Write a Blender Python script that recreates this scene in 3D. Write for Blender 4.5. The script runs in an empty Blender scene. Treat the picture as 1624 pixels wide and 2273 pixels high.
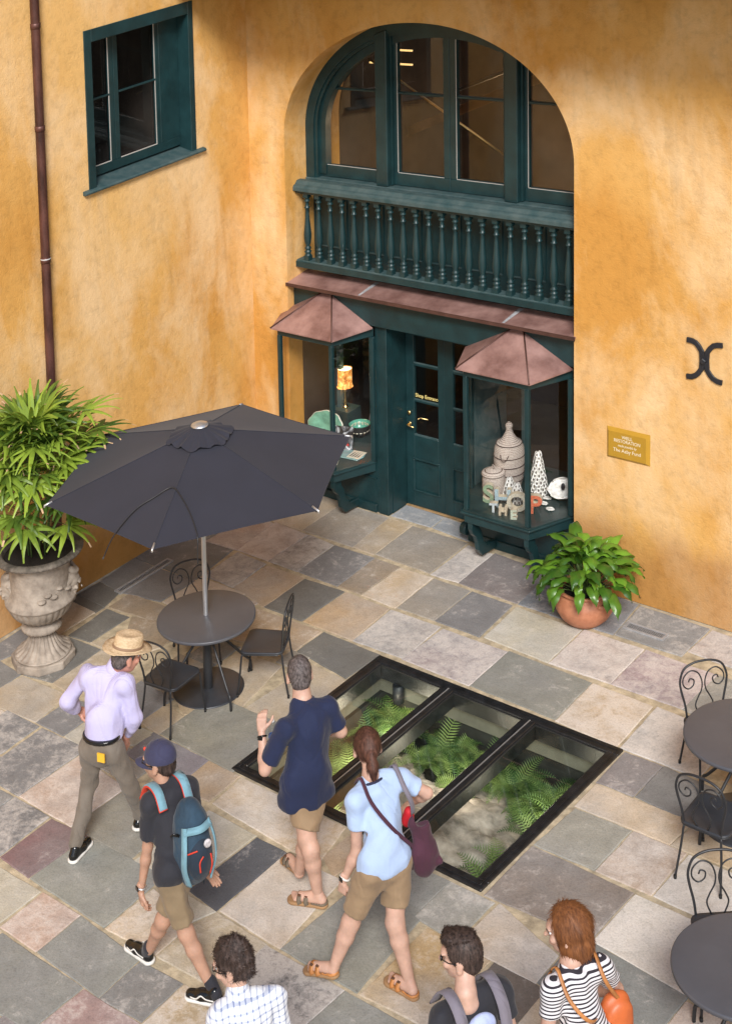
import bpy, bmesh, math, random
import numpy as np
from mathutils import Vector, Matrix, Euler, noise
random.seed(7); rng=np.random.default_rng(7)
SC=bpy.context.scene; COL=SC.collection
R_=math.radians; PI=math.pi
# ------------------------------------------------------------ camera
cam_d=bpy.data.cameras.new('camera'); cam=bpy.data.objects.new('camera',cam_d); COL.objects.link(cam)
CR=Matrix(((0.69622109,0.70562764,-0.13177949),(0.00330127,-0.18672657,-0.98240638),(-0.71781982,0.683537,-0.13233244)))
cm=Matrix.Identity(4)
for i in range(3):
    cm[i][0]=CR[0][i]; cm[i][1]=-CR[1][i]; cm[i][2]=-CR[2][i]
cm[0][3],cm[1][3],cm[2][3]=13.63426297,-13.238819,9.0
cam.matrix_world=cm
cam_d.sensor_fit='HORIZONTAL'; cam_d.sensor_width=36.0
cam_d.lens=3636.54568562/1624*36
cam_d.shift_x=(812-384.9842717)/1624; cam_d.shift_y=(-75.33133885-1136)/1624
cam_d.clip_end=500; cam_d.clip_start=0.1
SC.camera=cam
# ------------------------------------------------------------ light
SUN_EL,SUN_AZ=40.0,-46.0          # azimuth: direction the sun stands in, degrees from +x
w=bpy.data.worlds.new('World'); SC.world=w; w.use_nodes=True
nt=w.node_tree; bg=nt.nodes['Background']; sky=nt.nodes.new('ShaderNodeTexSky')
sky.sky_type='NISHITA'; sky.sun_disc=False; sky.sun_elevation=R_(SUN_EL); sky.sun_rotation=R_(90-SUN_AZ)
sky.air_density=1.0; sky.dust_density=1.2; sky.ozone_density=1.0
nt.links.new(sky.outputs[0],bg.inputs[0]); bg.inputs[1].default_value=0.105
sl=bpy.data.lights.new('sun','SUN'); so=bpy.data.objects.new('sun',sl); COL.objects.link(so)
sl.energy=2.9; sl.angle=R_(17); sl.color=(1.0,0.965,0.92)
dv=Vector((math.cos(R_(SUN_EL))*math.cos(R_(SUN_AZ)),math.cos(R_(SUN_EL))*math.sin(R_(SUN_AZ)),math.sin(R_(SUN_EL))))
so.rotation_euler=dv.to_track_quat('Z','Y').to_euler(); so.location=(6,-8,14)
SC.view_settings.view_transform='Standard'; SC.view_settings.look='None'
SC.view_settings.exposure=0.53; SC.view_settings.gamma=1.0; SC.view_settings.use_curve_mapping=False
SC.render.resolution_x=731; SC.render.resolution_y=1024
# ------------------------------------------------------------ helpers
def link(o,parent=None):
    COL.objects.link(o)
    if parent: o.parent=parent
    return o
def tag(o,label=None,cat=None,group=None,kind=None):
    if label: o['label']=label
    if cat: o['category']=cat
    if group: o['group']=group
    if kind: o['kind']=kind
    return o
def thing(name,label,cat,loc=(0,0,0),rz=0,group=None):
    o=bpy.data.objects.new(name,None); o.empty_display_size=.1; COL.objects.link(o)
    o.location=loc; o.rotation_euler=(0,0,rz)
    return tag(o,label,cat,group)
def copy_tree(o,parent=None):
    c=o.copy(); COL.objects.link(c); c.parent=parent
    for ch in o.children: copy_tree(ch,c)
    return c
class MB:
    def __init__(s): s.v=[]; s.f=[]; s.mi=[]; s.sm=[]; s.m=0; s.smooth=False
    def add(s,vs,fs,smooth=None):
        n=len(s.v); s.v+= [tuple(p) for p in vs]
        for f in fs: s.f.append(tuple(i+n for i in f)); s.mi.append(s.m); s.sm.append(s.smooth if smooth is None else smooth)
        return s
    def box(s,x0,x1,y0,y1,z0,z1):
        vs=[(x,y,z) for x in (x0,x1) for y in (y0,y1) for z in (z0,z1)]
        return s.add(vs,[(0,1,3,2),(4,6,7,5),(0,4,5,1),(2,3,7,6),(0,2,6,4),(1,5,7,3)],False)
    def prism(s,poly,z0,z1,axis='z'):
        # poly 2d; extruded along axis
        n=len(poly)
        def P(a,b,c): return {'z':(a,b,c),'y':(a,c,b),'x':(c,a,b)}[axis]
        vs=[P(a,b,z0) for a,b in poly]+[P(a,b,z1) for a,b in poly]
        fs=[tuple(range(n))[::-1],tuple(range(n,2*n))]+[(i,(i+1)%n,n+(i+1)%n,n+i) for i in range(n)]
        return s.add(vs,fs,False)
    def tube(s,pts,r,seg=8,closed=False,cap=True):
        pts=[Vector(p) for p in pts]; n=len(pts)
        rr=r if hasattr(r,'__len__') else [r]*n
        T=[]
        for i in range(n):
            a=pts[(i-1)%n] if (closed or i>0) else pts[i]; b=pts[(i+1)%n] if (closed or i<n-1) else pts[i]
            T.append((b-a).normalized())
        up=Vector((0,0,1)) if abs(T[0].z)<.9 else Vector((1,0,0))
        N=(up-T[0]*up.dot(T[0])).normalized(); vs=[]
        for i in range(n):
            N=(N-T[i]*N.dot(T[i]))
            if N.length<1e-6: N=T[i].orthogonal()
            N.normalize(); B=T[i].cross(N)
            for k in range(seg):
                a=2*PI*k/seg; vs.append(pts[i]+(N*math.cos(a)+B*math.sin(a))*rr[i])
        fs=[]
        for i in range(n if closed else n-1):
            j=(i+1)%n
            for k in range(seg): fs.append((i*seg+k,i*seg+(k+1)%seg,j*seg+(k+1)%seg,j*seg+k))
        s.add(vs,fs,True)
        if cap and not closed:
            base=len(s.v)-len(vs)
            s.f.append(tuple(base+k for k in range(seg))[::-1]); s.mi.append(s.m); s.sm.append(False)
            s.f.append(tuple(base+(n-1)*seg+k for k in range(seg))); s.mi.append(s.m); s.sm.append(False)
        return s
    def lathe(s,prof,seg=24,c=(0,0,0),mod=None,smooth=True):
        vs=[];n=len(prof)
        for i,(r,z) in enumerate(prof):
            for k in range(seg):
                a=2*PI*k/seg; q=r*(mod(a,i,r,z) if mod else 1); vs.append((c[0]+q*math.cos(a),c[1]+q*math.sin(a),c[2]+z))
        fs=[(i*seg+k,i*seg+(k+1)%seg,(i+1)*seg+(k+1)%seg,(i+1)*seg+k) for i in range(n-1) for k in range(seg)]
        return s.add(vs,fs,smooth)
    def sphere(s,c,r,seg=12,rings=8):
        r=r if hasattr(r,'__len__') else (r,r,r)
        vs=[(c[0],c[1],c[2]+r[2])]
        for i in range(1,rings):
            t=PI*i/rings
            for k in range(seg):
                a=2*PI*k/seg; vs.append((c[0]+r[0]*math.sin(t)*math.cos(a),c[1]+r[1]*math.sin(t)*math.sin(a),c[2]+r[2]*math.cos(t)))
        vs.append((c[0],c[1],c[2]-r[2])); L=len(vs)-1
        fs=[(0,1+k,1+(k+1)%seg) for k in range(seg)]
        for i in range(rings-2):
            for k in range(seg): fs.append((1+i*seg+k,1+(i+1)*seg+k,1+(i+1)*seg+(k+1)%seg,1+i*seg+(k+1)%seg))
        fs+=[(L,1+(rings-2)*seg+(k+1)%seg,1+(rings-2)*seg+k) for k in range(seg)]
        return s.add(vs,fs,True)
    def xf(s,M,start=0):
        for i in range(start,len(s.v)): s.v[i]=tuple(M@Vector(s.v[i]))
        return s
    def mesh(s,name,mats):
        me=bpy.data.meshes.new(name); me.from_pydata(s.v,[],s.f)
        mats=mats if isinstance(mats,(list,tuple)) else [mats]
        for m in mats: me.materials.append(m)
        me.polygons.foreach_set('material_index',s.mi); me.polygons.foreach_set('use_smooth',s.sm)
        me.update()
        return me
    def build(s,name,mats,parent=None,bevel=0,loc=None,rz=0,seg=1,fix=True):
        me=s.mesh(name,mats)
        if fix or bevel:
            bm=bmesh.new(); bm.from_mesh(me)
            if fix: bmesh.ops.recalc_face_normals(bm,faces=bm.faces)
            if bevel:
                es=[e for e in bm.edges if len(e.link_faces)==2 and e.calc_face_angle(0)>R_(35)]
                bmesh.ops.bevel(bm,geom=es,offset=bevel,segments=seg,affect='EDGES',profile=.6,clamp_overlap=True)
            bm.to_mesh(me); bm.free()
        o=bpy.data.objects.new(name,me); link(o,parent)
        if loc: o.location=loc
        o.rotation_euler=(0,0,rz)
        return o
def inst(me,name,parent,loc=(0,0,0),rot=(0,0,0),sc=None):
    o=bpy.data.objects.new(name,me); link(o,parent); o.location=loc; o.rotation_euler=rot
    if sc: o.scale=(sc,)*3 if not hasattr(sc,'__len__') else sc
    return o
# ------------------------------------------------------------ materials
def newmat(name):
    m=bpy.data.materials.new(name); m.use_nodes=True; nt=m.node_tree
    b=nt.nodes['Principled BSDF']; return m,nt,b
def nd(nt,t,**k):
    n=nt.nodes.new(t)
    for a,v in k.items():
        if a in n.inputs: n.inputs[a].default_value=v
        else: setattr(n,a,v)
    return n
def c4(c): return (c[0],c[1],c[2],1)
def ramp(nt,pts,src):
    r=nt.nodes.new('ShaderNodeValToRGB'); e=r.color_ramp.elements
    while len(e)<len(pts): e.new(.5)
    for i,(p,c) in enumerate(pts): e[i].position=p; e[i].color=c4(c) if hasattr(c,'__len__') else (c,c,c,1)
    nt.links.new(src,r.inputs[0]); return r
def mat(name,col,rough=.6,var=.0,vscale=6,bump=0,bscale=40,metal=0,spec=.5,sheen=0,detail=5,stretch=None,coat=0,var2=None,alpha=None):
    m,nt,b=newmat(name); L=nt.links
    b.inputs['Roughness'].default_value=rough; b.inputs['Metallic'].default_value=metal
    b.inputs['Specular IOR Level'].default_value=spec
    if coat: b.inputs['Coat Weight'].default_value=coat; b.inputs['Coat Roughness'].default_value=.15
    if sheen: b.inputs['Sheen Weight'].default_value=sheen
    tc=nd(nt,'ShaderNodeTexCoord'); src=tc.outputs['Object']
    if stretch:
        mp=nd(nt,'ShaderNodeMapping'); mp.inputs['Scale'].default_value=stretch; L.new(src,mp.inputs[0]); src=mp.outputs[0]
    b.inputs['Base Color'].default_value=c4(col)
    if var or var2:
        n=nd(nt,'ShaderNodeTexNoise',Scale=vscale,Detail=detail,Roughness=.62); L.new(src,n.inputs['Vector'])
        lo=[max(0,c*(1-var)) for c in col]; hi=[min(1,c*(1+var)) for c in col]
        if var2: hi=var2
        r=ramp(nt,[(.32,lo),(.68,hi)],n.outputs['Fac']); L.new(r.outputs[0],b.inputs['Base Color'])
    if bump:
        n2=nd(nt,'ShaderNodeTexNoise',Scale=bscale,Detail=4,Roughness=.6); L.new(src,n2.inputs['Vector'])
        bp=nd(nt,'ShaderNodeBump',Strength=bump,Distance=.01); L.new(n2.outputs['Fac'],bp.inputs['Height']); L.new(bp.outputs[0],b.inputs['Normal'])
        L.new(n2.outputs['Fac'],bp.inputs['Height'])
    return m
M={}
# aged lime stucco: ochre with pale bloom, darker washes and fine trowel relief
def stucco(name,seed,pale):
    m,nt,b=newmat(name); L=nt.links; b.inputs['Roughness'].default_value=.9; b.inputs['Specular IOR Level'].default_value=.2
    tc=nd(nt,'ShaderNodeTexCoord'); mp=nd(nt,'ShaderNodeMapping'); mp.inputs['Location'].default_value=(seed,seed*.7,seed*1.3); L.new(tc.outputs['Object'],mp.inputs[0])
    mp2=nd(nt,'ShaderNodeMapping'); mp2.inputs['Scale'].default_value=(1,1,.55); L.new(mp.outputs[0],mp2.inputs[0])
    n1=nd(nt,'ShaderNodeTexNoise',Scale=.6,Detail=6,Roughness=.55,Distortion=.15); L.new(mp2.outputs[0],n1.inputs['Vector'])
    n2=nd(nt,'ShaderNodeTexNoise',Scale=1.15,Detail=9,Roughness=.62,Distortion=.35); L.new(mp2.outputs[0],n2.inputs['Vector'])
    n3=nd(nt,'ShaderNodeTexNoise',Scale=9,Detail=8,Roughness=.7); L.new(mp.outputs[0],n3.inputs['Vector'])
    r1=ramp(nt,[(.36,(.56,.275,.062)),(.5,(.64,.355,.105)),(.66,(.69,.42,.155))],n1.outputs['Fac'])
    r2=ramp(nt,[(.45-pale,0),(.66-pale,.85)],n2.outputs['Fac'])
    mx=nd(nt,'ShaderNodeMix',data_type='RGBA'); L.new(r2.outputs[0],mx.inputs[0]); L.new(r1.outputs[0],mx.inputs[6]); mx.inputs[7].default_value=(.76,.53,.29,1)
    r3=ramp(nt,[(.32,.80),(.5,1.0),(.75,1.05)],n3.outputs['Fac'])
    mul=nd(nt,'ShaderNodeMix',data_type='RGBA',blend_type='MULTIPLY'); mul.inputs[0].default_value=.75; L.new(mx.outputs[2],mul.inputs[6]); L.new(r3.outputs[0],mul.inputs[7])
    sp=nd(nt,'ShaderNodeSeparateXYZ'); L.new(tc.outputs['Object'],sp.inputs[0]); zn=nd(nt,'ShaderNodeMath',operation='MULTIPLY_ADD'); zn.inputs[1].default_value=-1.1; L.new(n2.outputs['Fac'],zn.inputs[0]); L.new(sp.outputs[2],zn.inputs[2])
    rb=ramp(nt,[(.0,(.60,.50,.42)),(.30,(1,1,1))],zn.outputs[0]); zn2=nd(nt,'ShaderNodeMix',data_type='RGBA',blend_type='MULTIPLY'); zn2.inputs[0].default_value=.8; L.new(mul.outputs[2],zn2.inputs[6]); L.new(rb.outputs[0],zn2.inputs[7])
    # faint rain streaks
    mps=nd(nt,'ShaderNodeMapping'); mps.inputs['Scale'].default_value=(7,7,.5); L.new(mp.outputs[0],mps.inputs[0]); ns=nd(nt,'ShaderNodeTexNoise',Scale=1.0,Detail=5,Roughness=.6); L.new(mps.outputs[0],ns.inputs['Vector']); rs_=ramp(nt,[(.30,.84),(.46,1.0)],ns.outputs['Fac'])
    st_=nd(nt,'ShaderNodeMix',data_type='RGBA',blend_type='MULTIPLY'); st_.inputs[0].default_value=.55; L.new(zn2.outputs[2],st_.inputs[6]); L.new(rs_.outputs[0],st_.inputs[7]); L.new(st_.outputs[2],b.inputs['Base Color'])
    ad=nd(nt,'ShaderNodeMath',operation='ADD'); L.new(n3.outputs['Fac'],ad.inputs[0])
    n4=nd(nt,'ShaderNodeTexNoise',Scale=55,Detail=4); L.new(mp.outputs[0],n4.inputs['Vector'])
    m4=nd(nt,'ShaderNodeMath',operation='MULTIPLY'); m4.inputs[1].default_value=.35; L.new(n4.outputs['Fac'],m4.inputs[0]); L.new(m4.outputs[0],ad.inputs[1])
    bp=nd(nt,'ShaderNodeBump',Strength=.6,Distance=.016); L.new(ad.outputs[0],bp.inputs['Height']); L.new(bp.outputs[0],b.inputs['Normal'])
    return m
M['stucco']=stucco('ochre stucco',3.1,0.0); M['stucco_side']=stucco('ochre stucco side',11.7,0.02)
M['green']=mat('dark teal paint',(.0095,.034,.038),.38,var=.25,vscale=5,bump=.15,bscale=25,spec=.5)
M['green_dusty']=mat('weathered teal ledge',(.022,.058,.064),.6,var=.0,var2=(.065,.10,.102),vscale=7,bump=.2,bscale=40)
M['copper']=mat('aged copper sheet',(.17,.085,.072),.5,var=.0,var2=(.42,.255,.225),vscale=3.2,bump=.25,bscale=12,metal=.25,detail=9)
M['copper_edge']=mat('dark copper seam',(.10,.05,.04),.5,var=.3,metal=.4)
M['brown_pipe']=mat('brown copper pipe',(.085,.035,.028),.45,var=.55,vscale=7,metal=.35,bump=.1,stretch=(1,1,.35))
M['iron']=mat('black forged iron',(.016,.017,.022),.45,var=.3,bump=.4,bscale=60)
M['blackmetal']=mat('charcoal powder coat',(.020,.021,.024),.42,var=.12,bump=.08,bscale=120)
M['seatmetal']=mat('charcoal seat',(.034,.037,.044),.40,var=.15,bump=.06,bscale=150)
M['tabletop']=mat('charcoal tabletop',(.078,.080,.092),.38,var=.10,vscale=3)
M['white_line']=mat('white glazing putty',(.45,.43,.40),.6)
M['brass']=mat('brass',(.75,.52,.22),.28,metal=1)
M['steel']=mat('brushed steel',(.60,.60,.61),.32,metal=.75,var=.1); M['galv']=mat('galvanised drain',(.42,.42,.43),.45,metal=.3,var=.15,vscale=30)
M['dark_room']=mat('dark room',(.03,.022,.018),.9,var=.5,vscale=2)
M['display_floor']=mat('teal display shelf',(.02,.04,.04),.35,var=.3,vscale=4)
M['threshold']=mat('worn wooden threshold',(.30,.19,.09),.6,var=.3)
M['rubber']=mat('rubber',(.012,.012,.012),.7)
def glassmat(name,tint=(1,1,1),rough=0.0):
    m,nt,b=newmat(name); L=nt.links
    out=nt.nodes['Material Output']; nt.nodes.remove(b)
    tr=nd(nt,'ShaderNodeBsdfTransparent'); tr.inputs[0].default_value=c4(tint)
    gl=nd(nt,'ShaderNodeBsdfGlossy'); gl.inputs['Roughness'].default_value=rough
    lw=nd(nt,'ShaderNodeLayerWeight'); lw.inputs[0].default_value=.5; pw=nd(nt,'ShaderNodeMath',operation='POWER'); pw.inputs[1].default_value=4.0; L.new(lw.outputs['Facing'],pw.inputs[0])
    mu=nd(nt,'ShaderNodeMath',operation='MULTIPLY_ADD'); mu.inputs[1].default_value=.9; mu.inputs[2].default_value=.07; L.new(pw.outputs[0],mu.inputs[0])
    mx=nd(nt,'ShaderNodeMixShader'); L.new(mu.outputs[0],mx.inputs[0]); L.new(tr.outputs[0],mx.inputs[1]); L.new(gl.outputs[0],mx.inputs[2]); L.new(mx.outputs[0],out.inputs[0])
    return m
M['glass']=glassmat('window glass',(.98,.985,.98)); M['glass_floor']=glassmat('walk-on glass',(.88,.93,.90),.0)
# flagstone: colour from the stone object, mottling amount in its alpha
def stonemat():
    m,nt,b=newmat('flagstone'); L=nt.links; b.inputs['Roughness'].default_value=.78; b.inputs['Specular IOR Level'].default_value=.35
    oi=nd(nt,'ShaderNodeObjectInfo'); tc=nd(nt,'ShaderNodeTexCoord')
    off=nd(nt,'ShaderNodeVectorMath',operation='MULTIPLY_ADD'); cmb=nd(nt,'ShaderNodeCombineXYZ')
    for i in range(3): L.new(oi.outputs['Random'],cmb.inputs[i])
    off.inputs[1].default_value=(37,53,71); L.new(cmb.outputs[0],off.inputs[0]); L.new(tc.outputs['Object'],off.inputs[2])
    n1=nd(nt,'ShaderNodeTexNoise',Scale=3.2,Detail=9,Roughness=.68,Distortion=.6); L.new(off.outputs[0],n1.inputs['Vector'])
    n2=nd(nt,'ShaderNodeTexNoise',Scale=14,Detail=8,Roughness=.75,Distortion=.4); L.new(off.outputs[0],n2.inputs['Vector'])
    n3=nd(nt,'ShaderNodeTexNoise',Scale=1.3,Detail=5,Roughness=.6); L.new(off.outputs[0],n3.inputs['Vector'])
    # warm/cool drift
    hs=nd(nt,'ShaderNodeHueSaturation'); L.new(oi.outputs['Color'],hs.inputs['Color'])
    mr=nd(nt,'ShaderNodeMapRange'); mr.inputs['From Min'].default_value=.3; mr.inputs['From Max'].default_value=.7; mr.inputs['To Min'].default_value=.84; mr.inputs['To Max'].default_value=1.16
    L.new(n1.outputs['Fac'],mr.inputs[0]); L.new(mr.outputs[0],hs.inputs['Value'])
    mr2=nd(nt,'ShaderNodeMapRange'); mr2.inputs['From Min'].default_value=.35; mr2.inputs['From Max'].default_value=.65; mr2.inputs['To Min'].default_value=.45; mr2.inputs['To Max'].default_value=.95
    L.new(n3.outputs['Fac'],mr2.inputs[0]); L.new(mr2.outputs[0],hs.inputs['Saturation'])
    # pale efflorescence scaled by alpha
    sub=nd(nt,'ShaderNodeMath',operation='ADD'); L.new(n2.outputs['Fac'],sub.inputs[0]); L.new(n1.outputs['Fac'],sub.inputs[1])
    al=nd(nt,'ShaderNodeMath',operation='MULTIPLY_ADD'); al.inputs[1].default_value=.42; al.inputs[2].default_value=-1.22; L.new(oi.outputs['Alpha'],al.inputs[0])
    s2=nd(nt,'ShaderNodeMath',operation='ADD'); L.new(sub.outputs[0],s2.inputs[0]); L.new(al.outputs[0],s2.inputs[1])
    rr=ramp(nt,[(.0,0),(.28,.62)],s2.outputs[0])
    mx=nd(nt,'ShaderNodeMix',data_type='RGBA'); L.new(rr.outputs[0],mx.inputs[0]); L.new(hs.outputs[0],mx.inputs[6]); mx.inputs[7].default_value=(.62,.57,.52,1)
    # dark grime speckle
    rd=ramp(nt,[(.30,.72),(.44,1)],n2.outputs['Fac'])
    mu=nd(nt,'ShaderNodeMix',data_type='RGBA',blend_type='MULTIPLY'); mu.inputs[0].default_value=.7; L.new(mx.outputs[2],mu.inputs[6]); L.new(rd.outputs[0],mu.inputs[7])
    L.new(mu.outputs[2],b.inputs['Base Color'])
    hh=nd(nt,'ShaderNodeMath',operation='MULTIPLY_ADD'); hh.inputs[1].default_value=2.2; L.new(n1.outputs['Fac'],hh.inputs[0]); L.new(n2.outputs['Fac'],hh.inputs[2])
    bp=nd(nt,'ShaderNodeBump',Strength=.55,Distance=.008); n5=nd(nt,'ShaderNodeTexNoise',Scale=70,Detail=5,Roughness=.7); L.new(off.outputs[0],n5.inputs['Vector']); h5=nd(nt,'ShaderNodeMath',operation='MULTIPLY_ADD'); h5.inputs[1].default_value=.35; L.new(n5.outputs['Fac'],h5.inputs[0]); L.new(hh.outputs[0],h5.inputs[2])
    r5=ramp(nt,[(.33,.72),(.5,1.0),(.7,1.12)],n5.outputs['Fac']); m5=nd(nt,'ShaderNodeMix',data_type='RGBA',blend_type='MULTIPLY'); m5.inputs[0].default_value=.8; L.new(mu.outputs[2],m5.inputs[6]); L.new(r5.outputs[0],m5.inputs[7]); L.new(m5.outputs[2],b.inputs['Base Color'])
    L.new(h5.outputs[0],bp.inputs['Height']); L.new(bp.outputs[0],b.inputs['Normal'])
    return m
M['stone']=stonemat()
M['mortar']=mat('sandy mortar',(.42,.35,.24),.95,var=.35,vscale=9,bump=.6,bscale=60)
STONE_COL={'b': (0.4884, 0.3742, 0.244), 'tg': (0.33, 0.2735, 0.2033), 't': (0.4217, 0.3216, 0.197), 'n': (0.301, 0.2622, 0.2098), 'B': (0.2812, 0.3051, 0.33), 'L': (0.3651, 0.33, 0.3051), 'm': (0.2098, 0.1786, 0.1727), 'P': (0.4621, 0.3562, 0.289), 'gb': (0.301, 0.2622, 0.23), 'g': (0.2033, 0.197, 0.197), 'tb': (0.301, 0.2265, 0.1449), 'o': (0.4119, 0.2812, 0.1557), 'g2': (0.1612, 0.153, 0.1346), 'c': (0.4621, 0.4119, 0.301), 'M': (0.3473, 0.293, 0.289), 'Gn': (0.244, 0.23, 0.1786), 'g3': (0.2164, 0.2098, 0.197), 'G': (0.2512, 0.2512, 0.2164), 'p': (0.2098, 0.12, 0.12), 'k': (0.0936, 0.0977, 0.1107), 'm2': (0.2098, 0.1876, 0.2033), 'c2': (0.5046, 0.4119, 0.3133), 'G2': (0.301, 0.289, 0.244), 'o2': (0.4416, 0.3133, 0.1612), 'mb': (0.2369, 0.197, 0.1669), 'm3': (0.2369, 0.2098, 0.2033), 'W': (0.4884, 0.4518, 0.4119), 'Lp': (0.4518, 0.3742, 0.33), 'M2': (0.3562, 0.2735, 0.2812), 'B2': (0.1846, 0.2033, 0.23), 'B3': (0.244, 0.2512, 0.266), 'g4': (0.244, 0.2369, 0.2265), 'P2': (0.4621, 0.3562, 0.2735), 'w2': (0.5267, 0.4621, 0.3835), 'W2': (0.5436, 0.4884, 0.4023), 'G3': (0.2098, 0.2164, 0.197), 'db': (0.1449, 0.1107, 0.0856), 'Ps': (0.4884, 0.343, 0.2622), 'p2': (0.3133, 0.2098, 0.1907), 'b2': (0.4416, 0.3562, 0.23), 'o3': (0.4119, 0.301, 0.1641), 'X': (0.12, 0.1153, 0.1153)}
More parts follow.
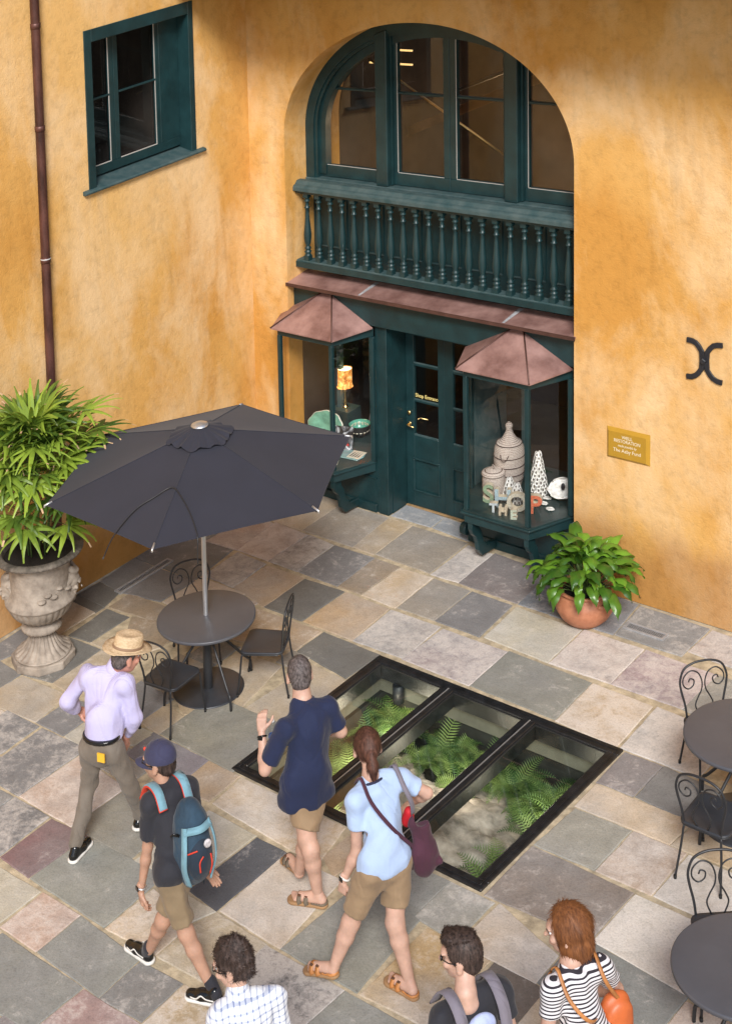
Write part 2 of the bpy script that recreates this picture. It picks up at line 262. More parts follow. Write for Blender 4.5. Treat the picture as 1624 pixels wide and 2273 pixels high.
STONES=[([(0.81,-0.619),(1.236,-0.613),(1.224,0.131),(0.764,0.179)],'b',0.3),([(1.245,-0.608),(1.986,-0.605),(1.918,0.133),(1.224,0.131)],'tg',0.3),([(1.986,-0.605),(2.292,-0.619),(2.252,0.134),(1.916,0.142)],'t',0.3),([(2.301,-0.6),(3.049,-0.619),(3.017,0.116),(2.265,0.117)],'n',0.25),([(1.904,0.184),(2.457,0.197),(2.454,0.458),(1.908,0.503)],'B',0.6),([(2.482,0.197),(3.011,0.158),(2.85,0.439),(2.467,0.456)],'B',0.5),([(3.072,-0.635),(3.419,-0.615),(3.384,0.063),(3.053,0.082)],'L',0.85),([(3.421,-0.617),(4.156,-0.635),(4.143,0.027),(3.393,0.088)],'m',0.35),([(0.435,-1.382),(0.907,-1.338),(0.839,-0.651),(0.466,-0.618)],'P',0.5),([(0.907,-1.338),(1.372,-1.336),(1.368,-0.656),(0.843,-0.624)],'P',0.8),([(1.372,-1.336),(1.8,-1.338),(1.767,-0.68),(1.386,-0.645)],'gb',0.8),([(1.808,-1.333),(2.377,-1.343),(2.342,-0.666),(1.786,-0.678)],'g',0.45),([(2.386,-1.338),(2.694,-1.338),(2.695,-0.676),(2.352,-0.674)],'tb',0.35),([(0.961,-1.95),(1.424,-1.962),(1.391,-1.393),(0.935,-1.368)],'L',0.7),([(1.419,-1.956),(1.978,-2.077),(1.96,-1.404),(1.43,-1.415)],'o',0.3),([(1.983,-2.074),(2.496,-2.067),(2.508,-1.39),(1.981,-1.413)],'g2',0.2),([(2.519,-2.065),(3.166,-2.067),(3.117,-1.406),(2.526,-1.387)],'o',0.25),([(2.713,-1.347),(3.165,-1.363),(3.131,-0.672),(2.707,-0.691)],'b',0.6),([(3.177,-1.348),(3.638,-1.339),(3.616,-0.683),(3.155,-0.683)],'n',0.3),([(3.65,-1.339),(4.19,-1.346),(4.133,-0.689),(3.638,-0.682)],'g',0.3),([(4.229,-1.323),(4.979,-1.361),(4.948,-0.714),(4.187,-0.693)],'c',0.3),([(3.177,-2.067),(3.794,-2.048),(3.758,-1.396),(3.143,-1.41)],'L',0.85),([(3.787,-2.063),(4.579,-2.073),(4.561,-1.407),(3.8,-1.417)],'M',0.9),([(2.825,-2.514),(3.534,-2.615),(3.566,-2.12),(2.827,-2.108)],'g2',0.2),([(1.942,-2.769),(2.802,-2.529),(2.802,-2.104),(1.929,-2.137)],'o',0.45),([(3.04,-3.588),(3.628,-3.597),(3.546,-2.635),(3.099,-2.612)],'t',0.2),([(2.649,-4.253),(3.605,-4.283),(3.494,-3.506),(2.647,-3.521)],'Gn',0.2),([(0.038,-2.66),(0.396,-2.702),(0.304,-2.104),(-0.003,-2.094)],'g3',0.2),([(-0.004,-2.085),(0.948,-2.073),(0.853,-1.365),(-0.088,-1.418)],'g3',0.3),([(0.413,-2.704),(0.946,-2.599),(0.961,-2.087),(0.325,-2.11)],'g',0.2),([(0.029,-2.986),(0.496,-3.007),(0.414,-2.713),(0.045,-2.674)],'g2',0.2),([(0.023,-3.1),(0.5,-3.141),(0.499,-3.014),(0.031,-2.994)],'g2',0.2),([(0.59,-3.605),(0.887,-3.564),(0.88,-2.999),(0.545,-3.019)],'g2',0.2),([(0.531,-2.986),(1.162,-2.916),(1.17,-2.628),(0.523,-2.658)],'tb',0.35),([(0.901,-2.985),(1.095,-3.244),(1.594,-3.202),(1.567,-2.62),(1.178,-2.631),(1.162,-2.916)],'tb',0.3),([(0.898,-3.569),(1.428,-3.579),(1.606,-3.214),(1.107,-3.256)],'t',0.3),([(0.071,-4.257),(0.327,-4.317),(0.47,-3.802),(0.044,-3.808)],'g',0.3),([(0.372,-4.587),(0.733,-4.64),(0.723,-4.359),(0.341,-4.327)],'g3',0.2),([(0.678,-4.894),(1.495,-4.805),(1.416,-4.33),(0.759,-4.37)],'t',0.25),([(0.757,-4.356),(1.117,-4.278),(1.087,-3.593),(0.529,-3.628)],'g2',0.3),([(1.132,-4.286),(1.398,-4.313),(1.433,-3.584),(1.103,-3.603)],'t',0.35),([(1.504,-4.805),(1.89,-4.801),(1.879,-4.308),(1.48,-4.331)],'g',0.35),([(1.148,-5.323),(1.602,-5.322),(1.576,-4.834),(1.097,-4.84)],'g',0.75),([(1.657,-5.631),(2.232,-5.625),(2.233,-4.808),(1.621,-4.838)],'g',0.65),([(1.907,-4.798),(2.119,-4.816),(2.224,-4.435),(1.906,-4.426)],'c',0.3),([(2.24,-5.625),(2.949,-5.627),(2.957,-4.982),(2.252,-4.915)],'P',0.7),([(2.011,-5.825),(2.209,-5.817),(2.2,-5.659),(2.021,-5.667)],'g3',0.4),([(2.222,-6.228),(2.726,-6.229),(2.688,-5.651),(2.22,-5.651)],'g',0.85),([(2.744,-6.243),(3.145,-6.263),(3.161,-5.62),(2.726,-5.657)],'p',0.35),([(3.164,-6.26),(4.092,-6.274),(4.065,-5.587),(3.17,-5.625)],'G',0.15),([(2.956,-5.617),(3.686,-5.606),(3.656,-5.036),(2.979,-4.964)],'Gn',0.2),([(3.726,-5.612),(4.317,-5.548),(4.353,-4.784),(3.797,-4.782)],'c',0.55),([(4.348,-5.584),(4.691,-5.621),(4.696,-4.796),(4.372,-4.8)],'k',0.25),([(3.335,-4.759),(3.712,-4.694),(3.7,-4.286),(3.314,-4.291)],'o',0.35),([(2.597,-4.643),(3.323,-4.752),(3.302,-4.283),(2.574,-4.274)],'m2',0.15),([(2.349,-4.236),(2.644,-4.266),(2.634,-3.928),(2.356,-3.895)],'t',0.2),([(2.382,-4.58),(2.569,-4.526),(2.605,-4.276),(2.388,-4.284)],'c',0.2),([(1.883,-4.312),(2.352,-4.251),(2.354,-3.791),(1.857,-3.758)],'g',0.2),([(1.856,-3.752),(2.348,-3.78),(2.33,-3.192),(1.853,-3.199)],'tb',0.2),([(2.369,-3.781),(2.628,-3.921),(3.014,-3.556),(2.867,-2.8),(2.32,-2.814),(2.338,-3.195)],'t',0.2),([(3.757,-4.696),(5.004,-4.773),(4.9,-4.283),(3.721,-4.294)],'b',0.7),([(4.981,-4.664),(5.193,-4.791),(5.265,-4.338),(4.983,-4.345)],'o',0.3),([(4.713,-5.607),(5.366,-5.628),(5.269,-4.781),(4.701,-4.811)],'c2',0.55),([(5.373,-5.627),(6.109,-5.622),(6.026,-4.686),(5.41,-4.676)],'G',0.15),([(5.558,-4.772),(5.973,-4.773),(5.975,-4.297),(5.508,-4.316)],'G',0.2),([(5.983,-4.773),(6.382,-4.8),(6.386,-4.296),(5.982,-4.303)],'G2',0.5),([(6.138,-5.624),(6.684,-5.586),(6.701,-4.808),(6.127,-4.805)],'o2',0.45),([(6.401,-4.797),(7.077,-4.798),(7.061,-4.477),(6.421,-4.281)],'c2',0.5),([(6.274,-4.277),(7.167,-4.202),(7.173,-3.605),(6.266,-3.596)],'mb',0.35),([(6.27,-3.577),(6.807,-3.562),(6.805,-2.997),(6.3,-3.016)],'G2',0.3),([(6.282,-2.993),(7.127,-2.976),(7.146,-2.635),(6.275,-2.654)],'b',0.4),([(6.268,-2.637),(6.606,-2.621),(6.607,-2.14),(6.256,-2.151)],'m3',0.3),([(6.62,-2.616),(7.168,-2.651),(7.16,-2.174),(6.619,-2.137)],'g3',0.2),([(6.192,-2.117),(6.915,-2.121),(6.937,-1.461),(6.158,-1.425)],'W',1.0),([(5.529,-2.097),(6.161,-2.128),(6.123,-1.437),(5.503,-1.422)],'b',1.0),([(4.586,-2.067),(5.519,-2.079),(5.488,-1.421),(4.568,-1.392)],'G',0.3),([(4.993,-1.364),(5.64,-1.344),(5.613,-0.69),(4.971,-0.696)],'Lp',0.85),([(5.65,-1.343),(6.356,-1.338),(6.369,-0.709),(5.63,-0.685)],'M2',0.9),([(6.361,-1.341),(6.916,-1.419),(6.84,-0.715),(6.338,-0.701)],'G2',0.4),([(4.171,-0.64),(4.517,-0.633),(4.565,-0.103),(4.122,-0.065)],'B2',0.5),([(4.535,-0.644),(5.246,-0.624),(5.171,-0.024),(4.576,0.03)],'B3',0.4),([(5.257,-0.617),(5.958,-0.61),(5.954,-0.052),(5.205,-0.038)],'g4',0.5),([(5.967,-0.506),(6.534,-0.544),(6.539,-0.08),(5.985,-0.065)],'Lp',0.8),([(6.818,-3.558),(7.288,-3.553),(7.279,-2.988),(6.819,-2.993)],'P2',0.7),([(7.307,-3.549),(8.023,-3.567),(7.984,-2.976),(7.299,-2.998)],'w2',0.85),([(7.185,-4.212),(7.98,-4.281),(8.028,-3.601),(7.188,-3.611)],'W2',1.0),([(7.136,-2.974),(7.662,-2.96),(7.7,-2.638),(7.171,-2.64)],'o2',0.3),([(7.081,-4.784),(7.971,-4.886),(7.983,-4.287),(7.088,-4.21)],'G3',0.35),([(6.734,-5.27),(7.169,-5.322),(7.167,-4.801),(6.725,-4.803)],'db',0.35),([(7.18,-5.167),(7.536,-5.212),(7.527,-4.807),(7.173,-4.8)],'b',0.4),([(7.993,-4.289),(8.514,-4.319),(8.521,-3.639),(8.044,-3.611)],'n',0.4),([(2.753,-6.726),(3.367,-6.758),(3.355,-6.307),(2.82,-6.324)],'c',0.3),([(3.403,-6.769),(3.848,-6.766),(3.833,-6.295),(3.38,-6.305)],'Ps',0.7),([(3.504,-7.429),(4.43,-7.303),(4.427,-6.795),(3.466,-6.801)],'G',0.2),([(3.861,-6.764),(4.597,-6.789),(4.57,-6.344),(3.841,-6.297)],'G',0.3),([(4.609,-6.791),(5.031,-6.757),(5.012,-6.315),(4.588,-6.347)],'g3',0.4),([(4.441,-7.295),(5.021,-7.282),(5.056,-6.776),(4.448,-6.801)],'p2',0.5),([(4.108,-6.277),(4.641,-6.235),(4.619,-5.807),(4.099,-5.742)],'b',0.75),([(4.362,-5.896),(4.623,-5.805),(4.69,-5.628),(4.382,-5.623)],'c',0.4),([(4.655,-6.243),(5.311,-6.209),(5.249,-5.649),(4.707,-5.628),(4.657,-5.823)],'b2',0.5),([(5.048,-6.761),(5.581,-6.764),(5.505,-6.298),(5.024,-6.316)],'o3',0.8),([(5.229,-6.145),(5.998,-6.111),(6.016,-5.655),(5.253,-5.659)],'X',1.15),([(6.01,-6.102),(6.752,-6.105),(6.727,-5.644),(6.025,-5.657)],'G',0.3),([(0.55,0.17),(1.63,0.17),(1.63,0.41),(0.55,0.41)],'t',0.4),([(1.63,0.17),(1.87,0.17),(1.87,0.41),(1.63,0.41)],'o',0.4),([(3.97,0.05),(4.39,0.05),(4.39,0.41),(3.97,0.41)],'n',0.4),([(-0.05,-0.61),(0.55,-0.61),(0.55,0.11),(-0.05,0.11)],'g3',0.4),([(7.09,-0.55),(8.17,-0.55),(8.17,0.11),(7.09,0.11)],'n',0.4),([(8.17,-0.73),(9.13,-0.73),(9.13,0.11),(8.17,0.11)],'m3',0.4),([(9.13,-0.61),(10.21,-0.61),(10.21,0.11),(9.13,0.11)],'P',0.4),([(6.55,-0.67),(7.09,-0.67),(7.09,-0.07),(6.55,-0.07)],'c2',0.4),([(7.09,-1.39),(7.87,-1.39),(7.87,-0.55),(7.09,-0.55)],'G',0.4),([(7.87,-1.21),(8.17,-1.21),(8.17,-0.55),(7.87,-0.55)],'b',0.4),([(-0.05,-1.39),(0.43,-1.39),(0.43,-0.61),(-0.05,-0.61)],'G',0.4),([(9.13,-1.33),(10.15,-1.33),(10.15,-0.61),(9.13,-0.61)],'m3',0.4),([(6.85,-0.91),(7.09,-0.91),(7.09,-0.67),(6.85,-0.67)],'o',0.4),([(8.17,-1.33),(9.13,-1.33),(9.13,-0.73),(8.17,-0.73)],'m3',0.4),([(7.87,-2.11),(8.17,-2.11),(8.17,-1.21),(7.87,-1.21)],'n',0.4),([(8.17,-2.17),(8.95,-2.17),(8.95,-1.33),(8.17,-1.33)],'o',0.4),([(8.95,-1.99),(9.67,-1.99),(9.67,-1.33),(8.95,-1.33)],'G',0.4),([(9.67,-2.05),(10.15,-2.05),(10.15,-1.33),(9.67,-1.33)],'g3',0.4),([(7.09,-2.05),(7.87,-2.05),(7.87,-1.39),(7.09,-1.39)],'o',0.4),([(0.97,-2.59),(1.63,-2.59),(1.63,-1.99),(0.97,-1.99)],'c2',0.4),([(8.95,-2.65),(9.67,-2.65),(9.67,-1.99),(8.95,-1.99)],'n',0.4),([(10.15,-2.83),(10.39,-2.83),(10.39,-1.99),(10.15,-1.99)],'t',0.4),([(1.63,-3.01),(1.87,-3.01),(1.87,-2.05),(1.63,-2.05)],'P',0.4),([(9.67,-2.89),(10.15,-2.89),(10.15,-2.05),(9.67,-2.05)],'o',0.4),([(7.87,-2.83),(8.17,-2.83),(8.17,-2.11),(7.87,-2.11)],'b',0.4),([(7.21,-2.59),(7.87,-2.59),(7.87,-2.17),(7.21,-2.17)],'t',0.4),([(8.17,-3.13),(8.95,-3.13),(8.95,-2.17),(8.17,-2.17)],'G',0.4),([(2.77,-2.77),(3.01,-2.77),(3.01,-2.53),(2.77,-2.53)],'n',0.4),([(8.95,-3.43),(9.67,-3.43),(9.67,-2.65),(8.95,-2.65)],'P',0.4),([(1.93,-3.19),(2.29,-3.19),(2.29,-2.77),(1.93,-2.77)],'g3',0.4),([(10.15,-3.61),(10.39,-3.61),(10.39,-2.83),(10.15,-2.83)],'n',0.4),([(9.67,-3.73),(10.15,-3.73),(10.15,-2.89),(9.67,-2.89)],'t',0.4),([(0.01,-3.73),(0.49,-3.73),(0.49,-3.13),(0.01,-3.13)],'c2',0.4),([(8.17,-3.61),(8.95,-3.61),(8.95,-3.13),(8.17,-3.13)],'t',0.4),([(8.95,-4.15),(9.61,-4.15),(9.61,-3.43),(8.95,-3.43)],'m3',0.4),([(8.53,-4.51),(8.95,-4.51),(8.95,-3.61),(8.53,-3.61)],'c2',0.4),([(10.15,-4.51),(10.39,-4.51),(10.39,-3.61),(10.15,-3.61)],'b',0.4),([(9.67,-4.69),(10.15,-4.69),(10.15,-3.73),(9.67,-3.73)],'o',0.4),([(8.95,-4.87),(9.61,-4.87),(9.61,-4.15),(8.95,-4.15)],'n',0.4),([(7.99,-5.17),(8.53,-5.17),(8.53,-4.33),(7.99,-4.33)],'P',0.4),([(8.53,-5.47),(8.95,-5.47),(8.95,-4.51),(8.53,-4.51)],'b',0.4),([(10.15,-5.35),(10.39,-5.35),(10.39,-4.51),(10.15,-4.51)],'G',0.4),([(2.35,-4.93),(2.59,-4.93),(2.59,-4.57),(2.35,-4.57)],'n',0.4),([(0.37,-5.59),(0.67,-5.59),(0.67,-4.63),(0.37,-4.63)],'c2',0.4),([(2.59,-4.93),(2.95,-4.93),(2.95,-4.69),(2.59,-4.69)],'n',0.4),([(9.67,-5.29),(10.15,-5.29),(10.15,-4.69),(9.67,-4.69)],'g3',0.4),([(0.85,-5.71),(1.09,-5.71),(1.09,-4.87),(0.85,-4.87)],'c2',0.4),([(7.57,-5.83),(7.87,-5.83),(7.87,-4.87),(7.57,-4.87)],'g3',0.4),([(8.95,-5.77),(9.61,-5.77),(9.61,-4.87),(8.95,-4.87)],'g3',0.4),([(7.99,-5.83),(8.53,-5.83),(8.53,-5.17),(7.99,-5.17)],'m3',0.4),([(7.27,-6.01),(7.57,-6.01),(7.57,-5.23),(7.27,-5.23)],'G',0.4),([(6.73,-5.89),(6.97,-5.89),(6.97,-5.29),(6.73,-5.29)],'m3',0.4),([(9.67,-6.07),(10.15,-6.07),(10.15,-5.29),(9.67,-5.29)],'t',0.4),([(1.15,-6.13),(1.63,-6.13),(1.63,-5.35),(1.15,-5.35)],'n',0.4),([(6.97,-6.19),(7.21,-6.19),(7.21,-5.35),(6.97,-5.35)],'t',0.4),([(10.15,-6.07),(10.39,-6.07),(10.39,-5.35),(10.15,-5.35)],'o',0.4),([(8.53,-6.25),(8.95,-6.25),(8.95,-5.47),(8.53,-5.47)],'b',0.4),([(0.37,-6.31),(0.85,-6.31),(0.85,-5.59),(0.37,-5.59)],'c2',0.4),([(1.63,-6.55),(1.99,-6.55),(1.99,-5.65),(1.63,-5.65)],'m3',0.4),([(0.85,-6.31),(1.09,-6.31),(1.09,-5.71),(0.85,-5.71)],'P',0.4),([(8.95,-6.37),(9.61,-6.37),(9.61,-5.77),(8.95,-5.77)],'b',0.4),([(1.99,-6.79),(2.23,-6.79),(2.23,-5.83),(1.99,-5.83)],'n',0.4),([(7.57,-6.55),(7.87,-6.55),(7.87,-5.83),(7.57,-5.83)],'m3',0.4),([(7.99,-6.55),(8.53,-6.55),(8.53,-5.83),(7.99,-5.83)],'t',0.4),([(7.27,-6.91),(7.57,-6.91),(7.57,-6.01),(7.27,-6.01)],'G',0.4),([(9.67,-6.79),(10.39,-6.79),(10.39,-6.07),(9.67,-6.07)],'g3',0.4),([(1.15,-6.91),(1.63,-6.91),(1.63,-6.13),(1.15,-6.13)],'c2',0.4),([(6.13,-6.91),(6.79,-6.91),(6.79,-6.13),(6.13,-6.13)],'t',0.4),([(6.97,-7.15),(7.21,-7.15),(7.21,-6.19),(6.97,-6.19)],'P',0.4),([(5.53,-6.49),(6.13,-6.49),(6.13,-6.25),(5.53,-6.25)],'t',0.4),([(8.53,-6.97),(8.95,-6.97),(8.95,-6.25),(8.53,-6.25)],'c2',0.4),([(0.37,-6.97),(1.09,-6.97),(1.09,-6.31),(0.37,-6.31)],'G',0.4),([(2.23,-6.67),(2.77,-6.67),(2.77,-6.31),(2.23,-6.31)],'g3',0.4),([(8.95,-7.33),(9.61,-7.33),(9.61,-6.37),(8.95,-6.37)],'g3',0.4),([(5.59,-7.33),(6.13,-7.33),(6.13,-6.49),(5.59,-6.49)],'n',0.4),([(1.63,-7.27),(1.99,-7.27),(1.99,-6.55),(1.63,-6.55)],'G',0.4),([(7.57,-7.27),(7.87,-7.27),(7.87,-6.55),(7.57,-6.55)],'G',0.4),([(7.99,-7.21),(8.53,-7.21),(8.53,-6.55),(7.99,-6.55)],'P',0.4),([(2.23,-7.33),(2.71,-7.33),(2.71,-6.67),(2.23,-6.67)],'t',0.4),([(2.71,-7.39),(3.01,-7.39),(3.01,-6.73),(2.71,-6.73)],'P',0.4),([(1.99,-7.45),(2.23,-7.45),(2.23,-6.79),(1.99,-6.79)],'g3',0.4),([(3.01,-7.63),(3.43,-7.63),(3.43,-6.79),(3.01,-6.79)],'c2',0.4),([(5.05,-7.57),(5.59,-7.57),(5.59,-6.79),(5.05,-6.79)],'c2',0.4),([(9.61,-7.63),(10.39,-7.63),(10.39,-6.79),(9.61,-6.79)],'t',0.4),([(0.13,-7.87),(0.37,-7.87),(0.37,-6.91),(0.13,-6.91)],'c2',0.4),([(1.15,-7.75),(1.63,-7.75),(1.63,-6.91),(1.15,-6.91)],'o',0.4),([(6.13,-7.81),(6.79,-7.81),(6.79,-6.91),(6.13,-6.91)],'n',0.4),([(7.27,-7.51),(7.57,-7.51),(7.57,-6.91),(7.27,-6.91)],'G',0.4),([(0.37,-7.75),(1.09,-7.75),(1.09,-6.97),(0.37,-6.97)],'b',0.4),([(8.53,-7.75),(8.95,-7.75),(8.95,-6.97),(8.53,-6.97)],'G',0.4),([(6.97,-7.99),(7.21,-7.99),(7.21,-7.15),(6.97,-7.15)],'t',0.4),([(7.99,-8.17),(8.53,-8.17),(8.53,-7.21),(7.99,-7.21)],'t',0.4),([(1.63,-8.17),(1.99,-8.17),(1.99,-7.27),(1.63,-7.27)],'b',0.4),([(7.57,-8.11),(7.87,-8.11),(7.87,-7.27),(7.57,-7.27)],'G',0.4),([(2.23,-8.11),(2.71,-8.11),(2.71,-7.33),(2.23,-7.33)],'b',0.4),([(4.15,-8.23),(5.05,-8.23),(5.05,-7.33),(4.15,-7.33)],'m3',0.4),([(5.59,-7.93),(6.13,-7.93),(6.13,-7.33),(5.59,-7.33)],'b',0.4),([(8.95,-8.05),(9.61,-8.05),(9.61,-7.33),(8.95,-7.33)],'o',0.4),([(2.71,-8.17),(3.01,-8.17),(3.01,-7.39),(2.71,-7.39)],'P',0.4),([(3.73,-8.29),(4.15,-8.29),(4.15,-7.39),(3.73,-7.39)],'m3',0.4),([(1.99,-8.23),(2.23,-8.23),(2.23,-7.45),(1.99,-7.45)],'m3',0.4),([(3.49,-8.35),(3.73,-8.35),(3.73,-7.45),(3.49,-7.45)],'t',0.4),([(7.27,-8.47),(7.57,-8.47),(7.57,-7.51),(7.27,-7.51)],'m3',0.4),([(5.05,-8.41),(5.59,-8.41),(5.59,-7.57),(5.05,-7.57)],'m3',0.4),([(3.01,-8.59),(3.43,-8.59),(3.43,-7.63),(3.01,-7.63)],'P',0.4),([(9.61,-8.53),(10.39,-8.53),(10.39,-7.63),(9.61,-7.63)],'b',0.4),([(0.37,-8.47),(1.09,-8.47),(1.09,-7.75),(0.37,-7.75)],'o',0.4),([(1.15,-8.59),(1.63,-8.59),(1.63,-7.75),(1.15,-7.75)],'g3',0.4),([(8.53,-8.35),(8.95,-8.35),(8.95,-7.75),(8.53,-7.75)],'g3',0.4),([(6.13,-8.59),(6.79,-8.59),(6.79,-7.81),(6.13,-7.81)],'b',0.4),([(0.07,-8.83),(0.37,-8.83),(0.37,-7.87),(0.07,-7.87)],'G',0.4),([(5.59,-8.59),(6.13,-8.59),(6.13,-7.93),(5.59,-7.93)],'m3',0.4),([(6.97,-8.83),(7.21,-8.83),(7.21,-7.99),(6.97,-7.99)],'b',0.4),([(8.95,-8.77),(9.61,-8.77),(9.61,-8.05),(8.95,-8.05)],'t',0.4),([(2.23,-8.83),(2.71,-8.83),(2.71,-8.11),(2.23,-8.11)],'c2',0.4),([(7.57,-8.71),(7.87,-8.71),(7.87,-8.11),(7.57,-8.11)],'b',0.4),([(1.63,-9.01),(1.99,-9.01),(1.99,-8.17),(1.63,-8.17)],'m3',0.4),([(2.71,-9.01),(3.01,-9.01),(3.01,-8.17),(2.71,-8.17)],'n',0.4),([(7.99,-8.83),(8.53,-8.83),(8.53,-8.17),(7.99,-8.17)],'g3',0.4),([(1.99,-8.89),(2.23,-8.89),(2.23,-8.23),(1.99,-8.23)],'b',0.4),([(4.15,-8.89),(5.05,-8.89),(5.05,-8.23),(4.15,-8.23)],'g3',0.4),([(3.73,-8.95),(4.15,-8.95),(4.15,-8.29),(3.73,-8.29)],'m3',0.4),([(3.49,-9.01),(3.73,-9.01),(3.73,-8.35),(3.49,-8.35)],'c2',0.4),([(8.53,-9.01),(8.95,-9.01),(8.95,-8.35),(8.53,-8.35)],'n',0.4),([(5.05,-9.01),(5.59,-9.01),(5.59,-8.41),(5.05,-8.41)],'G',0.4),([(0.37,-9.01),(1.09,-9.01),(1.09,-8.47),(0.37,-8.47)],'c2',0.4),([(7.27,-9.01),(7.57,-9.01),(7.57,-8.47),(7.27,-8.47)],'n',0.4),([(9.61,-9.01),(10.39,-9.01),(10.39,-8.53),(9.61,-8.53)],'g3',0.4),([(1.09,-9.01),(1.63,-9.01),(1.63,-8.59),(1.09,-8.59)],'t',0.4),([(3.01,-9.01),(3.43,-9.01),(3.43,-8.59),(3.01,-8.59)],'b',0.4),([(5.59,-9.01),(6.61,-9.01),(6.61,-8.59),(5.59,-8.59)],'G',0.4),([(7.57,-9.01),(7.99,-9.01),(7.99,-8.71),(7.57,-8.71)],'g3',0.4),([(8.95,-9.01),(9.61,-9.01),(9.61,-8.77),(8.95,-8.77)],'o',0.4)]
# ------------------------------------------------------------ ground and paving
WELL=(3.56,6.23,-4.26,-2.135)   # skylight opening
g=MB()
X0,X1,Y0,Y1=-6,32,-32,1.0
wx0,wx1,wy0,wy1=WELL
for a,b,c,d in ((X0,X1,wy1,Y1),(X0,X1,Y0,wy0),(X0,wx0,wy0,wy1),(wx1,X1,wy0,wy1)):
    g.add([(a,c,-.009),(b,c,-.009),(b,d,-.009),(a,d,-.009)],[(0,1,2,3)])
ground=g.build('ground',M['mortar'],fix=False); tag(ground,kind='structure')
def stone(poly,col,mott,k):
    c=Vector((sum(p[0] for p in poly)/len(poly),sum(p[1] for p in poly)/len(poly)))
    pts=[Vector(p)-c for p in poly]; n=len(pts)
    area=sum(pts[i].cross(pts[(i+1)%n]) if False else pts[i].x*pts[(i+1)%n].y-pts[i].y*pts[(i+1)%n].x for i in range(n))
    if area<0: pts.reverse()
    gap=-.004
    ins=[]
    for i in range(n):
        a,b,d=pts[i-1],pts[i],pts[(i+1)%n]
        e1=(b-a).normalized(); e2=(d-b).normalized(); n1=Vector((-e1.y,e1.x)); n2=Vector((-e2.y,e2.x))
        q=(n1+n2); q=q/max(.3,(1+n1.dot(n2))); ins.append(b+q*gap)
    rim=[]
    for i in range(n):
        a,b=ins[i],ins[(i+1)%n]; L=(b-a).length; m=max(2,int(L/.045)); nrm=Vector((-(b-a).y,(b-a).x)).normalized()
        for s in range(m):
            t=s/m; p=a.lerp(b,t)
            j=noise.noise(Vector((p.x*6+k*3.1,p.y*6,k*1.7)))*.007+noise.noise(Vector((p.x*22,p.y*22,k)))*.004+.001
            rim.append(p+nrm*max(-.002,j) if s else p+nrm*.003)
    N=len(rim); cz=random.uniform(-.0015,.0025); tx,ty=random.uniform(-.002,.002),random.uniform(-.002,.002)
    vs=[]
    for p in rim: vs.append((p.x,p.y,-.03))
    for p in rim: vs.append((p.x,p.y,cz-.005+tx*p.x+ty*p.y))
    for p in rim:
        q=p*(1-.008/max(.1,p.length)); vs.append((q.x,q.y,cz+tx*q.x+ty*q.y))
    fs=[(i,(i+1)%N,N+(i+1)%N,N+i) for i in range(N)]+[(N+i,N+(i+1)%N,2*N+(i+1)%N,2*N+i) for i in range(N)]+[tuple(range(2*N,3*N))]
    me=bpy.data.meshes.new('paving_stone'); me.from_pydata(vs,[],fs); me.materials.append(M['stone']); me.update()
    o=bpy.data.objects.new('paving_stone',me); link(o,ground); o.location=(c.x,c.y,0)
    v=random.uniform(.93,1.07); o.color=(col[0]*v,col[1]*v,col[2]*v,mott)
for k,(poly,cl,mt) in enumerate(STONES): stone(poly,STONE_COL[cl],mt,k)
# ------------------------------------------------------------ shop building
OX0,OX1,OC,OA,OZC,OH=.56,4.425,2.4925,1.9325,4.38,1.38      # opening: sides, centre, arch
def arch(n=32,dx=0,x0=OX0,x1=OX1,z0=None):
    pts=[]
    a=OA-dx; h=OH-dx
    for i in range(n+1):
        t=PI-PI*i/n; pts.append((OC+a*math.cos(t),OZC+h*math.sin(t)))
    return pts
SB=thing('shop_building','ochre stucco building with the teal arched window and shop entrance','building',(0,0,0))
wl=MB(); ZT=11.0; XR=15.0
NA=110; ap=arch(NA)
outer=[(0,0),(OX0,0),(OX0,OZC)]
# front face strips
def quadf(p): wl.add([(a,0,b) for a,b in p],[(0,1,2,3)])
quadf([(0,0),(OX0,0),(OX0,OZC),(0,OZC)]); quadf([(OX1,0),(XR,0),(XR,OZC),(OX1,OZC)])
quadf([(0,OZC),(OX0,OZC),(OX0,ZT),(0,ZT)]); quadf([(OX1,OZC),(XR,OZC),(XR,ZT),(OX1,ZT)])
for i in range(NA):
    a,b=ap[i],ap[i+1]; quadf([a,b,(b[0],ZT),(a[0],ZT)])
DEP=1.0; rv=.02
def rev(p,q): wl.add([(p[0],0,p[1]),(q[0],0,q[1]),(q[0],DEP,q[1]),(p[0],DEP,p[1])],[(0,1,2,3)])
rev((OX0,0),(OX0,OZC)); rev((OX1,OZC),(OX1,0))
st=len(wl.f)
for i in range(NA): rev(ap[i],ap[i+1])
for i in range(st,len(wl.f)): wl.sm[i]=True
wl.box(0,XR,DEP+3.2,DEP+3.4,0,ZT)
wo=wl.build('wall',M['stucco'],SB,fix=False)
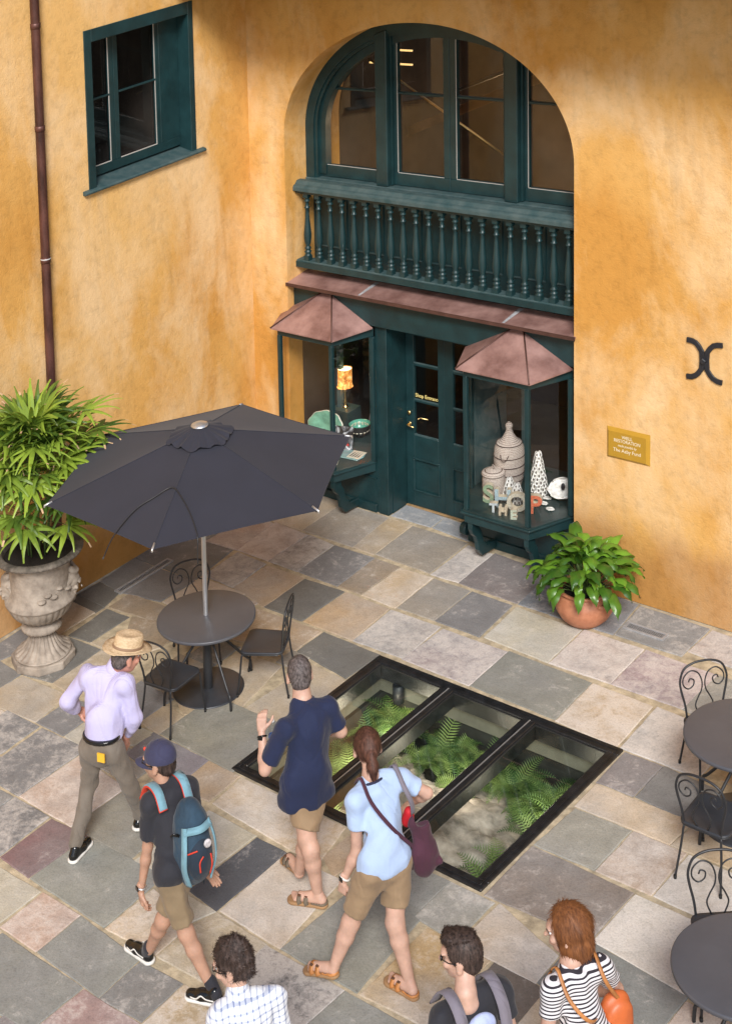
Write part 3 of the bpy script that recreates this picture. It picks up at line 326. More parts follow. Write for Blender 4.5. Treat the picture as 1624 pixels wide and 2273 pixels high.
# dark interior rooms
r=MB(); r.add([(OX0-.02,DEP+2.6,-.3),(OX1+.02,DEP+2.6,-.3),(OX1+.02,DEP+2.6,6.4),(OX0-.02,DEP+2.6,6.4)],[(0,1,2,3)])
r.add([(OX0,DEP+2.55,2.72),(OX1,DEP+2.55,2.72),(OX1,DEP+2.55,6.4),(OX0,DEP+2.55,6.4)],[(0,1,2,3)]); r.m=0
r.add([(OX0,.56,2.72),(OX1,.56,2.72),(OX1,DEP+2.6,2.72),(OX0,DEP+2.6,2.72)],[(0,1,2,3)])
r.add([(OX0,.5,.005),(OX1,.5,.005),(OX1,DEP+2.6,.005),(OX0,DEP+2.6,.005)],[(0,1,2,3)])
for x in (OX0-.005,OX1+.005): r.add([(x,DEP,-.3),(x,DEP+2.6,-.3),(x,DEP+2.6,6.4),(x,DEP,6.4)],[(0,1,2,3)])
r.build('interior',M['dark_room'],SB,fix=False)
# eave / gallery soffit high above the frame
e=MB(); e.box(.001,XR,-1.3,-.001,6.38,6.6); e.box(.001,XR,-1.3,-1.2,6.6,7.6)
e.build('gallery_floor',M['green'],SB)
# ---- arched window
GR=M['green']
AW=MB().box(OX0,OX1,.36,.56,3.72,3.79).build('window_sill',M['green_dusty'],SB,bevel=.008)
# casing band following the arch
def band(r0,r1,y0,y1,name,parent,zb=3.79,n=90):
    m=MB(); P0=[(OC-(OA-r0),zb)]+arch(n,r0)+[(OC+(OA-r0),zb)]; P1=[(OC-(OA-r1),zb)]+arch(n,r1)+[(OC+(OA-r1),zb)]
    N=len(P0); vs=[]
    for P,y in ((P0,y0),(P1,y0),(P1,y1),(P0,y1)): vs+=[(a,y,b) for a,b in P]
    fs=[]
    for k in range(4):
        for i in range(N-1): a=k*N+i; b=((k+1)%4)*N+i; fs.append((a,a+1,b+1,b))
    m.add(vs,fs,False); return m.build(name,GR,parent)
WF=band(0.0,.125,.38,.52,'window_frame',SB); band(.125,.165,.40,.56,'inner_bead',WF,3.79); band(.165,.26,.44,.54,'sash_rim',WF,3.83)
def topz(x,dx): 
    a=OA-dx;h=OH-dx; q=1-((x-OC)/a)**2; return OZC+h*math.sqrt(max(0,q))
for x0,x1 in ((1.632,1.794),(3.36,3.52)):
    t=min(topz(x0,.1),topz(x1,.1)); 
    MB().prism([(x0,3.793),(x1,3.793),(x1,topz(x1,.08)),(x0,topz(x0,.08))],.355,.52,'y').build('mullion_post',GR,SB,bevel=.008)
    for xx,s in ((x0-.03,1),(x1+.004,1)): MB().prism([(xx,3.80),(xx+.026,3.80),(xx+.026,topz(xx,.1)),(xx,topz(xx,.1))],.42,.52,'y').build('moulding',GR,SB)
def pane(x0,x1,z0,z1,arched=False,y=.50):
    m=MB()
    if arched:
        n=14; pts=[(x0,z0),(x1,z0)]+[(x1+(x0-x1)*i/n,min(z1,topz(x1+(x0-x1)*i/n,.2))) for i in range(n+1)]
        m.add([(a,y,b) for a,b in pts],[tuple(range(len(pts)))],False)
    else: m.add([(x0,y,z0),(x1,y,z0),(x1,y,z1),(x0,y,z1)],[(0,1,2,3)],False)
    return m.build('glass_pane',M['glass'],SB,fix=False)
def bar(x0,x1,z0,z1,y0=.455,y1=.53,name='sash_bar',mt=None,parent=None,bev=.006):
    return MB().box(x0,x1,y0,y1,z0,z1).build(name,mt or GR,parent or SB,bevel=bev)
bot=3.795
for (a,b) in ((.70,1.632),(1.82,2.587),(2.589,3.335),(3.55,4.41)): bar(a,b,bot,3.935,name='bottom_rail')
for (a,b) in ((1.82,1.867),(2.503,2.5865),(2.5895,2.671),(3.281,3.335),(3.52,3.587),(1.57,1.632)):
    zt=min(topz(a,.2),topz(b,.2)); bar(a,b,3.9355,zt,name='stile')
for a,b in ((.80,1.57),(1.867,2.503),(2.671,3.281),(3.587,4.30)):
    bar(a,b,4.835,4.862,.47,.525); 
    pane(a,b,3.936,4.835,a<.9 or b>4.2); pane(a,b,4.862,5.7,True)
    bar(a,b,3.936,3.941,.462,.47,name='putty_line',mt=M['white_line'],bev=0)
for x in (1.867,2.671,3.587): bar(x,x+.005,3.945,topz(x,.22)-.02,.458,.466,name='putty_line',mt=M['white_line'],bev=0)
# boards and rails imitating the stair reflected in the glass; lit strips behind it
si=mat('warm stair reflection',(.22,.12,.055),.6,var=.4,vscale=3)
for k in range(5): MB().add([(.9+k*.62,1.9,3.9+k*.25),(2.6+k*.62,1.9,4.6+k*.25),(2.6+k*.62,1.9,4.72+k*.25),(.9+k*.62,1.9,4.02+k*.25)],[(0,1,2,3)],False).build('reflection_board',si,SB,fix=False)
MB().tube([(.8,1.3,5.0),(2.9,1.3,3.9)],.014,8).build('reflection_rail',M['brass'],SB)
MB().tube([(2.1,1.2,4.7),(4.2,1.2,5.5)],.02,8).build('reflection_rail',M['iron'],SB)
MB().box(2.95,3.08,1.2,1.3,3.8,5.8).build('inner_post',M['dark_room'],SB)
sm_,nt_,b_=newmat('warm light strip'); b_.inputs['Emission Color'].default_value=(1,.62,.2,1); b_.inputs['Emission Strength'].default_value=.9
for z in (5.05,4.88): MB().box(.6,1.25,1.55,1.57,z,z+.018).build('light_strip',sm_,SB)
# ---- balustrade
BL=thing('balustrade','teal turned-baluster balustrade below the arched window','balustrade',(0,0,0))
m=MB(); m.prism([(.125,3.69),(.125,3.735),(.14,3.755),(.17,3.765),(.20,3.80),(.27,3.80),(.285,3.765),(.285,3.69)],OX0+.002,OX1-.002,'x'); m.build('handrail',M['green_dusty'],BL,bevel=.004)
MB().box(OX0+.01,OX1-.01,.165,.25,3.655,3.689).build('subrail',GR,BL)
MB().box(OX0+.002,OX1-.002,.165,.30,2.775,2.85).build('bottom_rail',M['green_dusty'],BL,bevel=.006)
MB().box(OX0+.003,OX1-.003,.155,.164,2.765,2.835).build('rail_face',GR,BL)
b=MB(); H0=.85
b.box(-.036,.036,-.036,.036,0,.055)
prof=[(.030,.055),(.030,.07),(.022,.078),(.030,.095),(.031,.11),(.022,.118),(.020,.128),(.028,.14),(.029,.15),(.018,.165),(.019,.18),(.028,.22),(.0335,.27),(.034,.31),(.029,.38),(.021,.48),(.0175,.56),(.0165,.62),(.024,.628),(.025,.638),(.0165,.646),(.0165,.70),(.025,.708),(.026,.718),(.019,.728),(.022,.745),(.031,.757)]
prof=[(a*1.36,z) for a,z in prof]; b.lathe(prof,14); b.box(-.034,.034,-.034,.034,.757,.805)
bme=b.mesh('baluster',GR)
for i in range(21): inst(bme,'baluster',BL,(.712+.1762*i,.207,2.8505))
# wall of panels behind the balusters
BP=thing('balcony_panelling','dark teal panelled boards behind the turned balusters','panelling')
MB().box(OX0+.002,OX1-.002,.50,.56,2.70,3.70).build('backing_board',GR,BP)
for i in range(7):
    x0=OX0+.06+i*.54
    for (a,b_,c,d) in ((x0,x0+.46,2.93,2.945),(x0,x0+.46,3.6,3.615),(x0,x0+.014,2.946,3.599),(x0+.446,x0+.46,2.946,3.599)): MB().box(a,b_,.485,.499,c,d).build('panel_moulding',M['green_dusty'] if d<3 else GR,BP)
# ---- copper strip roof and fascia
SR=thing('copper_strip_roof','long narrow copper roof strip between balustrade and shopfront','roof')
m=MB(); m.prism([(-.015,2.605),(-.015,2.622),(.36,2.668),(.36,2.65),(0,2.605)],OX0-.012,OX1+.02,'x'); m.build('copper_sheet',M['copper'],SR)
MB().box(OX0-.013,OX1+.021,-.022,-.0155,2.585,2.624).build('drip_edge',M['copper_edge'],SR)
for x in (1.62,3.56):
    MB().add([(x,0.0,2.6265),(x+.03,0.0,2.6265),(x+.05,.34,2.668),(x-.01,.34,2.668)],[(0,1,2,3)],False).build('solder_seam',mat('solder streak',(.34,.35,.37),.5,var=.3,vscale=20),SR,fix=False)
SF=thing('shopfront','dark teal timber shopfront with two bay windows and a recessed door','shopfront')
MB().box(OX0+.002,OX1-.002,.10,.24,2.25,2.60).build('fascia',GR,SF,bevel=.006)
# pier & reveals
MB().box(1.76,1.895,.155,.24,.0,2.249).build('pilaster',GR,SF,bevel=.006)
MB().box(1.87,1.899,.241,.60,0,2.25).build('door_reveal',GR,SF)
MB().box(2.99,3.05,.155,.60,0,2.249).build('pilaster',GR,SF,bevel=.006)
MB().box(1.725,1.7595,.165,.24,.0,2.249).build('moulding',GR,SF,bevel=.006)
# stall risers (panelled)
for a,b_ in ((OX0+.002,1.724),(3.051,OX1-.002)):
    MB().box(a,b_,.17,.24,0,.60).build('stall_riser',GR,SF)
    MB().box(a,b_,.150,.169,.0,.10).build('plinth_board',GR,SF,bevel=.004)
    MB().box(a,b_,.157,.169,.40,.415).build('panel_moulding',GR,SF)
MB().box(1.9,2.99,.47,.62,.0,.012).build('threshold',M['threshold'],SF,bevel=.004)
for xx in (OX0+.004,OX1-.024): MB().box(xx,xx+.02,.2405,.99,.64,2.245).build('side_lining',M['dark_room'],SF)
# doors
def door(x0,x1,right):
    d=thing('door','teal glazed shop door leaf %s'%('on the right, half hidden by the right bay window' if right else 'with the Shop Entrance lettering and brass handle'),'door',(0,0,0),group='pair of shop entrance doors')
    gx0,gx1=(2.019,2.357) if not right else (2.565,2.90)
    y0,y1=.497,.545
    MB().box(x0,gx0,y0,y1,.013,2.24).build('stile',GR,d,bevel=.004); MB().box(gx1,x1,y0,y1,.013,2.24).build('stile',GR,d,bevel=.004)
    for z0,z1,yy in ((.013,.20,0),(.59,.865,0),(2.05,2.24,0),(1.262,1.287,.006),(1.69,1.72,.006)):
        MB().box(gx0,gx1,y0+yy,y1-yy,z0,z1).build('rail',GR,d,bevel=.005)
    MB().box(gx0,gx1,.515,.53,.2,.59).build('panel',GR,d)
    for a,b_,c,e_ in ((gx0-.02,gx1+.02,.195,.215),(gx0-.02,gx1+.02,.575,.595),(gx0-.02,gx0,.2155,.5745),(gx1,gx1+.02,.2155,.5745)): MB().box(a,b_,.485,.4965,c,e_).build('panel_moulding',GR,d,bevel=.003)
    for z0,z1 in ((.865,1.262),(1.287,1.69),(1.72,2.05)):
        MB().add([(gx0,.522,z0),(gx1,.522,z0),(gx1,.522,z1),(gx0,.522,z1)],[(0,1,2,3)],False).build('glass_pane',M['glass'],d,fix=False)
        MB().box(gx0,gx1,.502,.514,z0,z0+.016).build('glazing_bead',M['green_dusty'],d)
    return d
d1=door(1.905,2.4445,False); d2=door(2.4455,2.985,True)
h=MB(); h.sphere((1.96,.49,.995),(.024,.012,.024)); h.tube([(1.96,.485,.995),(1.96,.44,.995),(1.975,.435,.992),(2.06,.437,.985)],[.009,.009,.009,.007],8); h.build('door_handle',M['brass'],d1)
h=MB(); h.lathe([(0,0),(.026,0),(.026,.012),(.015,.02),(.0,.02)],16); h.xf(Matrix.Translation((1.96,.485,1.13))@Matrix.Rotation(PI/2,4,'X')); h.build('lock',M['brass'],d1)
h=MB(); h.tube([(2.03,.55,1.03),(2.03,.60,1.03),(2.14,.60,1.03)],.008,8); h.build('inside_handle',M['brass'],d1)
def text(body,size,name,mt,parent,loc,rot,ext=.0,offs=0.0,spacing=1,shear=0,align='LEFT',xs=1,loc2=None):
    c=bpy.data.curves.new(name,'FONT'); c.body=body; c.size=size; c.extrude=ext; c.offset=offs; c.align_x=align; c.space_character=spacing; c.shear=shear; c.resolution_u=3
    o=bpy.data.objects.new(name,c); COL.objects.link(o); dg=bpy.context.evaluated_depsgraph_get(); dg.update()
    me=bpy.data.meshes.new_from_object(o.evaluated_get(dg)); bpy.data.objects.remove(o); bpy.data.curves.remove(c)
    me.materials.clear(); me.materials.append(mt)
    if xs!=1: me.transform(Matrix.Diagonal((xs,1,1,1)))
    o=bpy.data.objects.new(name,me); link(o,parent); o.location=loc; o.rotation_euler=rot
    return o
M['goldpaint']=mat('pale gold lettering',(.80,.66,.25),.4)
text('Shop Entrance',.060,'lettering',M['goldpaint'],d1,(2.022,.5195,1.318),(PI/2,0,0),offs=.0012,xs=.98)
# ---- bay windows
def bay(xc,hw,label):
    t=thing('bay_window',label,'bay window',group='pair of copper-roofed bay windows')
    xl,xr=xc-hw,xc+hw; d=.235; yf=-.315; yb=.155
    def trap(e,z0,z1,name,mt,bev=.0,yb_=yb):
        P=[(xl-e,yf-e),(xr+e,yf-e),(xr+d+e*.4,yb_),(xl-d-e*.4,yb_)]
        return MB().prism(P,z0,z1,'z').build(name,mt,t,bevel=bev)
    trap(.0,.50,.60,'apron',GR,.004); trap(.03,.6005,.622,'sill_moulding',GR,.005); trap(.012,.6225,.64,'display_shelf',M['display_floor'])
    # shelf continues into the shop
    MB().box(xl-d,xr+d,.156,.95,.60,.638).build('display_shelf',M['display_floor'],t)
    trap(.0,2.11,2.20,'head_board',GR,.004)
    for x,y in ((xl+.02,yf+.02),(xr-.02,yf+.02)):
        MB().prism([(x-.024,y-.024),(x+.024,y-.024),(x+.024,y+.024),(x-.024,y+.024)],.6405,2.1095).build('corner_post',GR,t,bevel=.004)
    for x in (xl-d+.01,xr+d-.01): MB().box(x-.03,x+.03,yb-.045,yb,.6405,2.1095).build('wall_post',GR,t,bevel=.004)
    def pn(a,b_): MB().add([(a[0],a[1],.6405),(b_[0],b_[1],.6405),(b_[0],b_[1],2.1095),(a[0],a[1],2.1095)],[(0,1,2,3)],False).build('glass_pane',M['glass'],t,fix=False)
    pn((xl+.044,yf+.02),(xr-.044,yf+.02)); pn((xr-.01,yf+.045),(xr+d-.02,yb-.046)); pn((xl+.01,yf+.045),(xl-d+.02,yb-.046))
    # inner shutters/casing and ceiling board
    MB().box(xl-d,xl-d+.02,.2,.8,.64,2.1).build('side_casing',M['green_dusty'],t); MB().box(xl+.10,xl+.16,.62,.68,.64,2.1).build('inner_post',M['green_dusty'],t)
    # roof
    e=.055; zE=2.203; zA=2.525; ra=.08; ya=.099
    A,B_=(xl-e,yf-e),(xr+e,yf-e); C_,D_=(xr+d+.03,ya),(xl-d-.03,ya); 
    ax0,ax1=xc-ra,xc+ra
    V=[(A[0],A[1],zE),(B_[0],B_[1],zE),(C_[0],C_[1],zE+.03),(D_[0],D_[1],zE+.03),(ax0,ya,zA),(ax1,ya,zA)]
    rm=MB(); rm.add(V,[(0,1,5,4),(1,2,5),(3,0,4),(2,3,4,5)],False)
    V2=[(a,b_,c-.014) for a,b_,c in V]; rm.add(V2,[(4,5,1,0),(5,2,1),(4,0,3)],False); rm.add([V[0],V[1],V2[1],V2[0],V[2],V2[2],V[3],V2[3]],[(0,3,2,1),(1,2,5,4),(3,0,6,7)],False)
    ro=rm.build('copper_roof',M['copper'],t,fix=False)
    for p,q in ((V[0],V[4]),(V[1],V[5])):
        MB().tube([Vector(p)+Vector((0,-.01,.004)),Vector(q)+Vector((0,-.002,.01))],.0085,6).build('hip_seam',M['copper_edge'],ro)
    # brackets under the front corners
    for x in (xl+.06,xr-.04):
        pts=[(yf+.02,.498),(yf+.02,.44),(yf+.06,.37),(yf+.10,.30),(yf+.14,.16),(yf+.22,.06),(yb+.01,.03),(yb+.01,.498)]
        pts=[(-.30,.499),(-.30,.42),(-.27,.36),(-.22,.31),(-.19,.24),(-.17,.14),(-.10,.05),(.148,.03),(.148,.12),(-.02,.14),(-.09,.22),(-.12,.34),(-.16,.40),(-.18,.499)]
        MB().prism(pts,x-.028,x+.028,'x').build('bracket',GR,t,bevel=.005)
    return t
bay(3.685,.40,'right copper-roofed bay window displaying baskets, shells and book letters')
bay(1.075,.41,'left copper-roofed bay window displaying a lit lamp and green pottery')
h=MB(); h.lathe([(0,-.04),(.065,-.04),(.07,-.03),(.07,.03),(.065,.04),(0,.04)],20); h.xf(Matrix.Translation((3.0,.105,.17))@Matrix.Rotation(PI/2,4,'Y')); h.build('scroll_block',GR,SF,bevel=.003)
# ---- left side building with the casement window and downpipe
LB=thing('side_building','ochre stucco side wall with a small teal casement window and copper downpipe','building')
S0,S1,Z0,Z1=.895,2.555,4.405,6.14
m=MB()
def lq(s0,s1,z0,z1): m.add([(0,-s0,z0),(0,-s1,z0),(0,-s1,z1),(0,-s0,z1)],[(0,1,2,3)])
lq(0,S0,0,ZT); lq(S1,14,0,ZT); lq(S0,S1,0,Z0); lq(S0,S1,Z1,ZT)
lwall=m.build('wall',M['stucco_side'],LB,fix=False)
wn=MB()
wn.box(-.30,.012,-S1,-S1+.105,Z0,Z1); wn.box(-.30,.012,-S0-.08,-S0,Z0,Z1); wn.box(-.30,.0118,-S1+.105,-S0-.08,Z1-.14,Z1)
WO=wn.build('window_casing',GR,LB,bevel=.004)
sl_=MB(); sl_.prism([(-.30,4.47),(-.30,4.40),(.03,4.365),(.055,4.372),(.06,4.392),(.045,4.405)],-2.645,-.78,'y'); sl_.xf(Matrix.Identity(4))
# prism axis y gives (a, c, b) -> x=a, z=b
sl_.build('window_sill',M['green_dusty'],LB,bevel=.003)
xg=-.20
def yb_(s0,s1,z0,z1,name='sash_bar',x0=xg-.02,x1=xg+.03,mt=None,p=WO,bev=.004): return MB().box(x0,x1,-s1,-s0,z0,z1).build(name,mt or GR,p,bevel=bev)
zs0=4.475; zs1=Z1-.14
yb_(.975,2.45,zs0,zs0+.10,'bottom_rail'); yb_(1.915,2.05,zs0+.1005,zs1,'meeting_stile'); yb_(1.98,1.985,zs0+.1,zs1,'joint_bead',xg+.0305,xg+.036)
yb_(1.28,1.34,zs0+.1005,zs1,'stile'); yb_(.975,1.2795,zs0+.1005,zs1,'reveal_board')
yb_(2.43,2.45,zs0+.1005,zs1,'stile')
for a,b_ in ((2.055,2.425),(1.345,1.91)):
    yb_(a,b_,5.315,5.335,'muntin',xg+.0,xg+.034)
    MB().add([(xg,-a,zs0+.1),(xg,-b_,zs0+.1),(xg,-b_,zs1),(xg,-a,zs1)],[(0,1,2,3)],False).build('glass_pane',M['glass'],WO,fix=False)
    for z0,z1 in ((zs0+.104,5.312),(5.338,zs1-.005)):
        yb_(a+.002,a+.014,z0,z1,'putty_line',xg+.028,xg+.0305,M['white_line'],bev=0)
        if z0<5: yb_(a+.015,b_,z0,z0+.011,'putty_line',xg+.028,xg+.0305,M['white_line'],bev=0)
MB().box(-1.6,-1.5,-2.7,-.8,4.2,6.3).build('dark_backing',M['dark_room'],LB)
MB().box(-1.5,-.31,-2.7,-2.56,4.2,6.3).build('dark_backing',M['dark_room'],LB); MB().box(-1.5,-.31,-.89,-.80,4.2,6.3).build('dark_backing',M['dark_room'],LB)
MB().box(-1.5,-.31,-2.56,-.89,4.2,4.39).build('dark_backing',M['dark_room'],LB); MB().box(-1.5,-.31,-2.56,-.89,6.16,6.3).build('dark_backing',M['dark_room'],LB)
PP=thing('downpipe','weathered brown copper downpipe running down the side wall behind the palm','downpipe',(.055,-3.25,0))
m=MB(); m.tube([(0,0,z) for z in np.linspace(0.02,10.5,30)],.05,16); m.build('pipe',M['brown_pipe'],PP)
for z in (3.86,5.27,6.35,2.3): 
    m=MB(); m.lathe([(.05,-.03),(.056,-.028),(.057,.026),(.05,.03)],16); o=m.build('pipe_collar',M['brown_pipe'],PP); o.location=(0,0,z)
m=MB(); m.lathe([(.0575,-.006),(.059,-.004),(.059,.004),(.0575,.006)],16); o=m.build('solder_ring',mat('solder',(.5,.5,.5),.6,var=.4,vscale=40),PP); o.location=(0,0,3.875)
# ---- plaque
M['plaque']=mat('mustard painted plaque',(.42,.235,.025),.35,var=.05,spec=.4); M['cream_paint']=mat('cream lettering',(.80,.72,.55),.5)
PQ=thing('plaque','mustard yellow plaque with cream lettering on the wall right of the shop','plaque',(4.804,0,1.448))
W_,H_=.477,.322; bz=.032; d_=.028
m=MB(); m.add([(0,0,0),(W_,0,0),(W_,0,H_),(0,0,H_),(bz,-d_,bz),(W_-bz,-d_,bz),(W_-bz,-d_,H_-bz),(bz,-d_,H_-bz)],[(4,5,6,7),(0,1,5,4),(1,2,6,5),(2,3,7,6),(3,0,4,7),(3,2,1,0)],False); m.build('board',M['plaque'],PQ,fix=True)
for body,sz,zz,sh,xs in (('WELL',.047,.232,0,1.0),('RESTORATION',.047,.190,0,.93),('made possible by',.036,.147,.35,.82),('The Azby Fund',.051,.092,0,.98)):
    text(body,sz,'lettering',M['cream_paint'],PQ,(W_/2,-d_-.0012,zz),(PI/2,0,0),align='CENTER',shear=sh,xs=xs,offs=.0002)
# ---- iron wall anchor
AN=thing('wall_anchor','black iron X-shaped wall anchor bolted to the stucco','wall anchor',(5.845,-.004,2.64))
def strip(pts,w_): 
    L=[];Rr=[]
    for i,p in enumerate(pts):
        a=pts[max(0,i-1)];b_=pts[min(len(pts)-1,i+1)]; t=Vector((b_[0]-a[0],b_[1]-a[1])).normalized(); n=Vector((-t.y,t.x))*w_/2; L.append((p[0]+n.x,p[1]+n.y)); Rr.append((p[0]-n.x,p[1]-n.y))
    return L+Rr[::-1]
for s in (-1,1):
    pts=[]
    for i in range(10): t=i/9; pts.append((s*(.185-.15*math.sin(t*PI/2)),.19-.12*(1-math.cos(t*PI/2))*1.0))
    pts=[(s*.182,.172),(s*.13,.17),(s*.088,.155),(s*.058,.125),(s*.028,.08),(s*.022,.0),(s*.028,-.09),(s*.058,-.135),(s*.088,-.165),(s*.13,-.185),(s*.182,-.19)]
    m=MB(); m.prism(strip(pts,.05),-.018+.001*s,.0,'y'); m.build('curved_bar',M['iron'],AN,bevel=.003)
m=MB(); m.box(-.022,.022,-.05,-.018,-.022,.022); m.xf(Matrix.Rotation(.6,4,'Y')); m.build('bolt',M['iron'],AN,bevel=.004)
# ------------------------------------------------------------ skylight
SK=thing('floor_skylight','black framed three-pane glass floor skylight over the fern pit','skylight')
SX0,SX1,SY0,SY1=3.567,6.235,-4.26,-2.136
BF=mat('black skylight frame',(.012,.013,.015),.32,var=.5,vscale=14,bump=.25,bscale=70)
fw=.10
for a,b_,c,d_ in ((SX0,SX1,SY1-fw,SY1),(SX0,SX1,SY0,SY0+fw),(SX0,SX0+fw,SY0+fw+.0005,SY1-fw-.0005),(SX1-fw,SX1,SY0+fw+.0005,SY1-fw-.0005)):
    MB().box(a,b_,c,d_,-.16,.012).build('frame_bar',BF,SK,bevel=.006)
for a,b_,c,d_ in ((SX0+.03,SX1-.03,SY1-.05,SY1-.035),(SX0+.03,SX1-.03,SY0+.035,SY0+.05),(SX0+.035,SX0+.05,SY0+.055,SY1-.055),(SX1-.05,SX1-.035,SY0+.055,SY1-.055)):
    MB().box(a,b_,c,d_,.0125,.018).build('frame_ridge',BF,SK,bevel=.002)
mx_=[4.455,5.345]
for x in mx_:
    MB().box(x-.065,x+.065,SY0+fw+.0005,SY1-fw-.0005,-.16,.0145).build('mullion',BF,SK,bevel=.005)
    for dx in (-.012,.012): MB().box(x+dx-.004,x+dx+.004,SY0+fw,SY1-fw,.015,.021).build('mullion_ridge',M['steel'] if dx>0 else BF,SK)
for a,b_ in ((SX0+fw,mx_[0]-.065),(mx_[0]+.065,mx_[1]-.065),(mx_[1]+.065,SX1-fw)):
    MB().add([(a,SY0+fw,-.012),(b_,SY0+fw,-.012),(b_,SY1-fw,-.012),(a,SY1-fw,-.012)],[(0,1,2,3)],False).build('glass_panel',M['glass_floor'],SK,fix=False)
    for q in ((a,a+.012,SY0+fw,SY1-fw),(b_-.012,b_,SY0+fw,SY1-fw),(a+.0125,b_-.0125,SY1-fw-.012,SY1-fw),(a+.0125,b_-.0125,SY0+fw,SY0+fw+.012)): MB().box(*q,-.0115,-.004).build('glass_seal',M['rubber'],SK)
# pit
PT=thing('garden_pit','sunken concrete pit with boulders below the glass floor','pit')
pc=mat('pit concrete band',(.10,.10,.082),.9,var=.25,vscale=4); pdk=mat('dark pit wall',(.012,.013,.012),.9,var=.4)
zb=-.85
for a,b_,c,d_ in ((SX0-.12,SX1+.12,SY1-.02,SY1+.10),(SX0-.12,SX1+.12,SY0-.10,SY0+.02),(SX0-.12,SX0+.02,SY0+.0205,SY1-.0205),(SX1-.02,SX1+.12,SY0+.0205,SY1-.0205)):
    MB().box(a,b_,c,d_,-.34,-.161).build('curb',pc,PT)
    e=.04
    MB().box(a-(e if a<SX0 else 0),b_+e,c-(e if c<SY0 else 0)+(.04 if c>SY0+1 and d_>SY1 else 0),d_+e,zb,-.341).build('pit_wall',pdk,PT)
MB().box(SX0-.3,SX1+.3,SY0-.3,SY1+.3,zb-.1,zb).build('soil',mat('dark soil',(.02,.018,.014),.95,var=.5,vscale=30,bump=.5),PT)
rk=mat('pale lichen rock',(.11,.09,.075),.95,var=.0,var2=(.50,.43,.39),vscale=5.5,bump=1.0,bscale=7,detail=12)
def rock(c,r,seed):
    bm=bmesh.new(); bmesh.ops.create_icosphere(bm,subdivisions=5,radius=1)
    for v in bm.verts:
        p=v.co.copy(); n=noise.fractal(p*1.3+Vector((seed,0,0)),1,2,5)*.35+noise.fractal(p*4+Vector((seed,0,3)),1,2,4)*.13+abs(noise.noise(p*9+Vector((seed,2,0))))*.05
        v.co=Vector((p.x*r[0],p.y*r[1],p.z*r[2]))*(1+n)
    me=bpy.data.meshes.new('boulder'); bm.to_mesh(me); bm.free(); me.materials.append(rk)
    for f in me.polygons: f.use_smooth=True
    o=bpy.data.objects.new('boulder',me); link(o,PT); o.location=c; return o
for i,(c,r) in enumerate((((5.25,-3.25,-.72),(.75,.55,.24)),((4.65,-3.05,-.75),(.55,.5,.22)),((5.7,-3.55,-.76),(.5,.45,.22)),((4.2,-3.75,-.78),(.55,.45,.2)),((5.0,-3.75,-.78),(.5,.35,.2)),((4.0,-2.9,-.8),(.45,.5,.2)),((5.95,-2.9,-.8),(.4,.5,.2)),((5.1,-2.6,-.82),(.5,.4,.2)))): rock(c,r,i*7.3)
# ------------------------------------------------------------ floor drains
def drain(x0,x1,y0,y1,label,alongx,nslot):
    t=thing('floor_drain',label,'drain'); sm=M['galv']; z=.014
    MB().box(x0,x1,y0,y0+.02,-.03,z).build('rim',sm,t); MB().box(x0,x1,y1-.02,y1,-.03,z).build('rim',sm,t)
    MB().box(x0,x0+.02,y0+.0205,y1-.0205,-.03,z).build('rim',sm,t); MB().box(x1-.02,x1,y0+.0205,y1-.0205,-.03,z).build('rim',sm,t)
    MB().box(x0+.02,x1-.02,y0+.02,y1-.02,-.03,.006).build('channel',M['rubber'],t)
    if alongx:
        for i in range(nslot):
            x=x0+.03+(x1-x0-.06)*i/(nslot-1); MB().box(x-.002,x+.002,y0+.021,y1-.021,.0065,.011).build('bar',sm,t)
    else:
        for i in range(nslot):
            y=y0+.03+(y1-y0-.06)*i/(nslot-1); MB().box(x0+.021,x1-.021,y-.002,y+.002,.0065,.011).build('bar',sm,t)
drain(5.27,5.69,-.48,-.36,'short steel slot drain in the paving below the plaque',True,28)
drain(.35,.45,-2.73,-1.91,'long steel slot drain in the paving beside the side wall',False,40)
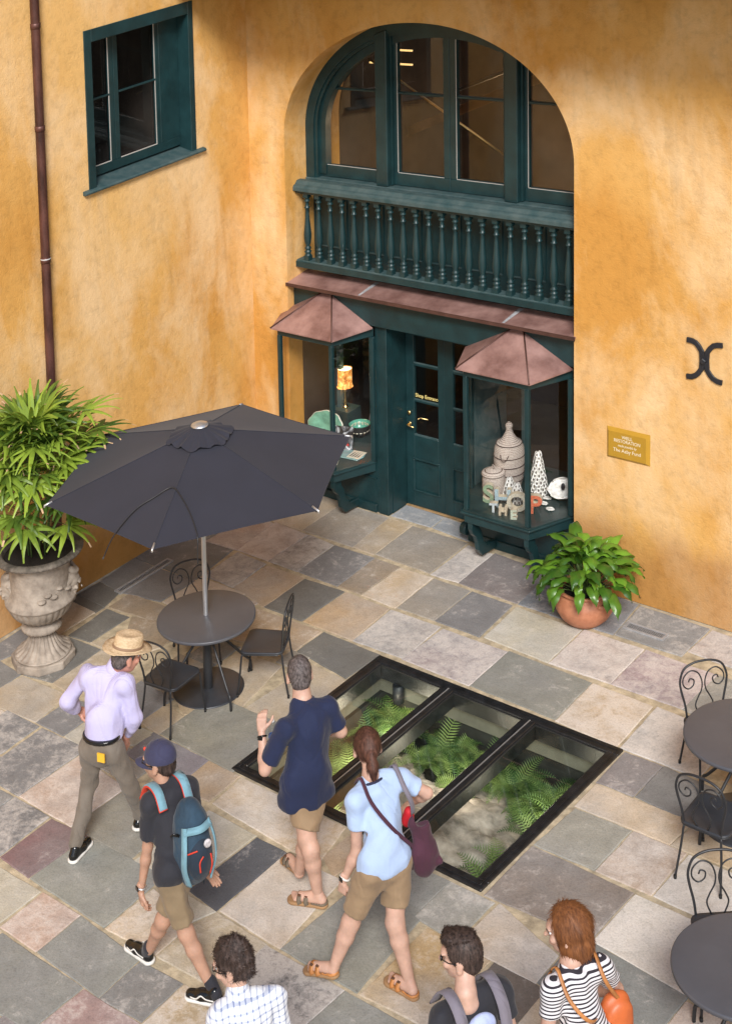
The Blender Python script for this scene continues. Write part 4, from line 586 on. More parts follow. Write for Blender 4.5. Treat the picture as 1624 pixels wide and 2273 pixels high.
# ------------------------------------------------------------ bistro furniture
def tcurve(ctrl,n=40):
    """Catmull-Rom through control points"""
    P=[Vector(c) for c in ctrl]; P=[P[0]*2-P[1]]+P+[P[-1]*2-P[-2]]; out=[]
    segs=len(P)-3
    for s in range(segs):
        m=max(2,n//segs)
        for i in range(m):
            t=i/m; a,b,c,d=P[s:s+4]
            out.append(.5*((2*b)+(c-a)*t+(2*a-5*b+4*c-d)*t*t+(3*b-a-3*c+d)*t*t*t))
    out.append(P[-2]); return out
BM_=M['blackmetal']
def make_chair(label):
    t=thing('bistro_chair',label,'chair',group='charcoal metal bistro chairs with scrolled backs')
    # seat: rounded trapezoid, front +y
    pts=[]
    for cx,cy,r,a0,a1 in ((.155,.135,.06,0,90),(-.155,.135,.06,90,180),(-.13,-.15,.07,180,270),(.13,-.15,.07,270,360)):
        for k in range(7): a=R_(a0+(a1-a0)*k/6); pts.append((cx+r*math.cos(a),cy+r*math.sin(a)))
    n=len(pts)
    m=MB(); rings=[(1.0,.436),(1.0,.446),(.985,.452),(.9,.449),(.55,.443)]
    vs=[];fs=[]
    for s,z in rings: vs+=[(x*s,y*s,z) for x,y in pts]
    for k in range(len(rings)-1):
        for i in range(n): fs.append((k*n+i,k*n+(i+1)%n,(k+1)*n+(i+1)%n,(k+1)*n+i))
    fs.append(tuple(range((len(rings)-1)*n,len(rings)*n))); fs.append(tuple(range(n))[::-1]); m.add(vs,fs,True); m.build('seat',M['seatmetal'],t)
    MB().tube([(x*.97,y*.97,.428) for x,y in pts],.007,6,closed=True).build('seat_ring',BM_,t)
    def back(z): return -.205-.055*max(0,(z-.45)/.44)
    hoop=[(-.15,-.205,.43),(-.165,back(.55),.55),(-.195,back(.68),.68),(-.2,back(.76),.76),(-.165,back(.845),.845),(-.09,back(.885),.885),(0,back(.895),.895),(.09,back(.885),.885),(.165,back(.845),.845),(.2,back(.76),.76),(.195,back(.68),.68),(.165,back(.55),.55),(.15,-.205,.43)]
    MB().tube(tcurve(hoop,60),.0095,8).build('back_hoop',BM_,t)
    for s in (-1,1):
        sp=[(s*.045,back(.45),.45),(s*.075,back(.53),.53),(s*.055,back(.59),.59),(s*.018,back(.66),.66),(s*.014,back(.73),.73),(s*.045,back(.80),.80),(s*.11,back(.825),.825),(s*.168,back(.78),.78),(s*.175,back(.72),.72),(s*.135,back(.68),.68),(s*.09,back(.70),.70),(s*.082,back(.745),.745),(s*.115,back(.76),.76),(s*.128,back(.735),.735)]
        MB().tube(tcurve(sp,70),.0062,6).build('back_scroll',BM_,t)
    for s in (-1,1):
        for pts_ in ([(s*.15,-.205,.43),(s*.165,-.225,.25),(s*.185,-.27,.012)],[(s*.17,.10,.428),(s*.195,.165,.418),(s*.20,.18,.39),(s*.205,.20,.2),(s*.215,.225,.012)]):
            lg=MB().tube(tcurve(pts_,12),.0095,8).build('leg',BM_,t)
            e=pts_[-1]; MB().tube([(e[0],e[1],0),(e[0],e[1],.028)],.0125,8).build('foot_cap',M['rubber'],lg)
    return t
chairs=[((2.96,-3.13),(.88,.47),'bistro chair right of the umbrella table, its back seen edge-on'),
((2.58,-4.02),(.12,-.99),'bistro chair in front of the umbrella table beside the man in the straw hat'),
((2.03,-3.15),(-.80,.58),'bistro chair behind the umbrella table with only its scrolled back showing'),
((7.03,-2.06),(-.77,.64),'bistro chair behind the upper right table nearest the wall'),
((7.53,-3.02),(.0,-1),'bistro chair between the two right-hand tables with its seat showing'),
((8.17,-4.12),(-.66,.75),'bistro chair behind the lower right table at the bottom edge')]
proto=None
for (x,y),(bx,by),lab in chairs:
    if proto is None: proto=c=make_chair(lab)
    else: c=copy_tree(proto)
    c.location=(x,y,0); c.rotation_euler=(0,0,math.atan2(-by,-bx)-PI/2); c['label']=lab
def make_table(label,x,y,r=.48,um=False):
    t=thing('round_table',label,'table',(x,y,0),group='round charcoal cafe tables')
    MB().lathe([(0,.712),(r-.01,.712),(r,.718),(r,.738),(r-.004,.744),(r-.012,.745),(r*.5,.745),(0,.745)],72).build('tabletop',M['tabletop'],t)
    MB().lathe([(.045,.012),(.045,.60),(.034,.62),(.034,.70),(.06,.711)],20).build('pedestal',BM_,t)
    MB().lathe([(0,.014),(.335,.014),(.35,.008),(.35,0.001)],48).build('base_disc',M['seatmetal'],t)
    for k in range(4):
        a=R_(-19+90*k); c,s=math.cos(a),math.sin(a)
        MB().tube(tcurve([(.04*c,.04*s,.60),(.10*c,.10*s,.55),(.40*c,.40*s,.19),(.455*c,.455*s,.14),(.47*c,.47*s,.09),(.475*c,.475*s,.004)],18),.013,8).build('leg',BM_,t)
    return t
tb=make_table('round charcoal table under the black parasol',2.52,-3.475)
MB().lathe([(.036,.60),(.040,.60),(.040,.64),(.036,.64)],16).build('clamp_ring',M['steel'],tb)
for lab,x,y in (('upper of the two round tables at the right edge',7.47,-2.40),('lower of the two round tables at the bottom right corner',8.57,-4.62)):
    c=copy_tree(tb); c.location=(x,y,0); c['label']=lab
# ------------------------------------------------------------ parasol
M['canopy']=mat('charcoal canopy cloth',(.019,.020,.032),.88,var=.10,vscale=2,bump=.12,bscale=7,sheen=.08)
UM=thing('parasol','charcoal six-sided parasol standing through the round table','parasol',(2.5,-3.46,0))
UR,UZ0,UZ1,UA=1.5,2.2,2.615,-2.0
def can_p(k,u,v):
    # sector k, u along the rim 0..1, v 0 centre..1 rim
    a0=R_(UA+60*k); a1=R_(UA+60*(k+1)); p=Vector((math.cos(a0),math.sin(a0),0)).lerp(Vector((math.cos(a1),math.sin(a1),0)),u)*UR*v
    z=UZ1+(UZ0-UZ1)*v; w_=4*u*(1-u); 
    z-=.022*w_*v*(1-v)*2.2; p*=1-.012*w_*v**3
    z+=.004*math.sin(v*9+k*2)*w_*v*v
    return Vector((p.x,p.y,z))
cn=MB(); nu,nv=10,14
for k in range(6):
    vs=[can_p(k,i/nu,.04+.96*j/nv) for j in range(nv+1) for i in range(nu+1)]
    fs=[(j*(nu+1)+i,j*(nu+1)+i+1,(j+1)*(nu+1)+i+1,(j+1)*(nu+1)+i) for j in range(nv) for i in range(nu)]
    cn.add(vs,fs,True)
co=cn.build('canopy',M['canopy'],UM,fix=False)
for k in range(6):
    MB().tube([can_p(k,0,v)+Vector((0,0,.003)) for v in np.linspace(.05,1,16)],.004,6).build('canopy_seam',M['canopy'],co)
    MB().tube([can_p(k,i/12,1.0) for i in range(13)],.0045,6).build('hem',M['canopy'],co)
# ruffled vent cap
vc=MB(); vs=[];nr,ns=8,96
for j in range(nr+1):
    v=j/nr
    for i in range(ns):
        a=2*PI*i/ns; 
        hexr=math.cos(PI/6)/math.cos(((a-R_(UA))%(PI/3))-PI/6)
        r=.05+(.34*hexr-.05)*v; ruf=math.sin(a*13+1.3*math.sin(a*3))*.016*v**2+math.sin(a*29)*.005*v
        z=UZ1+.035-.06*v**1.4-(UZ1-UZ0)/UR*r*.55+ruf
        zmin=UZ1-(UZ1-UZ0)*r/(UR*hexr)+.006; vs.append((r*math.cos(a),r*math.sin(a),max(z,zmin+abs(ruf)*.5)))
fs=[(j*ns+i,j*ns+(i+1)%ns,(j+1)*ns+(i+1)%ns,(j+1)*ns+i) for j in range(nr) for i in range(ns)]
vc.add(vs,fs,True); vo=vc.build('vent_cap',M['canopy'],UM,fix=False)
MB().lathe([(.085,0),(.083,.008),(.06,.02),(.03,.027),(0,.029)],24,c=(0,0,UZ1+.032)).build('finial',M['steel'],UM)
MB().lathe([(.024,.1),(.024,2.60)],16).build('pole',M['steel'],UM)
for k in range(6):
    a=R_(UA+60*k); c,s=math.cos(a),math.sin(a)
    MB().tube([(.05*c,.05*s,UZ1-.02),(1.495*c,1.495*s,UZ0-.012)],.009,6).build('rib',BM_,UM)
    MB().tube([(.04*c,.04*s,2.12),(.75*c,.75*s,(UZ1+UZ0)/2-.03)],.007,6).build('strut',BM_,UM)
    m=MB(); m.tube([(1.44*c,1.44*s,UZ0+.022),(1.515*c,1.515*s,UZ0-.002),(1.515*c,1.515*s,UZ0-.02)],.010,8); m.build('rib_tip',M['steel'],UM)
MB().lathe([(.045,2.08),(.045,2.16),(.03,2.17)],16).build('runner_hub',BM_,UM)
cd=[(.359,-1.60,2.135),(.225,-1.34,2.20),(.185,-1.04,2.295),(.25,-.845,2.356),(.329,-.706,2.402),(.507,-.752,2.36),(.717,-.851,2.287),(.906,-.972,2.214),(.93,-1.0,2.10),(.93,-1.0,1.97)]
MB().tube(tcurve([(a,b,c+.004) for a,b,c in cd],60),.006,6).build('pull_cord',BM_,UM)
# ------------------------------------------------------------ stone urn
M['urn']=mat('weathered limestone urn',(.16,.13,.105),.92,var2=(.42,.36,.30),vscale=5,bump=.8,bscale=28,detail=9)
M['urn_rim']=mat('grimy limestone rim',(.05,.043,.035),.95,var2=(.20,.17,.14),vscale=9,bump=.9,bscale=30,detail=9)
UN=thing('stone_urn','weathered carved stone garden urn on a fluted foot by the side wall','urn',(.71,-4.05,0),rz=R_(20))
oc=[(.335*math.cos(R_(22.5+45*k)),.335*math.sin(R_(22.5+45*k))) for k in range(8)]
MB().prism(oc,0,.088).build('plinth',M['urn'],UN,bevel=.012,seg=2)
MB().lathe([(.0,.089),(.29,.089),(.292,.105),(.28,.112),(0,.112)],64).build('ring',M['urn'],UN)
fl=lambda N_,A_,sh=0:(lambda a,i,r,z:1+A_*(abs(math.sin(N_*a/2+sh))-.6))
m=MB(); m.lathe([(.278,.1125),(.262,.125),(.205,.16),(.165,.21),(.14,.26),(.122,.31),(.118,.345)],160,mod=fl(22,.10)); m.build('fluted_foot',M['urn'],UN)
MB().lathe([(.12,.34),(.17,.345),(.205,.36),(.212,.385),(.20,.405),(.16,.43),(.13,.445)],72,mod=lambda a,i,r,z:1+(.02*math.sin(26*a) if 0<i<5 else 0)).build('collar',M['urn'],UN)
m=MB(); m.lathe([(.13,.44),(.18,.465),(.245,.50),(.295,.55),(.33,.61),(.35,.66)],200,mod=fl(30,.045)); m.build('gadrooned_bowl',M['urn'],UN)
MB().lathe([(.345,.66),(.366,.668),(.37,.685),(.362,.70),(.34,.715),(.318,.75),(.308,.82),(.306,.90),(.312,1.0),(.322,1.08),(.335,1.13)],96).build('drum',M['urn'],UN)
m=MB(); m.lathe([(.335,1.128),(.40,1.14),(.445,1.165),(.455,1.19),(.44,1.205),(.40,1.215),(.375,1.20),(.36,1.16),(.35,1.12),(0,1.12)],200,mod=lambda a,i,r,z:1+(.022*abs(math.sin(27*a)) if 1<i<5 else 0)); m.build('rim',M['urn_rim'],UN)
MB().lathe([(0,1.15),(.36,1.15)],32).build('soil',mat('potting soil',(.015,.011,.008),.95,bump=.6,bscale=60),UN)
# carved drapery relief and handle scroll lumps
m=MB()
for a,z,r,s in ((-1.0,.78,.31,.05),(-.8,.83,.305,.045),(-.6,.80,.307,.05),(-.35,.86,.305,.04),(.05,.80,.307,.045),(.25,.84,.305,.05),(.45,.79,.307,.04)): m.sphere((r*math.cos(a),r*math.sin(a),z),(s,s,s*.45),10,6)
m.build('relief',M['urn'],UN)
# ------------------------------------------------------------ fan palm in the urn
def leafmat(name,c0,c1,tr=.25,rough=.42,vs=3):
    m,nt,b=newmat(name); L=nt.links; b.inputs['Roughness'].default_value=rough
    oi=nd(nt,'ShaderNodeObjectInfo'); tc=nd(nt,'ShaderNodeTexCoord'); n=nd(nt,'ShaderNodeTexNoise',Scale=vs,Detail=3); L.new(tc.outputs['Object'],n.inputs['Vector'])
    ad=nd(nt,'ShaderNodeMath',operation='ADD'); L.new(n.outputs['Fac'],ad.inputs[0]); ms=nd(nt,'ShaderNodeMath',operation='MULTIPLY_ADD'); ms.inputs[1].default_value=.6; ms.inputs[2].default_value=-.3; L.new(oi.outputs['Random'],ms.inputs[0]); L.new(ms.outputs[0],ad.inputs[1])
    r=ramp(nt,[(.25,c0),(.8,c1)],ad.outputs[0]); L.new(r.outputs[0],b.inputs['Base Color'])
    out=nt.nodes['Material Output']; t=nd(nt,'ShaderNodeBsdfTranslucent'); L.new(r.outputs[0],t.inputs[0]); mx=nd(nt,'ShaderNodeMixShader'); mx.inputs[0].default_value=tr
    L.new(b.outputs[0],mx.inputs[1]); L.new(t.outputs[0],mx.inputs[2]); L.new(mx.outputs[0],out.inputs[0]); return m
M['palm']=leafmat('palm leaf',(.055,.12,.018),(.30,.42,.05)); M['palm_tip']=mat('dry palm tip',(.50,.34,.20),.7,var=.3); M['stem']=mat('green stem',(.07,.12,.03),.6,var=.3)
M['palm_dark']=leafmat('shaded palm leaf',(.02,.055,.012),(.07,.15,.025))
def blade(m,base,d,nrm,L_,w_,droop,fold=.3,n=7,tipdry=False,notch=True):
    side=d.cross(nrm).normalized(); vs=[];fs=[]
    p=Vector(base); dd=d.copy()
    for i in range(n+1):
        t=i/n; wd=w_*(.35+.65*math.sin(PI*min(1,t*1.15+.12))**.6) if t<.93 else w_*.45
        if i==n: wd=w_*.30
        up=side.cross(dd).normalized()*-1
        vs+=[p-side*wd*.5+up*fold*wd*.5,p,p+side*wd*.5+up*fold*wd*.5]
        p=p+dd*(L_/n); dd=(dd+Vector((0,0,-1))*droop*(t+.3)/n*2.2).normalized()
    for i in range(n):
        a=i*3; fs+=[(a,a+1,a+4,a+3),(a+1,a+2,a+5,a+4)]
    b0=len(m.f); m.add(vs,fs,False)
    if tipdry:
        for k in range(b0+2*(n-1),len(m.f)): m.mi[k]=1
def fan_mesh(seed,nb,L_,droop,dry=False):
    r=random.Random(seed); m=MB()
    # petiole from (0,0,0) to hub at +x*.32
    hub=Vector((.0,0,0)); 
    for i in range(nb):
        a=R_(-105+210*i/(nb-1)+r.uniform(-5,5)); d=Vector((math.cos(a),math.sin(a),.28*math.cos(a)+r.uniform(-.05,.08))).normalized()
        l=L_*(1-.18*abs(a)/1.9)*r.uniform(.88,1.08)
        blade(m,hub+d*.012,d,Vector((0,0,1)),l,.053*r.uniform(.85,1.2),droop*r.uniform(.7,1.3),.35,7,dry or r.random()<.07)
    st=len(m.v); m.m=2; m.tube(tcurve([(-.34,0,-.26),(-.16,0,-.08),(0,0,0)],8),.0035,5); m.m=0
    return m.mesh('palm_frond',[M['palm'],M['palm_tip'],M['stem']])
fans=[fan_mesh(1,9,.44,.45),fan_mesh(2,9,.40,.8),fan_mesh(3,11,.46,.6),fan_mesh(4,8,.40,1.1),fan_mesh(5,8,.40,.5,True)]
PL=thing('fan_palm','bushy bright green lady palm filling the stone urn','palm',(.71,-4.05,1.16))
rr_=random.Random(11)
spots=[]
N_=92
for i in range(N_):
    f=i/N_; el=R_(-12+ 92*f**.85); az=i*2.39996+rr_.uniform(-.3,.3)
    R0=(.34+.26*rr_.random()) ; hz=.72+.80*math.sin(el)*rr_.uniform(.85,1.12)
    spots.append((az,el,R0*max(.25,math.cos(el)),hz))
for i,(az,el,rad,hz) in enumerate(spots):
    k=i%4 if el>R_(5) else (1,3)[i%2]
    pitch=-(el*.75-R_(12)) 
    o=inst(fans[k],'palm_frond',PL,(rad*math.cos(az),rad*math.sin(az),hz*1.0-.12),(0,0,0))
    o.rotation_euler=Euler((rr_.uniform(-.25,.25),-el*.8+R_(14),az+rr_.uniform(-.2,.2)),'XYZ')
    s=rr_.uniform(.85,1.15); o.scale=(s,s,s)
# the frond with dry tips that reaches over the parasol
for (dx,dy,dz,az,pt,k) in ((.42,.50,1.20,.75,.15,4),(.32,.42,1.40,.9,-.1,0),(.46,.50,1.00,.7,.3,3),(.25,-.2,1.25,-.4,.2,2),(.35,-.35,.95,-.8,.5,0),(.1,-.45,1.05,-1.3,.45,2)):
    o=inst(fans[k],'palm_frond',PL,(dx,dy,dz),(0,0,0)); o.rotation_euler=Euler((0,pt,az),'XYZ')
for i in range(9):
    a=i*2.4; m=MB(); e=(.30*math.cos(a),.30*math.sin(a),.75+.3*((i*37)%10)/10); m.tube(tcurve([(.1*math.cos(a),.1*math.sin(a),-.02),(.14*math.cos(a),.14*math.sin(a),.4),e],8),.009,6); m.build('cane',M['stem'],PL)
# ------------------------------------------------------------ terracotta pot with peace lily
M['terra']=mat('terracotta',(.30,.10,.045),.55,var2=(.52,.22,.12),vscale=6,bump=.25,bscale=20,detail=7)
TP=thing('terracotta_pot','round terracotta pot with lug handles below the plaque','plant pot',(4.90,-.57,0))
MB().lathe([(0,.002),(.12,.002),(.17,.02),(.235,.08),(.28,.16),(.29,.21),(.275,.27),(.245,.31),(.228,.325),(.232,.34),(.262,.352),(.268,.365),(.255,.375),(.232,.37),(.215,.345),(.21,.32),(0,.32)],64).build('body',M['terra'],TP)
for a in (R_(160),R_(-20)):
    m=MB(); m.tube([(.25+.0*c,-.055+.11*t/8,.285+.03*math.sin(PI*t/8)) if False else (.265+.03*math.sin(PI*t/8),-.055+.11*t/8,.28) for t in range(9) for c in (0,)],.02,8); o=m.build('lug_handle',M['terra'],TP); o.rotation_euler=(0,0,a)
MB().lathe([(0,.335),(.215,.335)],24).build('soil',mat('dark compost',(.012,.009,.007),.95,bump=.8,bscale=80),TP)
M['lily']=leafmat('lily leaf',(.035,.10,.012),(.17,.34,.03),.22,.30,4)
LP=thing('peace_lily','peace lily with long glossy leaves in the terracotta pot','plant',(4.90,-.57,.335))
def lily_mesh(seed,L_,w_,arch_,wav):
    r=random.Random(seed); m=MB()
    # petiole up then blade arching; local: grows along +x/+z
    stem=tcurve([(0,0,0),(.03,0,.12),(.09,0,.24)],8); m.m=1; m.tube(stem,.0035,5); m.m=0
    p=Vector((.09,0,.24)); d=Vector((.55,0,.83)).normalized(); n=12; vs=[]; side=Vector((0,1,0))
    for i in range(n+1):
        t=i/n; wd=w_*max(0.02,math.sin(PI*t**.8))**.75*(1 if t<.85 else (1-t)/.15*.85+.15); up=d.cross(side).normalized()*-1
        wv=.010*math.sin(t*14+wav)
        vs+=[p-side*wd*.5-up*(-.16*wd)+up*wv,p-side*wd*.25+up*.05*wd,p-up*.02*wd,p+side*wd*.25+up*.05*wd,p+side*wd*.5+up*.16*wd-up*wv]
        p=p+d*(L_/n); d=(d+Vector((.0,0,-1))*arch_/n*(1.1+t)).normalized()
    fs=[]
    for i in range(n):
        for k in range(4): a=i*5+k; fs.append((a,a+1,a+6,a+5))
    m.add(vs,fs,True); return m.mesh('leaf',[M['lily'],M['stem']])
lm=[lily_mesh(1,.30,.095,1.2,0),lily_mesh(2,.26,.085,1.9,2),lily_mesh(3,.33,.10,1.5,4),lily_mesh(4,.22,.075,2.2,1),lily_mesh(5,.28,.09,2.2,3)]
rl=random.Random(5)
for i in range(110):
    f=(i+.5)/110; a=i*2.39996+rl.uniform(-.25,.25)
    lean=(.02+1.12*f**.9)*1.0-.15
    o=inst(lm[i%5],'leaf',LP,(.10*math.cos(a)*f,.10*math.sin(a)*f,-.02),(0,0,0)); o.rotation_euler=Euler((rl.uniform(-.2,.2),lean-.35,a),'XYZ')
    s=rl.uniform(.88,1.2)*(1.22-.14*f); o.scale=(s,s,s)
# ------------------------------------------------------------ ferns in the pit
M['fern']=leafmat('fern frond',(.04,.095,.022),(.20,.29,.085),.25,.6,5)
def frond_mesh(seed,L_,arch_):
    r=random.Random(seed); m=MB(); n=20; p=Vector((0,0,0)); d=Vector((.45,0,.9)).normalized(); side=Vector((0,1,0)); spine=[]
    for i in range(n+1):
        t=i/n; spine.append(p.copy()); 
        if i>1:
            ll=.115*math.sin(PI*min(1,(t*.9+.1)))**.8*(1-.25*t)+.008; up=d.cross(side).normalized()*-1
            for s in (-1,1):
                e=(side*s*.93+d*.35).normalized(); q=p; w_=.0125*(1-.4*t)
                tip=q+e*ll-up*ll*.2; mid=q+e*ll*.5
                m.add([q-d*w_*.5,mid-d*w_*.62+up*.004,tip,mid+d*w_*.62+up*.004,q+d*w_*.5],[(0,1,3,4),(1,2,3)],False)
        p=p+d*(L_/n); d=(d+Vector((0,0,-1))*arch_/n*(1+t)).normalized()
    m.tube(spine[::2],.0022,4,cap=False); return m.mesh('frond',[M['fern']])
fm=[frond_mesh(1,.46,1.5),frond_mesh(2,.40,2.1),frond_mesh(3,.52,1.2),frond_mesh(4,.36,1.7)]
rf=random.Random(9)
FERNPOS=[(3.84, -2.23), (3.88, -2.59), (3.85, -2.84), (3.88, -3.13), (3.73, -2.55), (3.78, -2.2), (3.86, -2.41), (4.04, -2.94), (4.07, -3.19), (4.03, -3.38), (3.99, -2.65), (3.98, -2.33), (4.62, -2.5), (4.86, -2.34), (4.45, -2.57), (4.61, -2.29), (4.9, -2.58), (5.0, -2.38), (4.45, -2.35), (5.39, -2.46), (5.65, -2.53), (5.7, -2.33), (5.3, -2.43), (5.68, -2.67), (5.87, -2.54), (5.88, -2.89), (5.72, -2.48), (5.85, -3.79), (5.9, -3.65), (5.76, -3.9), (5.92, -3.35), (5.92, -3.53), (3.68, -3.88), (4.36, -3.74)]
FP=FERNPOS
fern_lab=[]
for i,(x,y) in enumerate(FP):
    z=-.66+rf.uniform(0,.08)
    pane_='left' if x<4.45 else ('middle' if x<5.35 else 'right')
    band_='far' if y>-2.8 else ('centre' if y>-3.6 else 'near')
    where=f'{band_} part of the {pane_} glass pane'
    t=thing('fern',f'green fern seen through the {where}','fern',(x,y,z),rz=rf.uniform(0,6),group=f'ferns below the {where}')
    nf=rf.randint(10,14)
    for k in range(nf):
        a=2*PI*k/nf+rf.uniform(-.3,.3); o=inst(fm[rf.randrange(4)],'frond',t,(.01*math.cos(a),.01*math.sin(a),0)); o.rotation_euler=Euler((rf.uniform(-.2,.2),rf.uniform(-.15,.25),a),'XYZ'); s=rf.uniform(.45,1.05); o.scale=(s,s,s)
def lampmat(name,col,st_):
    m,nt,b=newmat(name); b.inputs['Emission Color'].default_value=c4(col); b.inputs['Emission Strength'].default_value=st_; b.inputs['Base Color'].default_value=c4(col); return m
PS=thing('pit_spotlight','small black spotlight hanging at the corner of the fern pit','lamp',(3.86,-2.22,-.24))
MB().tube([(0,0,.08),(0,0,-.10)],.055,16).build('housing',M['iron'],PS); MB().lathe([(0,0),(.045,0)],16,c=(0,0,-.102)).build('lens',lampmat('warm lens',(1,.75,.4),25),PS)
def pl(loc,e,r=.04,c=(1,.86,.66)):
    l=bpy.data.lights.new('lamp_light','POINT'); l.energy=e; l.shadow_soft_size=r; l.color=c; o=bpy.data.objects.new('lamp_light',l); COL.objects.link(o); o.location=loc; return o
pl((4.0,-2.55,-.42),10,.12)
for k,(x,y,e) in enumerate(((5.85,-2.75,5),(4.9,-2.75,5),(6.05,-4.08,5),(4.3,-3.7,4),(4.05,-3.2,5))):  # small lamps with point lights, added to light the pit
    t=thing('added_pit_lamp','tiny added warm lamp glowing among the ferns %s'%('near the far right corner','in the middle','at the near right corner','at the near left','at the left edge')[k] if False else ('tiny warm garden lamp glowing among the ferns '+('near the far right corner','behind the middle pane','at the near right corner','under the near left pane','along the left edge')[k]),'lamp',(x,y,-.52))
    MB().tube([(0,0,-.35),(0,0,.0)],.008,6).build('stake',M['iron'],t); MB().sphere((0,0,.015),.014,10,6).build('bulb',lampmat('warm bulb',(1,.8,.45),30),t); pl((x,y,-.34),e*1.5,.15)
# ------------------------------------------------------------ display goods
def wicker():
    m,nt,b=newmat('pale woven grass'); L=nt.links; tc=nd(nt,'ShaderNodeTexCoord'); sp=nd(nt,'ShaderNodeSeparateXYZ'); L.new(tc.outputs['Object'],sp.inputs[0])
    at=nd(nt,'ShaderNodeMath',operation='ARCTAN2'); L.new(sp.outputs[0],at.inputs[0]); L.new(sp.outputs[1],at.inputs[1])
    cb=nd(nt,'ShaderNodeCombineXYZ'); ml=nd(nt,'ShaderNodeMath',operation='MULTIPLY'); ml.inputs[1].default_value=11; L.new(at.outputs[0],ml.inputs[0]); L.new(ml.outputs[0],cb.inputs[0])
    mz=nd(nt,'ShaderNodeMath',operation='MULTIPLY'); mz.inputs[1].default_value=62; L.new(sp.outputs[2],mz.inputs[0]); L.new(mz.outputs[0],cb.inputs[1])
    bt=nd(nt,'ShaderNodeTexBrick'); bt.inputs['Scale'].default_value=1; bt.inputs['Mortar Size'].default_value=.09; bt.inputs['Brick Width'].default_value=.55; bt.inputs['Row Height'].default_value=1.0
    bt.inputs['Color1'].default_value=(.80,.72,.64,1); bt.inputs['Color2'].default_value=(.68,.58,.52,1); bt.inputs['Mortar'].default_value=(.09,.05,.035,1); L.new(cb.outputs[0],bt.inputs['Vector'])
    L.new(bt.outputs[0],b.inputs['Base Color']); b.inputs['Roughness'].default_value=.85; return m
M['wicker']=wicker(); M['wband']=mat('dark basket band',(.07,.045,.04),.8)
def basket(label,x,y,r,prof,bands,s=1):
    t=thing('woven_basket',label,'basket',(x,y,.6395)); MB().lathe([(a*r,b) for a,b in prof],40).build('body',M['wicker'],t)
    for a,b in bands: MB().tube([(a*r*math.cos(k*PI/16),a*r*math.sin(k*PI/16),b) for k in range(32)],.006,6,closed=True).build('band',M['wband'],t)
    return t
b1=basket('tall lidded woven basket with dark bands in the right bay window',3.40,.36,.165,[(0,0),(.72,0),(.80,.03),(.92,.12),(1,.26),(1.0,.36),(.96,.44),(.86,.49),(.80,.505),(.72,.51),(.50,.545),(.30,.60),(.20,.64),(.18,.655),(.24,.675),(.24,.70),(.12,.725),(0,.735)],[(.90,.10),(.98,.18),(1.01,.27),(1.0,.37),(.84,.50)])
MB().tube(tcurve([(.0,-.165,.42),(.03,-.19,.37),(.07,-.175,.37),(.09,-.145,.42)],12),.005,5).build('handle',M['wband'],b1)
b2=basket('short round lidded basket left of the tall basket',3.36,.12,.12,[(0,0),(.92,0),(.97,.02),(1,.12),(.98,.225),(.97,.23),(1.06,.235),(1.07,.255),(.9,.27),(.4,.285),(0,.29)],[(1.0,.235)])
MB().tube(tcurve([(-.025,0,.285),(-.01,0,.33),(.02,0,.32),(.03,0,.285)],10),.004,5).build('handle',M['wicker'],b2)
M['shell']=mat('oyster shell',(.82,.79,.74),.4,var=.3,vscale=30,bump=.5,bscale=60); M['shell_in']=mat('shell hollow',(.10,.08,.07),.5)
def shell_at(m,c,nrm,up,s):
    nrm=nrm.normalized(); side=up.cross(nrm).normalized(); up=nrm.cross(side)
    K=10; ring=[c+(side*math.cos(2*PI*k/K)*.62+up*(math.sin(2*PI*k/K)))*s+nrm*(.10*s) for k in range(K)]; rin=[c+(side*math.cos(2*PI*k/K)*.34+up*(math.sin(2*PI*k/K)*.5-.1))*s-nrm*.05*s for k in range(K)]
    n0=len(m.v); m.m=0; m.add(ring+rin,[(k,(k+1)%K,K+(k+1)%K,K+k) for k in range(K)],True); m.m=1; m.add(rin,[tuple(range(K))],False); m.m=0
def shell_tree(label,x,y,h,r,rows):
    t=thing('oyster_shell_tree',label,'shell tree',(x,y,.6395)); MB().lathe([(0,0),(r,0),(r*.15,h),(0,h)],16).build('cone',M['shell'],t)
    m=MB(); rs_=random.Random(int(h*100))
    for j in range(rows):
        z=h*(j+.4)/rows; rad=r*(1-.85*z/h)+.012; cnt=max(4,int(2*PI*rad/.05)); s=.034*(1-.25*z/h)
        for k in range(cnt):
            a=2*PI*(k+.5*(j%2))/cnt+rs_.uniform(-.1,.1); c=Vector((rad*math.cos(a),rad*math.sin(a),z)); shell_at(m,c,Vector((math.cos(a),math.sin(a),.35)),Vector((0,0,1)),s*rs_.uniform(.9,1.15))
    m.build('shells',[M['shell'],M['shell_in']],t,fix=False)
shell_tree('tallest oyster shell tree in the right bay window',3.76,.37,.47,.10,13)
shell_tree('small oyster shell tree beside the tall basket',3.52,.19,.20,.07,5)
shell_tree('small oyster shell tree behind the corner post',3.66,.12,.20,.07,5)
